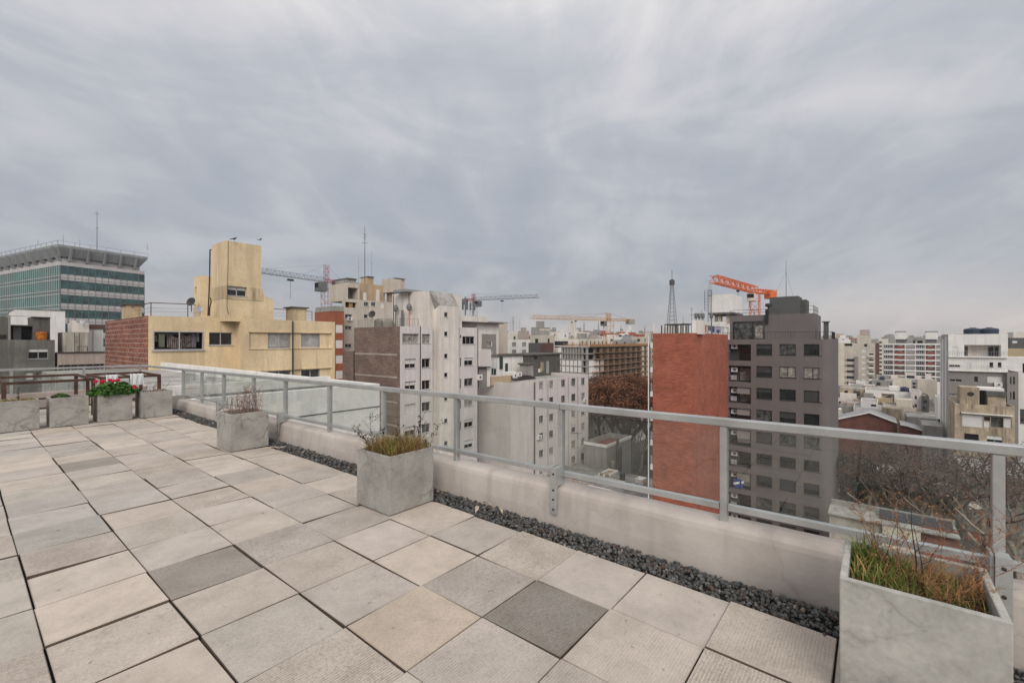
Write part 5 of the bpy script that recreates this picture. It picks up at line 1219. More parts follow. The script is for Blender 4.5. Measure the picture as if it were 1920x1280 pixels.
    # white small block, dark panel etc
    Wb = Bldg('white_block', 'small white block with four windows behind the lilac building roof', 955, 100, 951, 994, 636.5, 'white_wall', ph=.2)
    for p0 in (960, 979): Wb.win('B', p0, 641.5, p0+8, 649, 2, 1.68, style='curtain', dd=.12) if False else Wb.win('B', p0, 641.5, p0+8, 649, 1, style='curtain', dd=.12); Wb.win('B', p0, 655.5, p0+8, 662.5, 1, style='curtain', dd=.12)
    Wb.finish()
    Db = Bldg('dark_panel_building', 'building with a dark grey and maroon top storey in the centre', 993, 96, 991, 1038, 642.5, {'A': 'slate_dark', 'B': 'slate_dark', 'C': 'slate_dark'}, ph=.2); Db.finish()
    b = MB(); Db.B.box(b, Db.B.u(1014), Db.B.u(1037), Db.B.z(1025, 659), Db.B.z(1025, 643.5), -.05, -.003); b.build('maroon_panel', 'brown_clad', Db.e)
centre()

# ================================================================== CENTRE RIGHT: brick tower, slate building
def brick_tower():
    XG = 66.0
    B = Bldg('brick_tower', 'tall blank red brick tower with white balcony edges down its left side', 1302, 49.5, 1224, None, 624, 'brick_red', dx=1, ph=.12, roof='roof_pale')
    B.x1 = XG-.02; B.finish(); e = B.e; A, F = B.A, B.B; zr = B.zr
    b = MB(); b.box(B.x0+.5, B.y1+.003, G+3, B.x0+.7, B.y1+.16, B.z1+1.2)
    for k in range(10): z = B.z1-1.2-k*2.85; b.box(B.x0-.02, B.y1+.003, z-.5, B.x0+.48, B.y1+.30, z+.1)
    b.build('balcony_edge', 'white_paint', e)
    b = MB(); b.tube([(B.x0-.3, B.y1+.40, B.z1-.4), (B.x0-.3, B.y1+.40, -18)], .07, 6); b.build('balcony_post', 'white_paint', e)
    b = MB()
    for k in range(10): z = B.z1-1.1-k*2.85; b.box(B.x0+.1, B.y1+.1, z+.05, B.x0+.14, B.y1+.3, z+1.0)
    b.build('balcony_rail', 'galv', e)
    # roof things measured on a plane behind the parapet
    def bx(name, p0, p1, yt, d0, d1, m, yb=None, on='A', base=0.0):
        Fp = Face(on, (B.x0 if on == 'A' else B.y0)+base); b = MB(); Fp.box(b, Fp.u(p0), Fp.u(p1), zr if yb is None else Fp.z((p0+p1)/2, yb), Fp.z((p0+p1)/2, yt), d0, d1); return b.build(name, m, e)
    bx('roof_room', 1227, 1247, 608.5, 3, 7, 'white_wall'); bx('red_fin', 1221.5, 1223, 608.5, 3, 3.2, 'red_panel'); bx('roof_room', 1292.5, 1300, 599.5, .9, 2.6, 'white_wall'); bx('roof_room', 1300.2, 1308.5, 599.5, .9, 2.6, 'off_white')
    Fq = Face('B', B.y0+4.5)
    b = MB(); u0, u1 = Fq.u(1316), Fq.u(1369); Fq.box(b, u0, u1, zr, Fq.z(1340, 604.5), 0, .2); b.build('roof_wall', 'white_wall', e)
    b = MB(); Fp = Face('A', B.x0+1.4); us = [Fp.u(1246.5+i*4.9) for i in range(10)]; zt = Fp.z(1270, 608.5)
    for u in us: Fp.box(b, u-.04, u+.04, zr, zt, 0, .08)
    Fp.box(b, us[-1]-.04, us[0]+.04, zt, zt+.1, 0, .1)
    for u in us: Fp.box(b, u-.04, u+.04, zt-.004, zt+.09, .102, 2.4)
    for u in us[::2]: Fp.box(b, u-.04, u+.04, zr, zt-.006, 2.3, 2.38)
    b.build('pergola', 'dark_metal', e)
    Fp = Face('B', B.y0+.8); b = MB(); us = [Fp.u(1309+i*9.4) for i in range(7)]; zt = Fp.z(1335, 612)
    for u in us: Fp.box(b, u-.03, u+.03, zr, zt, 0, .06)
    Fp.box(b, us[0], us[-1], zt, zt+.07, 0, .06); b.build('drying_frame', 'dark_metal', e)
    for p0, p1, m, nm in ((1317, 1324, 'cloth_pink', 'pink garment hanging on the brick tower roof'), (1327, 1333, 'crane_grey', 'grey garment hanging on the brick tower roof'), (1334, 1339, 'cloth_blue', 'dark blue garment hanging on the brick tower roof'), (1340, 1352, 'cloth_lilac', 'pale lilac sheet hanging on the brick tower roof'), (1343, 1348, 'cloth_blue', 'dark blue cloth at the foot of the lilac sheet on the brick tower roof')):
        b = MB(); n = 6; u0, u1 = Fp.u(p0), Fp.u(p1); zz = zt-.02; zb = Fp.z(p0, 623 if nm[0] != 'g' else 620)
        if 'foot' in nm: zz = Fp.z(p0, 618); dd = -.08
        else: dd = -.03
        for i in range(n):
            P = lambda i, z: Fp.pt(u0+(u1-u0)*i/n, z, dd+.03*math.sin(i*1.9)); b.poly([P(i, zb), P(i+1, zb), P(i+1, zz), P(i, zz)]); Q = lambda i, z: Fp.pt(u0+(u1-u0)*i/n, z, dd+.012+.03*math.sin(i*1.9)); b.poly([Q(i, zz), Q(i+1, zz), Q(i+1, zb), Q(i, zb)])
        o = b.build('hanging_laundry', m, origin=Fp.pt(u0, zz)); tag(o, nm, 'laundry')
    for px, yt, d in ((1297, 576, 2), (1315, 581, 5), (1281, 594, 4)): p = at(px, 600, 56); antenna(e, p.x, p.y, zr, zat(yt, 56)-zr, 'crane_grey', 2, .045, 'antenna', px)
    for px in (1305, 1311, 1318, 1334): p = at(px, 600, 57); b = MB(); b.tube([(p.x, p.y, zr), (p.x, p.y, zr+2.1)], .07, 6); b.lathe(p.x, p.y, [(.1, zr+2.1), (.22, zr+2.25), (.22, zr+2.7), (.05, zr+2.8)], 8); b.build('flue_cowl', 'crane_grey', e)
    # elevated white water tank, stands on the block behind
    T = Bldg('white_roof_building', 'white building behind the brick tower carrying the big elevated tank', 1352, 78, 1335, 1420, 603, 'white_wall', ph=.2); T.finish()
    root = empty('elevated_water_tank', (T.x0+2, T.y0+2, T.zr), 'large white rectangular water tank on concrete legs behind the brick tower', 'water tank')
    D = 80; cx, cy = ray(1373, D); FA = Face('A', cx); y1 = FA.u(1331); FB = Face('B', cy); x1 = FB.u(1391); b = MB(); z0, z1 = zat(585, D), zat(550.5, D); b.box(cx, cy, z0, x1, y1, z1); b.build('tank_body', 'white_wall', root)
    b = MB(); b.box(cx-.2, cy-.2, z0-.35, x1+.2, y1+.2, z0-.003); b.build('tank_slab', 'dark_concrete', root)
    for x, y in ((cx+.4, cy+.6), (cx+.4, y1-1.2), (cx+3.5, cy+.6), (cx+3.5, y1-1.2), (cx+.4, (cy+y1)/2)): b = MB(); b.box(x, y, T.zr, x+.5, y+.5, z0-.353); b.build('leg', 'old_tan', root)
    b = MB(); ya, yb = FA.u(1322), FA.u(1328.5); yc = FA.u(1335.5); zt = zat(541.5, D)
    for y in (ya, yb): b.tube([(cx-.3, y, zat(580, D)), (cx-.3, y, zt)], .05, 4)
    for y in (yb, yb-.6): b.tube([(cx-.3, y, T.zr), (cx-.3, y, zt)], .05, 4)
    for k in range(8): zz = zat(580, D)+k*(zt-zat(580, D))/7; b.tube([(cx-.3, ya, zz), (cx-.3, yb, zz)], .03, 4)
    for k in range(22): zz = T.zr+.3+k*.36; b.tube([(cx-.3, yb, zz), (cx-.3, yb-.6, zz)], .03, 4)
    for y in (yc, (yb+yc)/2): b.tube([(cx-.3, y, zat(552, D)), (cx-.3, y, zt)], .05, 4)
    b.tube([(cx-.3, yb, zt), (cx-.3, yc, zt)], .05, 4); b.tube([(cx-.3, yb, zat(552, D)), (cx-.3, yc, zat(552, D))], .05, 4)
    b.build('ladder_cage', 'crane_grey', root)
    # slate building
    S_ = Bldg('slate_building', 'dark slate grey apartment block with rounded corner and regular black windows', 1561, XG/(FX+RX*(1561-960)/FPX), 1364, 1572, 636, {'A': 'slate_wall', 'B': 'slate_wall', 'C': 'slate_wall'}, rc=1.3)
    y_br = B.y0
    SH = 2.86; st = {0: ['slat', 'slat', 'slat', 'mid', 'slat', 'dark', 'slat', 'mid', 'slat', 'dark'], 1: ['mid', 'blackcurt', 'dark', 'slat', 'mid', 'dark', 'slat', 'slat', 'mid', 'slat'], 2: ['dark', 'blackcurt', 'slat', 'dark', 'mid', 'dark', 'slat', 'slat', 'dark', 'slat']}
    for i, (a, b_, y0, y1) in enumerate(((1418, 1447.5, 645, 665.3), (1461.5, 1492, 645, 665.6), (1507, 1540.5, 645, 666))): S_.win('A', a, y0, b_, y1, 10, SH, styles=st[i], dd=.22)
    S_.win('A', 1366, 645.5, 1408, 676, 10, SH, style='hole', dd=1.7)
    for w_ in S_.wins:
        pass
    S_.finish(); e = S_.e; A = S_.A
    for o in [c for c in e.children if c.name.startswith('window')]:
        for m_ in range(len(o.data.materials)): o.data.materials[m_] = MATS['window_black']
    a, b_, c, d_ = A.rect(1366, 645.5, 1408, 676); rnd = random.Random(12)
    for k in range(10):
        z0, z1 = c-k*SH, d_-k*SH
        if z0 < G+.5: break
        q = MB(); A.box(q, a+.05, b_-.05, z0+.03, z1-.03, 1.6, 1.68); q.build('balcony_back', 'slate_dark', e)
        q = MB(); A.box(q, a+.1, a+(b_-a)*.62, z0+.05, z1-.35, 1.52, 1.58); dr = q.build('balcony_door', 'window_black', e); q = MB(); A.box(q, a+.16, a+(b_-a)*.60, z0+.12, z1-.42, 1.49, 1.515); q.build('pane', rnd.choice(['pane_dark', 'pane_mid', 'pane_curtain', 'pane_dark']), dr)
        if k in (2, 3, 4, 6): q = MB(); A.box(q, a+.1, a+(b_-a)*.62, z1-.9-(.8 if k in (4, 6) else 0), z1-.1, .2, .26); q.build('roller_blind', 'grey_panel', e)
        q = MB(); nb = 16
        for i in range(nb): u = a+.05+(b_-a-.1)*i/(nb-1); A.box(q, u-.012, u+.012, z0+.02, z0+.95, .03, .055)
        A.box(q, a+.02, b_-.02, z0+.95, z0+.99, .02, .065); q.build('balcony_rail', 'window_black', e)
        ac_unit(e, Face('A', A.c+1.0), b_-.95, z0+1.6-(.3 if k else 0), .8, .6)
        if k in (1, 2, 5, 7, 8):
            q = MB()
            for i in range(5): u = a+(b_-a)*(.66+.055*i); A.box(q, u, u+.12, z0+.25, z0+.85, .35, .4)
            q.build('balcony_clutter', 'cloth_white', e)
    # penthouse
    D0 = S_.z1; zr = S_.z1
    F1 = Face('A', XG+1.8)
    b = MB(); u0, u1 = F1.u(1368.5), F1.u(1527); zt = F1.z(1450, 589.5); r_ = F1.rect(1374.5, 602.5, 1434, 640); hole = (r_[0], r_[1], zr+.02, r_[3], .3)
    us = min(u0, u1); ue = max(u0, u1)
    facade(b, F1, us, ue, zr, zt, [hole]); facade(b, Face('B', us), F1.c, F1.c+9, zr, zt, []); facade(b, Face('C', ue), F1.c, F1.c+9, zr, zt, []); b.poly([(F1.c, us, zt), (F1.c+9, us, zt), (F1.c+9, ue, zt), (F1.c, ue, zt)]); b.build('penthouse', 'slate_wall', e)
    q = MB(); h = hole; F1.box(q, h[0]-.02, h[1]+.02, h[3]-.12, h[3]+.02, -.04, .02); F1.box(q, h[1]-.1, h[1]+.02, h[2], h[3]-.12, -.04, .02)
    um = h[0]+(h[1]-h[0])*.38; F1.box(q, um-.06, um+.06, h[2], h[3]-.12, .1, .25); wq = q.build('window', 'window_black', e)
    q = MB(); F1.box(q, um+.06, h[1]-.1, h[2], h[3]-.12, .14, .17); q.build('pane', 'pane_mid', wq); q = MB(); F1.box(q, h[0], um-.06, h[2], h[3]-.12, .2, .23); F1.box(q, h[0]+.3, um-.3, h[2]+.1, h[3]-.6, .17, .195, 1); q.build('pane', ['pane_mid', 'pane_curtain'], wq)
    F2 = Face('A', XG+4.0); 
    def pb(name, p0, p1, yt, d0, d1, m, yb=None, Fz=F2, zb=None):
        q = MB(); Fz.box(q, Fz.u(p0), Fz.u(p1), (zt if zb is None else zb) if yb is None else Fz.z((p0+p1)/2, yb), Fz.z((p0+p1)/2, yt), d0, d1); return q.build(name, m, e)
    pb('lift_housing', 1443, 1497, 556, 0, 4, 'slate_dark'); pb('lift_housing', 1494, 1510, 560.5, 1.2, 4.5, 'slate_dark', Fz=Face('A', XG+5))
    pb('duct', 1435.5, 1441, 580, -.3, -.05, 'window_black', 607, Fz=F1); pb('chimney', 1544, 1553, 604, 0, .8, 'slate_dark', zb=zr, Fz=Face('A', XG+3)); pb('chimney_cap', 1541.5, 1555.5, 602.3, -.2, 1.0, 'slate_dark', 603.8, Fz=Face('A', XG+3))
    p = F1.pt(F1.u(1438.5), zt, 1); q = MB(); q.tube([p, (p[0], p[1], zt+1.1)], .12, 8); q.lathe(p[0], p[1], [(.3, zt+1.1), (.42, zt+1.25), (.42, zt+1.5), (.12, zt+1.6)], 10); q.build('flue_cowl', 'dark_metal', e)
    railing(e, 'roof_railing', 'window_black', [(XG+.15, ue+1.5, zr), (XG+.15, S_.y0+1.3, zr), (XG+1.3, S_.y0+.15, zr), (XG+7, S_.y0+.15, zr)], .95, .05, bars=.28, step=2.5)
    railing(e, 'penthouse_railing', 'dark_metal', [(F1.c+.1, us+3.9, zt), (F1.c+.1, ue-.1, zt)], .75, .05, step=2.5, rails=(1.0, .5)); railing(e, 'penthouse_railing', 'dark_metal', [(F1.c+6, us+.1, zt), (F1.c+.1, us+.1, zt), (F1.c+.1, us+1.2, zt)], .95, .05, step=1.2, rails=(1.0, .5))
    p = at(1474, 556, 64); zz = F2.z(1474, 556); b = MB(); zp = zat(488, 64); b.tube([(p.x, p.y, zz), (p.x, p.y, zp)], [.05, .025], 5); b.build('antenna', 'crane_grey', e)
    b = MB(); t = (p.x, p.y, zat(510, 64)); b.tube([t, at(1452, 552, 62)], .012, 3); b.tube([t, at(1487, 555, 63)], .012, 3); b.build('guy_wire', 'dark_metal', e)
    b = MB(); q0, q1 = at(1375, 898.5, 60.0), at(1394, 914, 60.0); n = 10; A0 = Face('A', XG-.08)
    u0, u1 = A0.u(1375), A0.u(1393); z1, z0 = A0.z(1384, 898), A0.z(1384, 914)
    for i in range(n):
        f = lambda i, z: A0.pt(u0+(u1-u0)*i/n, z, -.05*math.sin(i*.9)); b.poly([f(i, z0), f(i+1, z0), f(i+1, z1), f(i, z1)])
    band = lambda i, t: (lambda uu, zz_: A0.pt(uu, zz_, -.02-.05*math.sin(i*.9)))(u0+(u1-u0)*i/n*1.1, z0+(z1-z0)*(.28+.38*i/n+t))
    for i in range(n): b.poly([band(i, 0), band(i+1, 0), band(i+1, .26), band(i, .26)], 1)
    o = b.build('flag', ['flag_blue', 'paint_white', 'red_panel'], origin=A0.pt(u0, z1)); tag(o, 'blue flag with a white diagonal band hung on a balcony of the slate building', 'flag')
brick_tower()

# ================================================================== CRANES AND MASTS
def lattice(b, p, q, w, h, n, m=0, tri=False, r=.09):
    p = Vector(p); q = Vector(q); d = (q-p).normalized(); up = Vector((0, 0, 1)) if abs(d.z) < .9 else Vector((0, 1, 0)); sx = d.cross(up).normalized()*w/2; sz = sx.cross(d).normalized()*h
    if abs(d.z) > .9: sz = sx.cross(d).normalized()*h/2; cs = [-sx-sz, sx-sz, sx+sz, -sx+sz]
    elif tri: cs = [-sx, sx, sz]
    else: cs = [-sx, sx, sx+sz, -sx+sz]
    k = len(cs)
    for c in cs: b.beam(p+c, q+c, r*1.5, r*1.5, m)
    for i in range(n):
        a = p+(q-p)*i/n; e = p+(q-p)*(i+1)/n
        for j in range(k):
            j2 = (j+1) % k
            if (i+j) % 2: b.beam(a+cs[j], e+cs[j2], r, r, m)
            else: b.beam(a+cs[j2], e+cs[j], r, r, m)
            b.beam(a+cs[j], a+cs[j2], r, r, m)
def crane(label, base, ztop, tip, tail, hd, w=1.6, jh=1.6, ms='crane_grey', js='crane_grey', hs='crane_red', cs=None, r=.09, cab='white_paint', ballast='crane_grey', nseg=26, flat=False, mastz=None, group='tower cranes over the city'):
    root = empty('tower_crane', (base.x, base.y, G), label, 'crane', group)
    b = MB(); n = max(8, int((ztop-(G))/2.2)); lattice(b, (base.x, base.y, G), (base.x, base.y, ztop-(mastz or 0)), w, w, n, r=r); b.build('mast', ms, root)
    if mastz: b = MB(); lattice(b, (base.x, base.y, ztop-mastz), (base.x, base.y, ztop+.2), w, w, 3, r=r*1.2); b.build('mast_head', hs, root)
    b = MB(); lattice(b, (base.x, base.y, ztop), tip, w*.75, jh, nseg, tri=not flat, r=r); b.build('jib', js, root)
    b = MB(); lattice(b, (base.x, base.y, ztop), tail, w*.75, jh*.6, 7, r=r); b.build('counter_jib', cs or hs, root)
    d = (Vector(tail)-Vector((base.x, base.y, ztop))).normalized(); t = Vector(tail); b = MB(); b.beam(t-d*3.2+Vector((0, 0, -.3)), t-d*.3+Vector((0, 0, -.3)), w*.8, 2.0); b.build('counterweight', ballast, root)
    side = d.cross(Vector((0, 0, 1)))*w*.9
    c = Vector((base.x, base.y, ztop-1.3))-d*w*.9+side*.2; b = MB(); b.box(c.x-1, c.y-1, c.z-1.0, c.x+1, c.y+1, c.z+1.0); o = b.build('cabin', cab, root)
    b = MB(); b.box(c.x-1.02, c.y-.8, c.z-.2, c.x-1.003, c.y+.8, c.z+.8); b.build('cabin_window', 'pane_dark', o)
    if hd:
        hp = Vector((base.x, base.y, ztop+hd)); b = MB(); lattice(b, (base.x, base.y, ztop), hp, w*.5, w*.5, 5, r=r); b.build('tower_head', hs, root)
        b = MB(); J = Vector(tip); M_ = Vector((base.x, base.y, ztop)); b.beam(hp, M_.lerp(J, .72)+Vector((0, 0, jh)), r*.7); b.beam(hp, M_.lerp(J, .3)+Vector((0, 0, jh)), r*.7); b.beam(hp, Vector(tail), r*.7); b.build('tie_rod', 'dark_metal', root)
    J = Vector(tip); M_ = Vector((base.x, base.y, ztop)); k = M_.lerp(J, .45); b = MB(); b.beam(k-Vector((0, 0, .4)), k-Vector((0, 0, .8)), 1.2, .5); b.tube([k-Vector((0, 0, .8)), k-Vector((0, 0, 4.5))], .04, 3); b.build('trolley', 'dark_metal', root)
    return root
p = at(612, 529, 104); zz = zat(529, 104); tp = at(445, 510, 86); crane('red and grey tower crane whose long jib passes behind the yellow roof tower', p, zz, (tp.x, tp.y, zz), tuple(at(648, 528, 108).xy)+(zz,), 4.0, 1.7, 1.0, hs='crane_red', r=.035, mastz=5, nseg=24, cab='crane_grey')
p = at(888, 562, 160); zz = zat(563, 160); tp = at(1011, 557, 150); crane('distant thin crane with a red head, seen right of the white stair tower', p, zz, (tp.x, tp.y, zz), tuple(at(862, 562, 163).xy)+(zz,), 2.4, 1.8, 1.1, ms='crane_grey', js='crane_grey', hs='crane_red', r=.045, mastz=2, cab='crane_grey')
p = at(1141, 600, 190); zz = zat(601, 190); tp = at(996, 595, 172); crane('yellow tower crane over the unfinished concrete frame', p, zz, (tp.x, tp.y, zz), tuple(at(1188, 601, 195).xy)+(zz,), 3.2, 3.2, 1.3, ms='crane_yellow', js='crane_yellow', hs='crane_yellow', ballast='pale_concrete', cab='crane_grey', r=.08, nseg=24)
p = at(1415, 546, 120); zz = zat(549, 120); tp = at(1338, 529, 101); crane('bright orange flat-top crane behind the slate building roof', p, zz, (tp.x, tp.y, zat(529.5, 101)), tuple(at(1452, 552, 124).xy)+(zz,), 0, 2.2, 1.6, ms='crane_orange', js='crane_orange', hs='crane_orange', cab='off_white', ballast='crane_orange', r=.10, nseg=16, flat=True)
def mast():
    D = 400; p = at(1260, 600, D); z1 = zat(530, D); root = empty('lattice_tower', (p.x, p.y, G), 'tall grey steel lattice mast on the skyline left of the orange crane', 'mast')
    b = MB(); n = 22; pr = None
    for i in range(n+1):
        t = i/n; z = G+(z1-G)*t; w = 6.2*(1-t)+.8*t; c = [(p.x-w, p.y-w, z), (p.x+w, p.y-w, z), (p.x+w, p.y+w, z), (p.x-w, p.y+w, z)]
        if pr:
            for j in range(4): b.beam(pr[j], c[j], .34); b.beam(pr[j], c[(j+1) % 4], .14); b.beam(c[j], c[(j+1) % 4], .16)
        pr = c
    b.build('lattice', 'crane_grey', root)
    b = MB(); b.lathe(p.x, p.y, [(2.4, z1-2), (2.4, z1+2), (1.2, z1+3)], 8); b.tube([(p.x, p.y, z1), (p.x, p.y, z1+11)], .25, 5); b.build('mast_top', 'dark_metal', root)
mast()
for px, yt, D, lb in ((962, 592, 300, 'needle-thin mast above the skyline left of the yellow crane jib'), (1122, 603, 300, 'small distant antenna mast just left of the yellow crane mast'), (1095, 603, 280, 'slim mast below the yellow crane jib on the skyline'), (1209, 611, 300, 'short mast left of the brick tower on the skyline'), (1164, 610, 320, 'tiny mast right of the yellow crane on the skyline')):
    p = at(px, 640, D); b = MB(); b.tube([(p.x, p.y, G), (p.x, p.y, zat(yt, D))], [.5, .15], 5)
    for k in range(3): b.beam((p.x-1.2, p.y, zat(yt+6+k*4, D)), (p.x+1.2, p.y, zat(yt+6+k*4, D)), .25)
    o = b.build('antenna_mast', 'crane_grey', origin=(p.x, p.y, G)); tag(o, lb, 'mast')

# ================================================================== DISTANT AND RIGHT-HAND BUILDINGS
def far_block(b, x0, y0, x1, y1, zb, z1, mw=0, rnd=random, sh=2.9, ww=1.3, wh=1.3, pitch=3.2, side='L', clutter=True, wins=True):
    """a whole small far-off building in one mesh: wall, dark openings, roof clutter"""
    FA = Face('A', x0); FS = Face('B', y0) if side == 'L' else Face('C', y1)
    def hs(lo, hi):
        out = []; n = int((hi-lo-1)/pitch); 
        if n < 1 or not wins: return out
        for i in range(n):
            uc = lo+(hi-lo)*(i+.5)/n; k = 0
            while z1-1.1-k*sh-wh > zb+.5 and k < 9:
                zt = z1-1.1-k*sh; out.append((uc-ww/2, uc+ww/2, zt-wh, zt, .25)); k += 1
        return out
    facade(b, FA, y0, y1, zb, z1, hs(y0, y1), mw); facade(b, FS, x0, x1, zb, z1, hs(x0, x1), mw)
    facade(b, Face('A', x1), y0, y1, zb, z1, [], mw); facade(b, Face('C', y1) if side == 'L' else Face('B', y0), x0, x1, zb, z1, [], mw)
    b.box(x0+.27, y0+.27, zb, x1-.02, y1-.27, z1-.35, 1); b.box(x0+.2, y0+.2, z1-.345, x1-.05, y1-.2, z1-.3, 2)
    if clutter:
        W, H = x1-x0, y1-y0
        for _ in range(rnd.randint(1, 3)):
            w_, h_, t_ = min(W*.5, rnd.uniform(1.5, 5)), min(H*.5, rnd.uniform(1.5, 5)), rnd.uniform(.9, 2.8); x = x0+.3+rnd.random()*(W-w_-.6); y = y0+.3+rnd.random()*(H-h_-.6)
            b.box(x, y, z1-.29, x+w_, y+h_, z1+t_, mw if rnd.random() < .6 else 3)
        if rnd.random() < .4: x, y = x0+rnd.random()*W, y0+rnd.random()*H; b.tube([(x, y, z1-.3), (x, y, z1+rnd.uniform(2, 5))], .06, 3, 3)
        if rnd.random() < .35: x, y = x0+W*.3, y0+H*.6; b.lathe(x, y, [(.8, z1-.25), (.8, z1+1.1), (.3, z1+1.4)], 8, 4)
def far_mesh(name, b, wall, origin, label, cat='building', group=None, roof='roof_pale'):
    o = b.build(name, [wall, 'interior_dark', roof, 'pale_concrete', 'tank_navy'], origin=origin); return tag(o, label, cat, group)
def spec_block(label, c, D, xl, xr, ytop, wall, dx=14, dy=14, side='L', seed=0, **kw):
    cx, cy = ray(c, D)
    if side == 'L': x0, y0 = cx, cy; y1 = Face('A', cx).u(xl) if xl else cy+dy; x1 = Face('B', cy).u(xr) if xr else cx+dx
    else: x0, y1 = cx, cy; y0 = Face('A', cx).u(xr) if xr else cy-dy; x1 = Face('C', cy).u(xl) if xl else cx+dx
    b = MB(); far_block(b, x0, y0, x1, y1, G, zat(ytop, D), rnd=random.Random(seed), side=side, **kw); return far_mesh('apartment_building', b, wall, (x0, y0, G), label)
def skyline():
    L_ = [('beige block with a boxy water tower, behind the dark panelled building', 1018, 135, 994, 1040, 628, 'beige_wall'),
          ('small white roof house with a teal tank in the far centre', 958, 170, 950, 972, 625, 'off_white'),
          ('pink-grey apartment house in the far centre, right of the teal tank', 981, 165, 971, 992, 620, 'pink_wall'),
          ('tall weathered grey tower block with a slab on top in the far centre', 1012, 190, 996, 1031, 613, 'pale_concrete'),
          ('pale building left of the slim white tower on the skyline', 1054, 230, 1046, 1066, 623, 'white_wall'),
          ('slim cream-white tower standing out on the skyline left of the yellow crane', 1071, 330, 1069, 1077, 605, 'cream_wall'),
          ('whitish block right of the slim cream tower', 1085, 260, 1078, 1096, 622, 'off_white'),
          ('grey block with a dark roof room below the distant antenna', 1116, 280, 1106, 1128, 621, 'pale_concrete'),
          ('white double block right of the yellow crane mast', 1166, 330, 1160, 1173, 620, 'white_wall'),
          ('slender white block far right of the yellow crane', 1181, 340, 1175, 1188, 617.5, 'white_wall'),
          ('white block with arched openings next to the brick tower', 1203, 300, 1196, 1211, 625, 'white_wall'),
          ('low bluish grey office block behind the unfinished frame', 1180, 230, 1148, 1219, 637, 'tin'),
          ('pale long block directly behind the construction frame', 1080, 200, 1052, 1140, 635, 'cream_wall'),
          ('small pale block in front of the beige tower tops', 1035, 240, 1028, 1046, 622, 'off_white'),
          ('far grey block near the horizon, just right of the slate building', 1590, 330, 1572, None, 633, 'white_wall')]
    for i, (lb, c, D, xl, xr, yt, m) in enumerate(L_): spec_block(lb, c, D, xl, xr, yt, m, seed=i, pitch=3.5 if D < 250 else 4.5)
    # ragged far city: many small blocks, each its own
    rnd = random.Random(77); walls = ['off_white', 'white_wall', 'beige_wall', 'pale_concrete', 'cream_wall', 'lilac_wall', 'pink_wall', 'tan_wall', 'brick_red', 'grey_panel']
    n = 0
    for px in [p + rnd.uniform(-4, 4) for p in list(range(930, 1230, 7))*2+list(range(1575, 1930, 9))*2+list(range(640, 900, 30))+list(range(-20, 620, 40))]:
        D = rnd.choice([260, 320, 380, 450, 540, 650]); D *= rnd.uniform(.9, 1.1); D = max(D, 340) if px > 1250 else D; yt = rnd.uniform(624, 637) if px < 1250 else rnd.uniform(631, 638)
        x, y = ray(px, D); w_ = rnd.uniform(10, 26); h_ = rnd.uniform(8, 22); b = MB(); side = 'L' if px < 1635 else 'R'
        if side == 'R': y -= h_
        far_block(b, x, y, x+w_, y+h_, G, zat(yt, D), rnd=rnd, side=side, pitch=4.2, sh=3.0, ww=1.6, wh=1.4)
        far_mesh('distant_building', b, rnd.choice(walls), (x, y, G), 'small hazy apartment building among many on the far skyline', 'building', 'buildings of the far skyline'); n += 1
    # low roofs filling the blocks between
    for px0, px1, D0, D1, cnt in ((1100, 1225, 125, 190, 16), (1572, 1780, 105, 235, 80), (1890, 2050, 95, 260, 16), (930, 1105, 110, 200, 16), (560, 930, 110, 220, 14), (-60, 560, 90, 220, 18)):
        for _ in range(cnt):
            px = rnd.uniform(px0, px1); D = rnd.uniform(D0, D1); x, y = ray(px, D); w_ = rnd.uniform(6, 14); h_ = rnd.uniform(6, 12); z = G+rnd.choice([3.5, 4, 5.5, 7, 8.5, 10, 12])
            b = MB(); side = 'L' if px < 1635 else 'R'; far_block(b, x, y, x+w_, y+h_, G, z, rnd=rnd, side=side, pitch=4, sh=2.9)
            far_mesh('low_house', b, rnd.choice(walls[:8]+['old_tan', 'raw_concrete']), (x, y, G), 'low flat-roofed town house among crowded rooftops far below', 'house', 'low houses between the blocks', roof=rnd.choice(['roof_pale', 'roof_felt', 'roof_red', 'roof_pale']))
skyline()

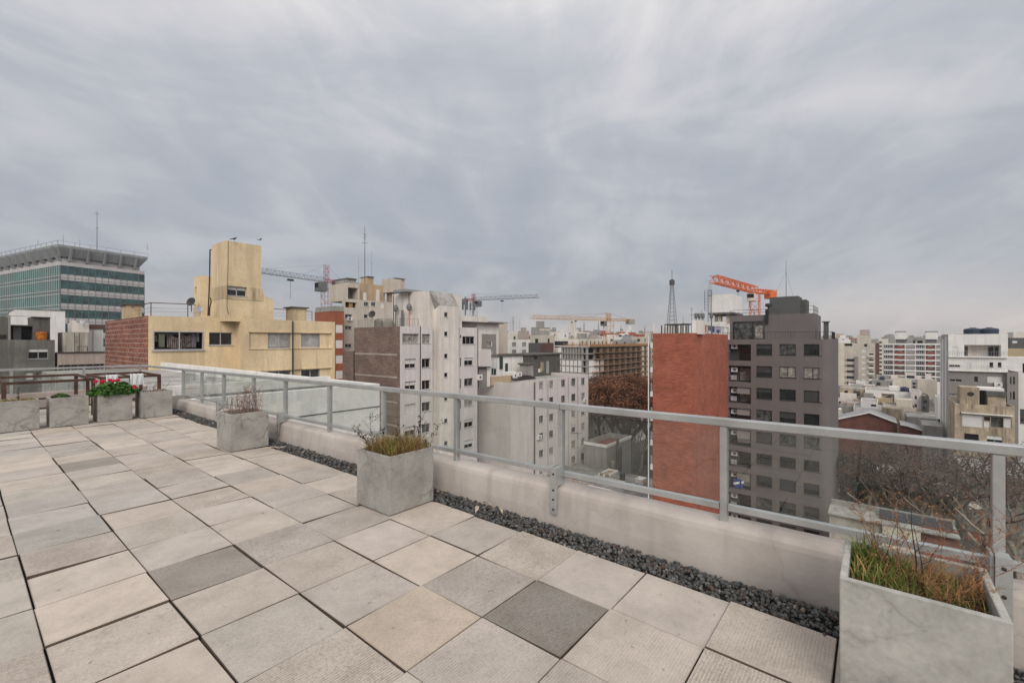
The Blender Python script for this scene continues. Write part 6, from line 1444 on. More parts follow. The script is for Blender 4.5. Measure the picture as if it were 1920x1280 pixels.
def construction():
    root = empty('construction_site', (0, 0, 0)); D = 150
    cx, cy = ray(1102, D); FA = Face('A', cx); FB = Face('B', cy); y1 = FA.u(1050); x1 = FB.u(1222)
    root.location = (cx, cy, G); tag(root, 'unfinished concrete frame building with orange scaffold rails, behind the trees', 'building')
    zt = zat(650, D); sh = 12.3/FPX*D
    b = MB(); c_ = MB(); s_ = MB(); d_ = MB(); w_ = MB()
    for k in range(8):
        z = zt-k*sh; b.box(cx, cy, z-.35, x1, cy+14, z); b.box(cx, cy+14.002, z-.352, cx+13, y1, z-.002)
        for h in (.6, 1.2): s_.box(cx+5+rnd_(), cy-.9, z+h-sh, x1-rnd_(), cy-.82, z+h-sh+.13)
        s_.box(cx+4, cy-1.2, z-sh+.02, x1-2, cy-.02, z-sh+.16)
        for i in range(9): x = cx+5+(x1-cx-7)*i/8; s_.box(x, cy-.7, z-sh+.17, x+.07, cy-.63, z-sh+1.5)
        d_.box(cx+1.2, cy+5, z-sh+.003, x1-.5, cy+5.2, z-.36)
        if k >= 2:
            for i in range(5): y = cy+2.5+(y1-cy-3)*i/5; w_.box(cx-.01, y, z-sh+.1, cx+.2, y+(y1-cy)/5*.55, z-.36)
            w_.box(cx+1, cy-.01, z-sh+.05, cx+8, cy+.2, z-.36); w_.box(cx+9, cy-.01, z-sh+.05, cx+11.5, cy+.2, z-.36) if k in (2, 3) else None
    s_.box(cx+1, cy-1, zt+.01, x1-.5, cy-.1, zt+.9)
    for i in range(34): x = cx+1+(x1-cx-2)*i/33; s_.box(x, cy+.4+4*(i % 3), zt+.01, x+.15, cy+.55+4*(i % 3), zt+1.0+.7*((i*7) % 3)/2)
    s_.box(cx+1, cy+.5, zt+.5, cx+1.2, y1-1, zt+.7); 
    for i in range(16): y = cy+1+(y1-cy-2)*i/15; s_.box(cx+.4, y, zt, cx+.55, y+.12, zt+1.3)
    for i in range(12): x = cx+.3+(x1-cx-1)*i/11; q = MB(); q.box(x, cy+.3, G, x+.7, cy+1.0, zt-.1); q.build('column', 'site_slab', root)
    for i in range(8): y = cy+2+(y1-cy-3)*i/7; q = MB(); q.box(cx+.3, y, G, cx+1.0, y+.7, zt-.1); q.build('column', 'site_slab', root)
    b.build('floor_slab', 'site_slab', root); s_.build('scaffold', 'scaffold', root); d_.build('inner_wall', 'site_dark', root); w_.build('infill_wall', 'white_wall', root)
    b = MB(); X0 = cx+.4; far = Face('A', cx+4); b.box(cx+4, cy+16, zt+.01, cx+12, y1-.5, zt+2.6)
    b.build('upper_wall', 'off_white', root); b = MB()
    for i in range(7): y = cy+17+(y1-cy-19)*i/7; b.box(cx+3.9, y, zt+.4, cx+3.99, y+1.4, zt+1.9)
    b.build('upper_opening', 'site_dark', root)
_r = random.Random(3)
def rnd_(): return _r.uniform(.5, 3)
construction()

# ------------------------------------------------------------------ right hand side
def right_side():
    # beige block
    D = 215; x, y = ray(1650, D); FA = Face('A', x)
    B = Bldg('beige_block', 'tall beige and cream apartment block with balconies, just right of the slate building', 0, 1, None, None, 0, {'A': 'beige_wall', 'B': 'cream_wall', 'C': 'cream_wall'}, x0y0=(x, FA.u(1649)), dx=18, dy=FA.u(1568)-FA.u(1649), z1=zat(643, 222), ph=.3, roof='roof_pale')
    F = B.A; sh = 10.75/FPX*222
    for k in range(6):
        y0 = 655+k*0
        for (p0, p1, a, b_, st) in ((1587, 1601, 672.5, 676.5, 'flat'), (1616, 1623, 656, 660.5, 'flatshut'), (1629, 1637.5, 661.5, 667, 'flat')): B.win('A', p0, a-(0 if p0 < 1610 else 0)+0, p1, b_, 1, style='hole', dd=.5) if False else None
    B.win('A', 1587, 672.5, 1601.5, 677.5, 5, sh, style='flat', dd=.5); B.win('A', 1584, 673, 1585.5, 677, 5, sh, style='flat', dd=.3); B.win('A', 1616, 655, 1623.5, 660, 7, sh, style='flatshut', dd=.2); B.win('A', 1629.5, 662.5, 1638, 668, 7, sh, style='flat', dd=.9)
    B.win('A', 1583.5, 643.8, 1598, 648.5, 1, style='flat', dd=.8); B.win('A', 1620, 644.5, 1626, 650, 1, style='flat', dd=.8)
    B.finish(); e = B.e
    b = MB(); F.box(b, F.u(1641.8), F.u(1648.8), G, B.z1-.01, -.25, -.005); b.build('brown_strip', 'brown_clad', e)
    b = MB(); F.box(b, F.u(1568.2), F.u(1583), G, B.z1+.2, -.6, -.005); b.build('cream_strip', 'cream_wall', e)
    b = MB(); F.box(b, F.u(1603), F.u(1609), G, F.z(1606, 668), -1.0, -.005); b.build('grey_strip', 'grey_panel', e)
    for k in range(8): b = MB(); zz = F.z(1634, 668)-k*sh; F.box(b, F.u(1629), F.u(1638.5), zz-.3, zz+.7, -1.3, -1.1); F.box(b, F.u(1629), F.u(1638.5), zz-.3, zz-.1, -1.09, -.01); b.build('balcony', 'off_white', e)
    Fr = Face('A', B.x0+3)
    for nm, p0, p1, yt, yb, m in (('roof_room', 1607, 1633, 628, None, 'beige_wall'), ('roof_tank', 1612, 1631, 618, 627.8, 'pink_wall'), ('roof_room', 1575, 1594, 637, None, 'white_wall'), ('roof_room', 1633.5, 1647, 635.5, None, 'pale_concrete')):
        b = MB(); Fr.box(b, Fr.u(p0), Fr.u(p1), B.zr if yb is None else Fr.z(p0, yb), Fr.z((p0+p1)/2, yt), 0, 6); b.build(nm, m, e)
    # red and white grid block
    D = 237; x, y = ray(1764, D); FA = Face('A', x); ya = FA.u(1768); yb = FA.u(1656.5); z1 = FA.z(1700, 643.5)
    Rb = Bldg('grid_block', 'long apartment block with a white grid and red panels on the right horizon', 0, 1, None, None, 0, {'A': 'white_wall', 'B': 'orange_brick', 'C': 'orange_brick'}, x0y0=(x, ya), dx=14, dy=yb-ya, z1=z1, ph=.3); F = Rb.A
    cols = [(1657.5, 1675, 0), (1676.5, 1696.5, 1), (1698, 1715.5, 2), (1717, 1734, 0), (1735.5, 1753.5, 1), (1755, 1764, 0)]
    sh = 9.95/FPX*FA.dep(1710); zt = F.z(1700, 646.5); wh = sh*.72
    for p0, p1, kind in cols:
        for k in range(7): Rb.h['A'].append((F.u(p1), F.u(p0), zt-k*sh-wh, zt-k*sh, .8))
    Rb.finish(); e = Rb.e
    rnd = random.Random(5)
    for p0, p1, kind in cols:
        u0, u1 = F.u(p1)+.05, F.u(p0)-.05
        for k in range(7):
            z0 = zt-k*sh-wh+.05; zt_ = zt-k*sh-.05; b = MB()
            if kind == 1: F.box(b, u0, u1, z0, z0+wh*.62, .1, .3, 1 if k < 4 else 2); F.box(b, u0, u1, z0+wh*.62, zt_, .7, .78, 0); F.box(b, u0+1, u0+2.6, z0+wh*.64, zt_-.2, .55, .68, 3)
            elif kind == 2: F.box(b, u0, u1, z0, z0+wh*.45, .1, .3, 4); F.box(b, u0, u1, z0+wh*.46, zt_, .4, .5, 3)
            else:
                F.box(b, u0, u1, z0, zt_, .6, .7, 0)
                for i in range(4): uu = u0+(u1-u0)*(i+.3)/4; F.box(b, uu, uu+.25, z0, zt_, .35, .45, 3)
                F.box(b, u0, u1, z0, z0+wh*.25, .1, .2, 0 if k > 2 else 3)
            b.build('window_bay', ['pane_mid', 'red_panel', 'brown_clad', 'window_alu', 'grey_panel'], e)
    for p0, p1 in ((1678.5, 1699), (1735.5, 1758.5)):
        Fr = Face('A', Rb.x0+3); b = MB(); Fr.box(b, Fr.u(p0), Fr.u(p1), Fr.z(p0, 636), Fr.z(p0, 624), 0, 5); Fr.box(b, Fr.u(p0+1), Fr.u(p1-2), Rb.zr, Fr.z(p0, 636.1), 1, 4, 1); Fr.box(b, Fr.u(p0), Fr.u(p1), Fr.z(p0, 622.3), Fr.z(p0, 621), -.3, 5.3, 1)
        for q in (p0+.5, p1-.5): u = Fr.u(q); Fr.box(b, u-.1, u+.1, Fr.z(p0, 623.9), Fr.z(p0, 622.4), .2, .4, 1)
        b.build('roof_tank', ['white_wall', 'crane_grey'], e)
    for p0, p1, yt in ((1666, 1678, 634), (1700, 1716, 637), (1720, 1734, 634), (1712, 1730, 638.5)): Fr = Face('A', Rb.x0+2); b = MB(); Fr.box(b, Fr.u(p0), Fr.u(p1), Rb.zr, Fr.z(p0, yt), 0, 4); b.build('roof_room', 'pale_concrete', e)
    # blank cream party walls
    def ab(nm, lb, p0, p1, yt, D, m, dx=8, roof='roof_pale', ph=.25, win=None, ymid=None, cat='building', fin=True):
        x, y = ray(p1, D); FA = Face('A', x); o = Bldg(nm, lb, 0, 1, None, None, 0, m, x0y0=(x, y), dx=dx, dy=FA.u(p0)-y, z1=FA.z((p0+p1)/2, yt), ph=ph, roof=roof, side='L', cat=cat)
        if p1 > 1635: o.side = 'R'; o.h['C'] = []
        for w_ in (win or []): o.win('A', *w_[:4], **w_[4])
        return o.finish() if fin else o
    ab('party_wall_house', 'left of two blank cream party walls below the red and white grid block', 1673.5, 1709, 711, 168, 'cream_wall')
    ab('party_wall_house', 'taller right-hand blank cream party wall, next to the modern white building', 1721, 1757, 712.5, 150, 'cream_wall')
    ab('grey_house', 'narrow grey house with two dark windows between the blank cream walls', 1709.5, 1721, 713, 175, 'tin', win=[(1711, 717, 1717, 721, dict(style='flat')), (1711, 723.5, 1717, 727.5, dict(style='flat'))])
    ab('balcony_house', 'small white balcony front before the grid block', 1698, 1718, 700, 190, 'off_white', win=[(1700, 704, 1715, 709, dict(style='flat', dd=.8))])
    W = ab('white_house', 'white cubic house with a dark tank on its roof in the right middle distance', 1622, 1707, 733, 122, 'white_wall', dx=12, ph=.1, win=[(1653, 738, 1677, 753, dict(style='hole', dd=.8))])
    F = W.A; a = F.rect(1653, 738, 1677, 753); b = MB(); F.box(b, *a, .7, .8); F.box(b, a[0]+.6, a[0]+1.3, a[2], a[3]-.5, .5, .69, 1); F.box(b, a[1]-1.6, a[1]-1, a[2], a[3]-.8, .5, .69, 1); b.build('terrace_recess', ['pink_wall', 'door_green'], W.e)
    p = F.pt(F.u(1697), W.zr, 2.5); tank(W.e, p[0], p[1], W.zr, .95, 1.4, 'tank_navy'); b = MB(); F.box(b, F.u(1668), F.u(1686), W.z1+.002, W.z1+1.2, 2, 5); b.build('roof_room', 'white_wall', W.e)
    ab('lilac_house', 'lilac-grey house wing attached right of the white cubic house', 1707.5, 1728, 735, 118, 'lilac_wall', dx=10, ph=.1, win=[(1715, 742, 1719, 748, dict(style='flat')), (1715, 757, 1719, 763, dict(style='flat'))])
    ab('low_white_house', 'low white annex stepping down left of the white cubic house', 1614, 1646, 752, 112, 'white_wall', dx=8, win=[(1633, 758, 1643, 762, dict(style='flat'))])
    ab('stained_house', 'stained old concrete house with laundry on its roof, right beside the slate building', 1574, 1621, 728, 130, 'old_tan', dx=9, win=[(1600, 733, 1612, 742, dict(style='flat')), (1583, 732, 1590, 748, dict(style='flat'))])
    ab('tiled_house', 'dark house with a faded red terrace roof beside the stained house', 1592, 1640, 726, 150, 'pink_wall', dx=9, roof='roof_red')
    ab('ruined_house', 'ragged dark house with stairs between the lilac wing and the cream party wall', 1728.5, 1742, 742, 116, 'dark_concrete', dx=6, win=[(1731, 750, 1738, 756, dict(style='flat')), (1730, 762, 1737, 768, dict(style='flat'))])
    ab('narrow_white_house', 'narrow white wall left of the modern white building', 1758, 1765, 745, 100, 'white_wall', dx=6)
    # gabled brick red sheds
    def shed(lb, pl, ppk, pr, yl, ypk, yr, D, dx, m='red_panel'):
        x, y = ray(pr, D); FA = Face('A', x); ul, up, ur = FA.u(pl), FA.u(ppk), FA.u(pr); zl, zp, zr = FA.z(pl, yl), FA.z(ppk, ypk), FA.z(pr, yr)
        root = empty('brick_shed', (x, y, G), lb, 'shed'); b = MB(); f = [FA.pt(ul, G), FA.pt(ur, G), FA.pt(ur, zr), FA.pt(up, zp), FA.pt(ul, zl)]
        b.poly(f); b.poly([(p[0]+dx, p[1], p[2]) for p in f][::-1]); b.poly([f[0], f[4], (f[4][0]+dx, f[4][1], f[4][2]), (f[0][0]+dx, f[0][1], f[0][2])]); b.poly([f[1], f[2], (f[2][0]+dx, f[2][1], f[2][2]), (f[1][0]+dx, f[1][1], f[1][2])]); b.build('wall', m, root)
        b = MB()
        for (a, c) in ((f[4], f[3]), (f[3], f[2])):
            A_ = Vector(a)+Vector((-.3, 0, .05)); C_ = Vector(c)+Vector((-.3, 0, .05)); q = Vector((dx+.5, 0, 0)); u = Vector((0, 0, .12)); b.hexa([A_, C_, C_+q, A_+q, A_+u, C_+u, C_+q+u, A_+q+u])
        b.build('roof', 'tin', root); b = MB()
        for (a, c) in ((f[4], f[3]), (f[3], f[2])): b.beam(Vector(a)+Vector((-.4, 0, .12)), Vector(c)+Vector((-.4, 0, .12)), .25)
        b.build('roof_trim', 'white_paint', root); return root
    shed('brick-red gabled shed wall with a white verge, above the handrail on the right', 1570, 1630, 1682, 786, 773.5, 793, 92, 7, 'roof_red')
    shed('smaller brick-red gabled shed beside the larger one, above the handrail', 1688, 1700, 1745, 796, 798, 812, 86, 5, 'roof_red')
    o = ab('concrete_tank_house', 'weathered round concrete tank on a low roof above the brick-red sheds', 1655, 1692, 785, 104, 'old_tan', dx=6); p = o.A.pt(o.A.u(1673), o.z1, 2.5)
    b = MB(); b.lathe(p[0], p[1], [(1.9, o.zr), (1.9, o.z1+2.3), (1.8, o.z1+2.4)], 16); b.build('concrete_tank', 'old_tan', o.e)
    for lb, p0, p1, yt, D, m, rf in (('flat grey shed roof right of the brick-red sheds', 1700, 1765, 783, 100, 'pale_concrete', 'roof_pale'), ('pale flat roof behind the larger brick-red shed', 1600, 1660, 766, 108, 'off_white', 'tin'), ('low grey roof at the foot of the slate building above the handrail', 1574, 1620, 762, 116, 'pale_concrete', 'roof_felt'), ('pale pinkish flat roof behind the grey shed', 1695, 1762, 776, 110, 'pink_wall', 'roof_pale'), ('grey walled yard left of the modern white building', 1730, 1768, 798, 84, 'pale_concrete', 'roof_pale')):
        ab('flat_roof_house', lb, p0, p1, yt, D, m, dx=10, roof=rf, cat='house')
    # modern white building
    D = 84; x, y = ray(1778, D); FA = Face('A', x)
    M = Bldg('modern_building', 'modern white and grey stepped apartment building with two navy tanks on its roof, far right', 1778, D, 1764.5, 1890, 626.5, {'A': 'white_wall', 'B': 'white_wall', 'C': 'tin'}, side='R', ph=.25, roof='roof_pale')
    F = M.A
    M.win('A', 1808, 646.5, 1877, 668, 1, style='hole', dd=2.2); M.win('A', 1785, 649.5, 1796.5, 668.5, 1, style='flatshut', dd=.1)
    M.win('A', 1779.5, 683.5, 1800.5, 687.5, 1, style='small', dd=.15); M.win('A', 1811, 680, 1820, 694, 1, style='flatshut', dd=.1)
    for p0, p1 in ((1855, 1862.5), (1870.5, 1878)): M.win('A', p0, 679, p1, 688.5, 1, style='small', dd=.15)
    M.win('A', 1780.5, 710.7, 1803.5, 715.3, 1, style='small', dd=.15); M.win('A', 1780, 738, 1801, 742, 1, style='curtain', dd=.15); M.win('A', 1781, 764.5, 1790, 768.5, 1, style='small', dd=.15); M.win('A', 1782, 792, 1791, 796, 1, style='small', dd=.15)
    M.win('A', 1826, 705.5, 1834, 716.5, 1, style='small', dd=.15); M.win('A', 1851, 705, 1879, 718, 1, style='shut', dd=.12)
    M.finish(); e = M.e
    b = MB(); za = F.z(1830, 695); F.box(b, F.u(1889.5), F.u(1778.4), za-.12, za, -.5, -.003); b.build('terrace_ledge', 'white_wall', e)
    b = MB(); hs_ = [h for h in M.h['A'] if h[3] < za]; zs_ = za-.125; Fg = Face('A', M.x0-.06); facade(b, Fg, F.u(1890), F.u(1778.3), G, zs_, [(h[0], h[1], h[2], h[3], .055) for h in hs_]); b.build('grey_cladding', 'grey_panel', e)
    a = F.rect(1808, 646.5, 1877, 668); b = MB(); F.box(b, a[0], a[1], a[2], a[3], 2.1, 2.2); bk = b.build('loggia_back', 'off_white', e)
    for p0, p1, m in ((1810, 1818, 'pane_mid'), (1857, 1867, 'pane_dark'), (1869.5, 1876, 'pane_dark')): b = MB(); F.box(b, F.u(p1), F.u(p0), a[2]+.02, a[3]-.35, 1.98, 2.09); b.build('glass_door', m, e)
    railing(e, 'terrace_railing', 'galv', [F.pt(F.u(1889), a[2]-.1, -.35), F.pt(F.u(1778.8), a[2]-.1, -.35)], 1.0, .03, bars=.3, step=2); railing(e, 'terrace_railing', 'galv', [F.pt(F.u(1889), za, -.45), F.pt(F.u(1778.8), za, -.45)], 1.0, .03, bars=.3, step=2)
    b = MB(); F.box(b, F.u(1889.6), F.u(1778.5), a[2]-.22, a[2]-.1, -.4, -.004); b.build('terrace_ledge', 'white_wall', e)
    b = MB(); C = M.C
    for i, (f0, f1) in enumerate(((.08, .2), (.45, .6), (.75, .9))):
        u0, u1 = M.x0+(M.x1-M.x0)*f0, M.x0+(M.x1-M.x0)*f1; C.box(b, u0, u1, G, M.z1-.5-i*.4, -.25, -.003)
    b.build('side_fin', 'white_paint', e); b = MB()
    for k in range(7): zz = M.z1-4-k*2.9; C.box(b, M.x0+(M.x1-M.x0)*.27, M.x0+(M.x1-M.x0)*.40, zz, zz+2.0, -.04, -.003)
    b.build('side_window', 'pane_mid', e)
    for px in (1829, 1861): p = F.pt(F.u(px), M.zr, 3); tank(e, p[0], p[1], M.zr, 1.25, 1.5, 'tank_navy')
    b = MB(); F.box(b, F.u(1887), F.u(1872.5), M.zr, F.z(1880, 618), 3, 6); b.build('roof_room', 'white_wall', e)
    ac_unit(e, F, F.u(1879), F.z(1873, 725), 1.0, .8); q = F.pt(F.u(1868), F.z(1868, 728), -.7); dish(e, q[0], q[1], q[2], .5, 'galv', .5)
    # wings further right
    ab('grey_green_wing', 'grey-green wing with paired narrow windows right of the modern building', 1888.5, 1909, 697.5, 78, 'grey_panel', dx=8, win=[(1894, 706, 1896.5, 720, dict(style='flat')), (1899, 706, 1903, 720, dict(style='flat')), (1894, 734, 1896.5, 749, dict(style='flat')), (1899, 734, 1903, 749, dict(style='flat'))])
    ab('blue_white_wing', 'bluish white wall with a blue window at the right edge of the picture', 1909.5, 1990, 698, 76, 'white_wall', dx=8, win=[(1917.5, 681, 1925, 699, dict(style='flat')), (1912, 767, 1930, 795, dict(style='mid'))])
    ab('white_upper_wing', 'white upper storey behind the grey-green wing', 1889, 1960, 670, 92, 'white_wall', dx=8)
    ab('tan_brick_block', 'tan blank wall behind the modern white building at the right edge', 1880, 1990, 654, 112, 'tan_wall', dx=9)
    ab('dark_roof_block', 'dark glazed roof storey at the right edge above the tan wall', 1893, 1990, 633, 118, 'slate_dark', dx=9, win=[(1898, 638.5, 1908, 643, dict(style='flatshut'))])
    ab('red_top_block', 'pale block with a red roof edge at the extreme right skyline', 1900, 1990, 622, 150, 'off_white', dx=9)
    # old tan house in front
    O = ab('old_tan_house', 'weathered old tan house with white shutters in front of the modern building', 1790, 1903, 759, 70, 'old_tan', dx=9, ph=.35, roof='roof_felt', win=[(1804, 777.5, 1844, 800.5, dict(style='shut')), (1844.5, 789.5, 1857, 801, dict(style='shut')), (1845, 781, 1856.5, 788.5, dict(style='flat')), (1858, 782, 1881, 801, dict(style='flat', dd=.4)), (1882, 784, 1897, 802, dict(style='shut')), (1808, 813, 1835, 826, dict(style='flat', dd=.4)), (1850, 817, 1880, 830, dict(style='half'))])
    F = O.A; e = O.e
    b = MB(); F.box(b, F.u(1899), F.u(1802), F.z(1850, 777), F.z(1850, 775.5), -.5, -.003); b.build('canopy', 'white_paint', e)
    Fr = Face('A', O.x0+1.6)
    def rb(nm, p0, p1, yt, d0, d1, m, yb=None): b = MB(); Fr.box(b, Fr.u(p1), Fr.u(p0), O.zr if yb is None else Fr.z((p0+p1)/2, yb), Fr.z((p0+p1)/2, yt), d0, d1); return b.build(nm, m, e)
    rb('roof_room', 1801, 1836.5, 726, 0, 4, 'old_tan'); rb('stair_recess', 1836.6, 1851.5, 735, 2, 4, 'interior_dark'); rb('roof_room', 1852, 1886, 742, 0, 4, 'old_tan'); rb('roof_slab', 1850, 1887, 734, -.3, 4.3, 'dark_concrete', 741.8); rb('roof_slab', 1836, 1887, 729, 1.5, 5, 'white_wall', 733.6)
    c = Fr.pt(Fr.u(1820), Fr.z(1820, 738.5), -.02); b = MB(); b.poly([(c[0], c[1]+.42*math.cos(t*.449), c[2]+.36*math.sin(t*.449)) for t in range(14)]); b.build('round_opening', 'interior_dark', e)
    # street block beyond the trees, and the low house below them
    Hs = ab('veranda_house', 'dark old house with a deep veranda and railing behind the bare trees', 1575, 1806, 905, 60, 'dark_concrete', dx=12, roof='pale_concrete', ph=.2, win=[(1600, 925, 1620, 935, dict(style='flat')), (1637, 912, 1790, 952, dict(style='hole', dd=2.5))])
    a = Hs.A.rect(1637, 912, 1790, 952); F = Hs.A; b = MB(); F.box(b, a[0], a[1], a[2], a[3], 2.4, 2.5)
    for k in range(3): uu = a[0]+(a[1]-a[0])*(k+.4)/3; F.box(b, uu, uu+1.1, a[2]+.1, a[3]-.5, 2.3, 2.39, 1)
    b.build('veranda_back', ['old_tan', 'interior_dark'], Hs.e); railing(Hs.e, 'veranda_railing', 'dark_metal', [F.pt(a[0], a[2], .1), F.pt(a[1], a[2], .1)], 1.0, .04, bars=.25, step=2)
    b = MB(); F.box(b, F.u(1806), F.u(1600), F.z(1700, 905), F.z(1700, 899), -.8, .4); b.build('eave', 'pale_concrete', Hs.e)
    P = ab('shop_building', 'grey shop building with white balcony and red awning, lower right behind the trees', 1806.5, 1990, 895, 57, 'raw_concrete', dx=12, win=[(1815, 928, 1870, 944, dict(style='mid', dd=.3)), (1880, 935, 1905, 955, dict(style='slide', dd=.3)), (1815, 965, 1870, 985, dict(style='dark', dd=.4)), (1809, 1004, 1868, 1034, dict(style='flat', dd=.6)), (1885, 1010, 1915, 1040, dict(style='flat', dd=.6)), (1930, 930, 1960, 950, dict(style='half'))])
    F = P.A; b = MB(); z_ = F.z(1838, 946); F.box(b, F.u(1872), F.u(1808), z_-.5, z_+.3, -1.1, -1.0); F.box(b, F.u(1872), F.u(1808), z_-.62, z_-.5, -1.1, -.003); b.build('balcony', 'white_wall', P.e)
    b = MB(); z_ = F.z(1838, 1000); A0 = F.pt(F.u(1868), z_, 0); A1 = F.pt(F.u(1808), z_, 0); b.hexa([(A0[0]-1.3, A0[1], z_-.7), (A1[0]-1.3, A1[1], z_-.7), (A1[0]-.01, A1[1], z_-.1), (A0[0]-.01, A0[1], z_-.1), (A0[0]-1.3, A0[1], z_-.5), (A1[0]-1.3, A1[1], z_-.5), (A1[0]-.01, A1[1], z_), (A0[0]-.01, A0[1], z_)]); b.build('awning', 'awning_red', P.e)
    # low house below
    D = 41; x, y = ray(1800, D); FA = Face('A', x); yl = FA.u(1555); z = FA.z(1700, 975)
    root = empty('low_cream_house', (x, y, G), 'low cream and grey house with a brown tiled roof slope, directly below the bare trees', 'house')
    b = MB(); hs = [(*FA.rect(1617, 975, 1632, 983), .2)]; ym = FA.u(1654); facade(b, FA, ym+.003, yl, G, z-.6, hs); b.box(x+1.0, ym+.01, G, x+3.0, yl, z-.7); b.build('stained_wall', 'old_white', root)
    window(root, FA, *hs[0][:4], 'shut', .18)
    b = MB(); yr = FA.u(1726); b.box(x-.35, yr, G, x+3.0, ym, z-.75); b.build('cream_wall', 'cream_wall', root)
    b = MB(); b.box(x+3.002, y, G, x+3.25, yl, z-.1); b.build('rear_wall', 'pale_concrete', root)
    b = MB(); b.box(x-.45, y, z-.745, x+3.0, yl+.1, z-.6, 0); b.box(x+2.0, ym+2.5, z-.597, x+2.6, yl-3, z-.35, 1); b.build('roof', ['roof_pale', 'pale_concrete'], root)
    b = MB(); A0 = [(x-1.9, y, z-3.2), (x-1.9, yr-.1, z-3.2), (x+.8, yr-.1, z-.55), (x+.8, y, z-.55)]; b.hexa([*A0, *[(p[0], p[1], p[2]+.12) for p in A0]]); b.build('tiled_slope', 'roof_red', root)
    b = MB(); b.box(x-1.8, y+.1, G, x+.7, yr-.11, z-3.3); b.build('lower_wall', 'cream_wall', root)
    for k in range(5):
        yy = y+.3+k*1.1; b = MB(); b.hexa([(x+.9, yy, z-.55), (x+2.4, yy, z-.1), (x+2.4, yy+1, z-.1), (x+.9, yy+1, z-.55), (x+.9, yy, z-.5), (x+2.4, yy, z-.05), (x+2.4, yy+1, z-.05), (x+.9, yy+1, z-.5)]); b.build('solar_panel', 'solar', root)
right_side()

# ------------------------------------------------------------------ yards and roofs below the centre
def yards():
    Rr = Bldg('red_roof_building', 'low concrete building with a dark red roof terrace beside the lilac building', 1137.5, 74, 1095, 1183, 834, 'pale_concrete', ph=.9, roof='roof_red'); Rr.finish()
    b = MB(); Rr.A.box(b, Rr.y0-.1, Rr.y1, Rr.z1-.45, Rr.z1+.02, -.12, -.003); Rr.B.box(b, Rr.x0-.1, Rr.x1, Rr.z1-.45, Rr.z1+.02, -.12, -.003); b.build('parapet_band', 'white_wall', Rr.e)
    b = MB(); Rr.B.box(b, Rr.B.u(1154), Rr.B.u(1156), G, Rr.z1+.5, -.45, -.13); Rr.B.box(b, Rr.B.u(1159), Rr.B.u(1164), G, Rr.z1-1.2, -.2, -.004); b.build('chimney', 'dark_concrete', Rr.e)
    D = 56; x, y = ray(1128, D); z = -19.5
    root = empty('flat_roof_yard', (x, y, G), 'wide low grey flat roof with tanks and skylights, left of the brick tower', 'building')
    b = MB(); b.box(51.4, 20.4, G, 67.1, 40, z); b.build('wall', 'pale_concrete', root); b = MB(); b.box(51.6, 20.6, z+.003, 66.9, 39.8, z+.05); b.build('roof', 'roof_felt', root)
    def on(px, py):
        D = (EYE-z)*FPX/(py-640); xx, yy = ray(px, D); return xx, yy
    def bxo(nm, px, py, w_, d_, h, m, base=0.052): xx, yy = on(px, py); b = MB(); b.box(xx, yy, z+base, xx+w_, yy+d_, z+h); return b.build(nm, m, root)
    xx, yy = on(1167, 899); tank(root, xx, yy, z+.05, .42, 1.25, 'tank_black'); xx, yy = on(1148.5, 876); tank(root, xx, yy, z+.05, .38, 1.1, 'tank_fibre')
    xx, yy = on(1127, 893)
    for k in range(2): q, r = on(1128+k*10, 893+k*3); tank(root, q, r, z+.05, .3, .6, 'tank_fibre')
    xx, yy = on(1140, 896); b = MB(); b.box(xx, yy, z+.052, xx+3.6, yy+.18, z+.4); b.box(xx, yy+1.5, z+.052, xx+3.6, yy+1.68, z+.4); b.box(xx, yy+.182, z+.052, xx+.18, yy+1.498, z+.4); b.box(xx+3.42, yy+.182, z+.052, xx+3.6, yy+1.498, z+.4); b.build('skylight_kerb', 'white_wall', root); b = MB(); b.box(xx+.2, yy+.2, z+.052, xx+3.4, yy+1.48, z+.2); b.build('skylight', 'old_tan', root)
    bxo('roof_box', 1205, 910, 1.6, 1.2, .8, 'white_wall'); bxo('roof_kerb', 1102, 885, .3, 6, .3, 'pale_concrete'); bxo('roof_kerb', 1172, 905, .2, 5, .2, 'off_white'); bxo('roof_box', 1118, 905, 1.2, 1.0, .7, 'old_tan'); bxo('roof_box', 1190, 915, 1, .8, .5, 'tin')
    for px, py, h in ((1169, 877, 2.4), (1179, 883, 1.9), (1195, 907, 1.6), (1186, 870, 2.0)): xx, yy = on(px, py); antenna(root, xx, yy, z+.05, h, 'galv', 1, .04, 'pole', px)
    for lb, px, D, w_, d_, zz, m, rf in (('pale roof with a step below the parapet, under the flat grey roof', 1112, 50, 4.5, 3, -16.2, 'lilac_wall', 'roof_pale'), ('dark open yard box below the parapet, left of the brick tower', 1178, 47, 6, 3, -17.0, 'pale_concrete', 'roof_felt'), ('low pinkish annex at the foot of the lilac building', 1070, 55, 6, 4, -17.5, 'pink_wall', 'roof_felt'), ('small house with a grey gable roof by the lilac building foot', 1095, 52, 3, 3, -17.2, 'white_wall', 'roof_felt')):
        x_, y_ = ray(px, D); q = Bldg('courtyard_annex', lb, 0, 1, None, None, 0, m, x0y0=(x_, y_), dx=w_, dy=d_, z1=zz, ph=.3, roof=rf, cat='house'); q.finish()
yards()

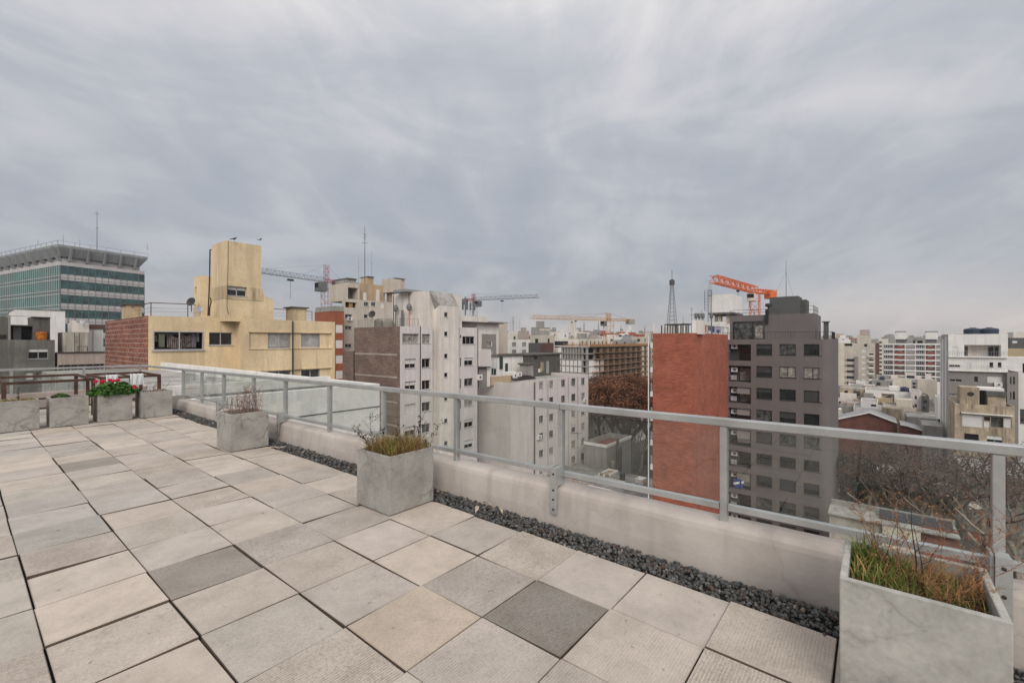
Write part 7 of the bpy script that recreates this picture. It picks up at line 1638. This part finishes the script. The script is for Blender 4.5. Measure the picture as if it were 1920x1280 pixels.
# ------------------------------------------------------------------ street, cars
def streets():
    b = MB(); b.box(150, -200, G+.004, 164, 500, G+.01); o = b.build('cross_street', 'asphalt'); tag(o, kind='structure')
    x0 = ray(1850, 52)[0]
    b = MB(); b.box(x0-9, -400, G+.004, x0-.5, 400, G+.012); o = b.build('street', 'asphalt'); tag(o, kind='structure')
    b = MB(); b.box(x0-.498, -400, G+.004, x0+2.5, 400, G+.13); o = b.build('pavement', 'pavement'); tag(o, kind='structure')
    def car(x, y, rot, m, lb, roofsign=False):
        root = empty('parked_car', (x, y, G+.012), lb, 'car', 'cars seen far below'); B = MB()
        pr = [(-2.1, .35), (-2.1, .75), (-1.9, .9), (-1.3, .95), (-.8, 1.38), (.7, 1.40), (1.3, .95), (1.95, .85), (2.15, .65), (2.15, .35)]
        z = G+.012; W = .85
        for i in range(len(pr)):
            p, q = pr[i], pr[(i+1) % len(pr)]; B.poly([(x+p[0], y-W, z+p[1]), (x+q[0], y-W, z+q[1]), (x+q[0], y+W, z+q[1]), (x+p[0], y+W, z+p[1])])
        B.poly([(x+p[0], y-W, z+p[1]) for p in pr]); B.poly([(x+p[0], y+W, z+p[1]) for p in pr][::-1]); B.build('body', m, root)
        g = MB(); wv = [(-1.15, .98), (-.75, 1.32), (.65, 1.34), (1.12, .98)]
        for s in (-1, 1): g.poly([(x+p[0], y+s*(W+.006), z+p[1]) for p in wv])
        g.build('side_window', 'pane_dark', root)
        for dx in (-1.35, 1.35):
            for s in (-1, 1): t = MB(); t.tube([(x+dx, y+s*.86, z+.31), (x+dx, y+s*.68, z+.31)], .31, 12); t.build('wheel', 'tank_black', root)
        if roofsign: t = MB(); t.box(x-.3, y-.5, z+1.42, x+.4, y+.5, z+1.45); t.build('yellow_roof', 'car_yellow', root)
        root.rotation_euler.z = rot
    xx, yy = ray(1111, 156); car(xx, yy, R(20), 'car_white', 'white car with a yellow roof, far below between the lilac building and the trees', True)
    xx, yy = ray(1122, 172); car(xx, yy, R(80), 'car_white', 'small white car behind the yellow-roofed one, far below')
    xx, yy = ray(1108, 140); car(xx, yy, R(70), 'car_dark', 'dark car in front of the yellow-roofed one, far below')
    for i, (px, D, m, lb) in enumerate(((1905, 46, 'car_dark', 'dark car on the street at the lower right'), (1925, 50, 'car_white', 'white car on the street at the right edge'))): xx, yy = ray(px, D); car(x0-2-2*i, yy, R(90), m, lb)
streets()

# ------------------------------------------------------------------ trees
def tree_meshes(seed, H, spread, leafn, leafm, barkm, leafs=.16, fork=.32, lv=5, dens=1.0, flat=1.0):
    """trunk+limbs mesh and crown mesh (twigs with small withered leaves), built around the origin"""
    rnd = random.Random(seed); T = MB(); C = MB(); tips = []
    def grow(p, d, l, r, k):
        n = 3; pts = [p.copy()]
        for i in range(n):
            d = (d+Vector((rnd.uniform(-1, 1), rnd.uniform(-1, 1), rnd.uniform(-.25, .5)))*.17).normalized(); p = p+d*l/n; pts.append(p.copy())
        if k >= 2 and p.z < H*(.60 if lv < 5 else .42): return
        if k >= 3 and lv < 5 and p.z < H*.72: return
        rs = [r*(1-.35*i/n) for i in range(n+1)]
        (T if k < 3 else C).tube(pts, rs, 6 if k < 2 else 4 if k < 4 else 3, 0, cap=False)
        if k >= 3 and pts[-1].z > H*(.5 if lv > 4 else .80): tips.append((pts[0], pts[-1]))
        if k >= lv: return
        m = rnd.choice((2, 3, 3)) if k else rnd.choice((4, 5))
        for j in range(m):
            a = 2*math.pi*(j+rnd.random()*.7)/m; ax = d.orthogonal().normalized(); ax.rotate(Matrix.Rotation(a, 3, d)); an = rnd.uniform(.35, .8)*(spread if k < 2 else 1)
            nd = (d*math.cos(an)+ax*math.sin(an)); nd.z = nd.z*.9+.12*flat; st = pts[-1] if j < 2 or k == 0 else pts[rnd.choice((1, 2))]
            grow(st, nd.normalized(), l*rnd.uniform(.66, .86), r*.60, k+1)
    grow(Vector((0, 0, 0)), Vector((rnd.uniform(-.08, .08), rnd.uniform(-.08, .08), 1)), H*fork, H*.026, 0)
    for _ in range(int(leafn)):
        a, b_ = rnd.choice(tips); p = a.lerp(b_, rnd.random())+Vector((rnd.gauss(0, 1), rnd.gauss(0, 1), rnd.gauss(0, 1)))*.42
        u = Vector((rnd.uniform(-1, 1), rnd.uniform(-1, 1), rnd.uniform(-1, 1))).normalized()*leafs*rnd.uniform(.5, 1.1); v = u.orthogonal(); v.rotate(Matrix.Rotation(rnd.uniform(0, 6), 3, u.normalized())); v = v.normalized()*u.length*.6
        C.poly([p-u, p-v, p+u, p+v], 1)
    for a, b_ in tips:
        for _ in range(3 if lv < 5 else 2):
            p = a.lerp(b_, rnd.random()); q = p+Vector((rnd.gauss(0, 1), rnd.gauss(0, 1), rnd.gauss(.3, 1))).normalized()*rnd.uniform(.5, 1.2); C.tube([p, q], [.018, .008], 3, 0, cap=False)
    z = Vector((0, 0, 0))
    t = T.build('trunk', barkm); c = C.build('crown', ['bark_dark', leafm]); return t, c
def plant_trees():
    kinds = {}
    for nm, args in (('rust', (1, 19, 1.0, 26000, 'leaf_rust', 'bark_dark', .17, .26)), ('mauve', (2, 17, .9, 15000, 'leaf_mauve', 'bark_dark', .15, .26)), ('bare', (3, 15, .95, 2600, 'leaf_dull', 'bark', .10, .34, 4)), ('bare2', (4, 14, 1.0, 3200, 'leaf_dull', 'bark', .10, .32, 4)), ('bare3', (6, 15, 1.0, 2400, 'leaf_mauve', 'bark', .10, .34, 4)), ('green', (5, 12, .8, 17000, 'leaf_dark_green', 'bark_dark', .16, .25))):
        kinds[nm] = tree_meshes(*args)
    used = set()
    def put(kind, px, D, top, lb, rot, group=None, sx=1.0):
        t, c = kinds[kind]; H = max(v.co.z for v in c.data.vertices)
        x, y = ray(px, D); z = zat(top, D); s = (z-G)/H
        root = empty('bare_tree' if kind.startswith('bare') else 'tree', (x, y, G), lb, 'tree', group); root.rotation_euler.z = rot; root.scale = (s*sx, s*sx, s)
        if kind in used: t, c = t.copy(), c.copy(); COL.objects.link(t); COL.objects.link(c)
        used.add(kind); t.parent = root; c.parent = root
    put('rust', 1176, 100, 693, 'big rust-brown tree crown left of the brick tower, the nearest of the rusty ones', .4, 'rusty winter trees in the centre', 1.25)
    put('rust', 1214, 104, 694, 'rust-brown tree partly hidden by the brick tower', 2.2, 'rusty winter trees in the centre', 1.2)
    put('rust', 1150, 116, 699, 'rust-brown tree crown behind the nearest rusty one, to its left', 4.0, 'rusty winter trees in the centre', 1.1)
    put('mauve', 1122, 120, 692, 'mauve-tinted bare tree crown beside the lilac building', 1.0, None, 1.05)
    put('bare', 1160, 104, 770, 'slender bare tree below the rusty crowns, left of two', .3, 'bare trees beside the brick tower'); put('bare2', 1200, 98, 765, 'bare tree standing right against the brick tower edge', 1.3, 'bare trees beside the brick tower')
    put('bare3', 1184, 108, 765, 'thin bare tree between its two bare neighbours under the rusty crowns', 2.3, 'bare trees beside the brick tower')
    g = 'bare plane trees along the right-hand street'
    put('green', 1592, 62, 828, 'dark green leafy tree touching the slate building corner', .5)
    put('bare2', 1640, 56, 828, 'reddish bare plane tree, leftmost of the street row behind the glass', .9, g, 1.2); put('bare', 1700, 55, 822, 'bare plane tree with pale limbs, second of the street row', 2.0, g, 1.25); put('bare3', 1752, 53, 822, 'bare plane tree in the middle of the street row', 3.4, g, 1.25)
    put('bare2', 1806, 51, 826, 'bare plane tree in front of the shop building, fourth of the street row', 4.1, g, 1.25); put('bare', 1862, 50, 828, 'bare plane tree beside the railing post at the right, fifth of the street row', 5.3, g, 1.25); put('bare3', 1915, 48, 832, 'bare plane tree at the right edge, last of the street row', 1.1, g, 1.25)
    for k, (t, c) in kinds.items(): assert t.parent
plant_trees()

# ------------------------------------------------------------------ haze
def haze():
    b = MB(); b.box(-140, -420, G-1, 760, 760, 95); o = b.build('haze', 'asphalt'); m = bpy.data.materials.new('haze'); m.use_nodes = True; t = m.node_tree; t.nodes.clear()
    ou = t.nodes.new('ShaderNodeOutputMaterial'); v = t.nodes.new('ShaderNodeVolumePrincipled'); v.inputs['Color'].default_value = (0.80, 0.82, 0.86, 1); v.inputs['Density'].default_value = 0.00028; v.inputs['Anisotropy'].default_value = 0.2
    t.links.new(v.outputs[0], ou.inputs['Volume']); o.data.materials.clear(); o.data.materials.append(m); tag(o, kind='stuff')
haze()
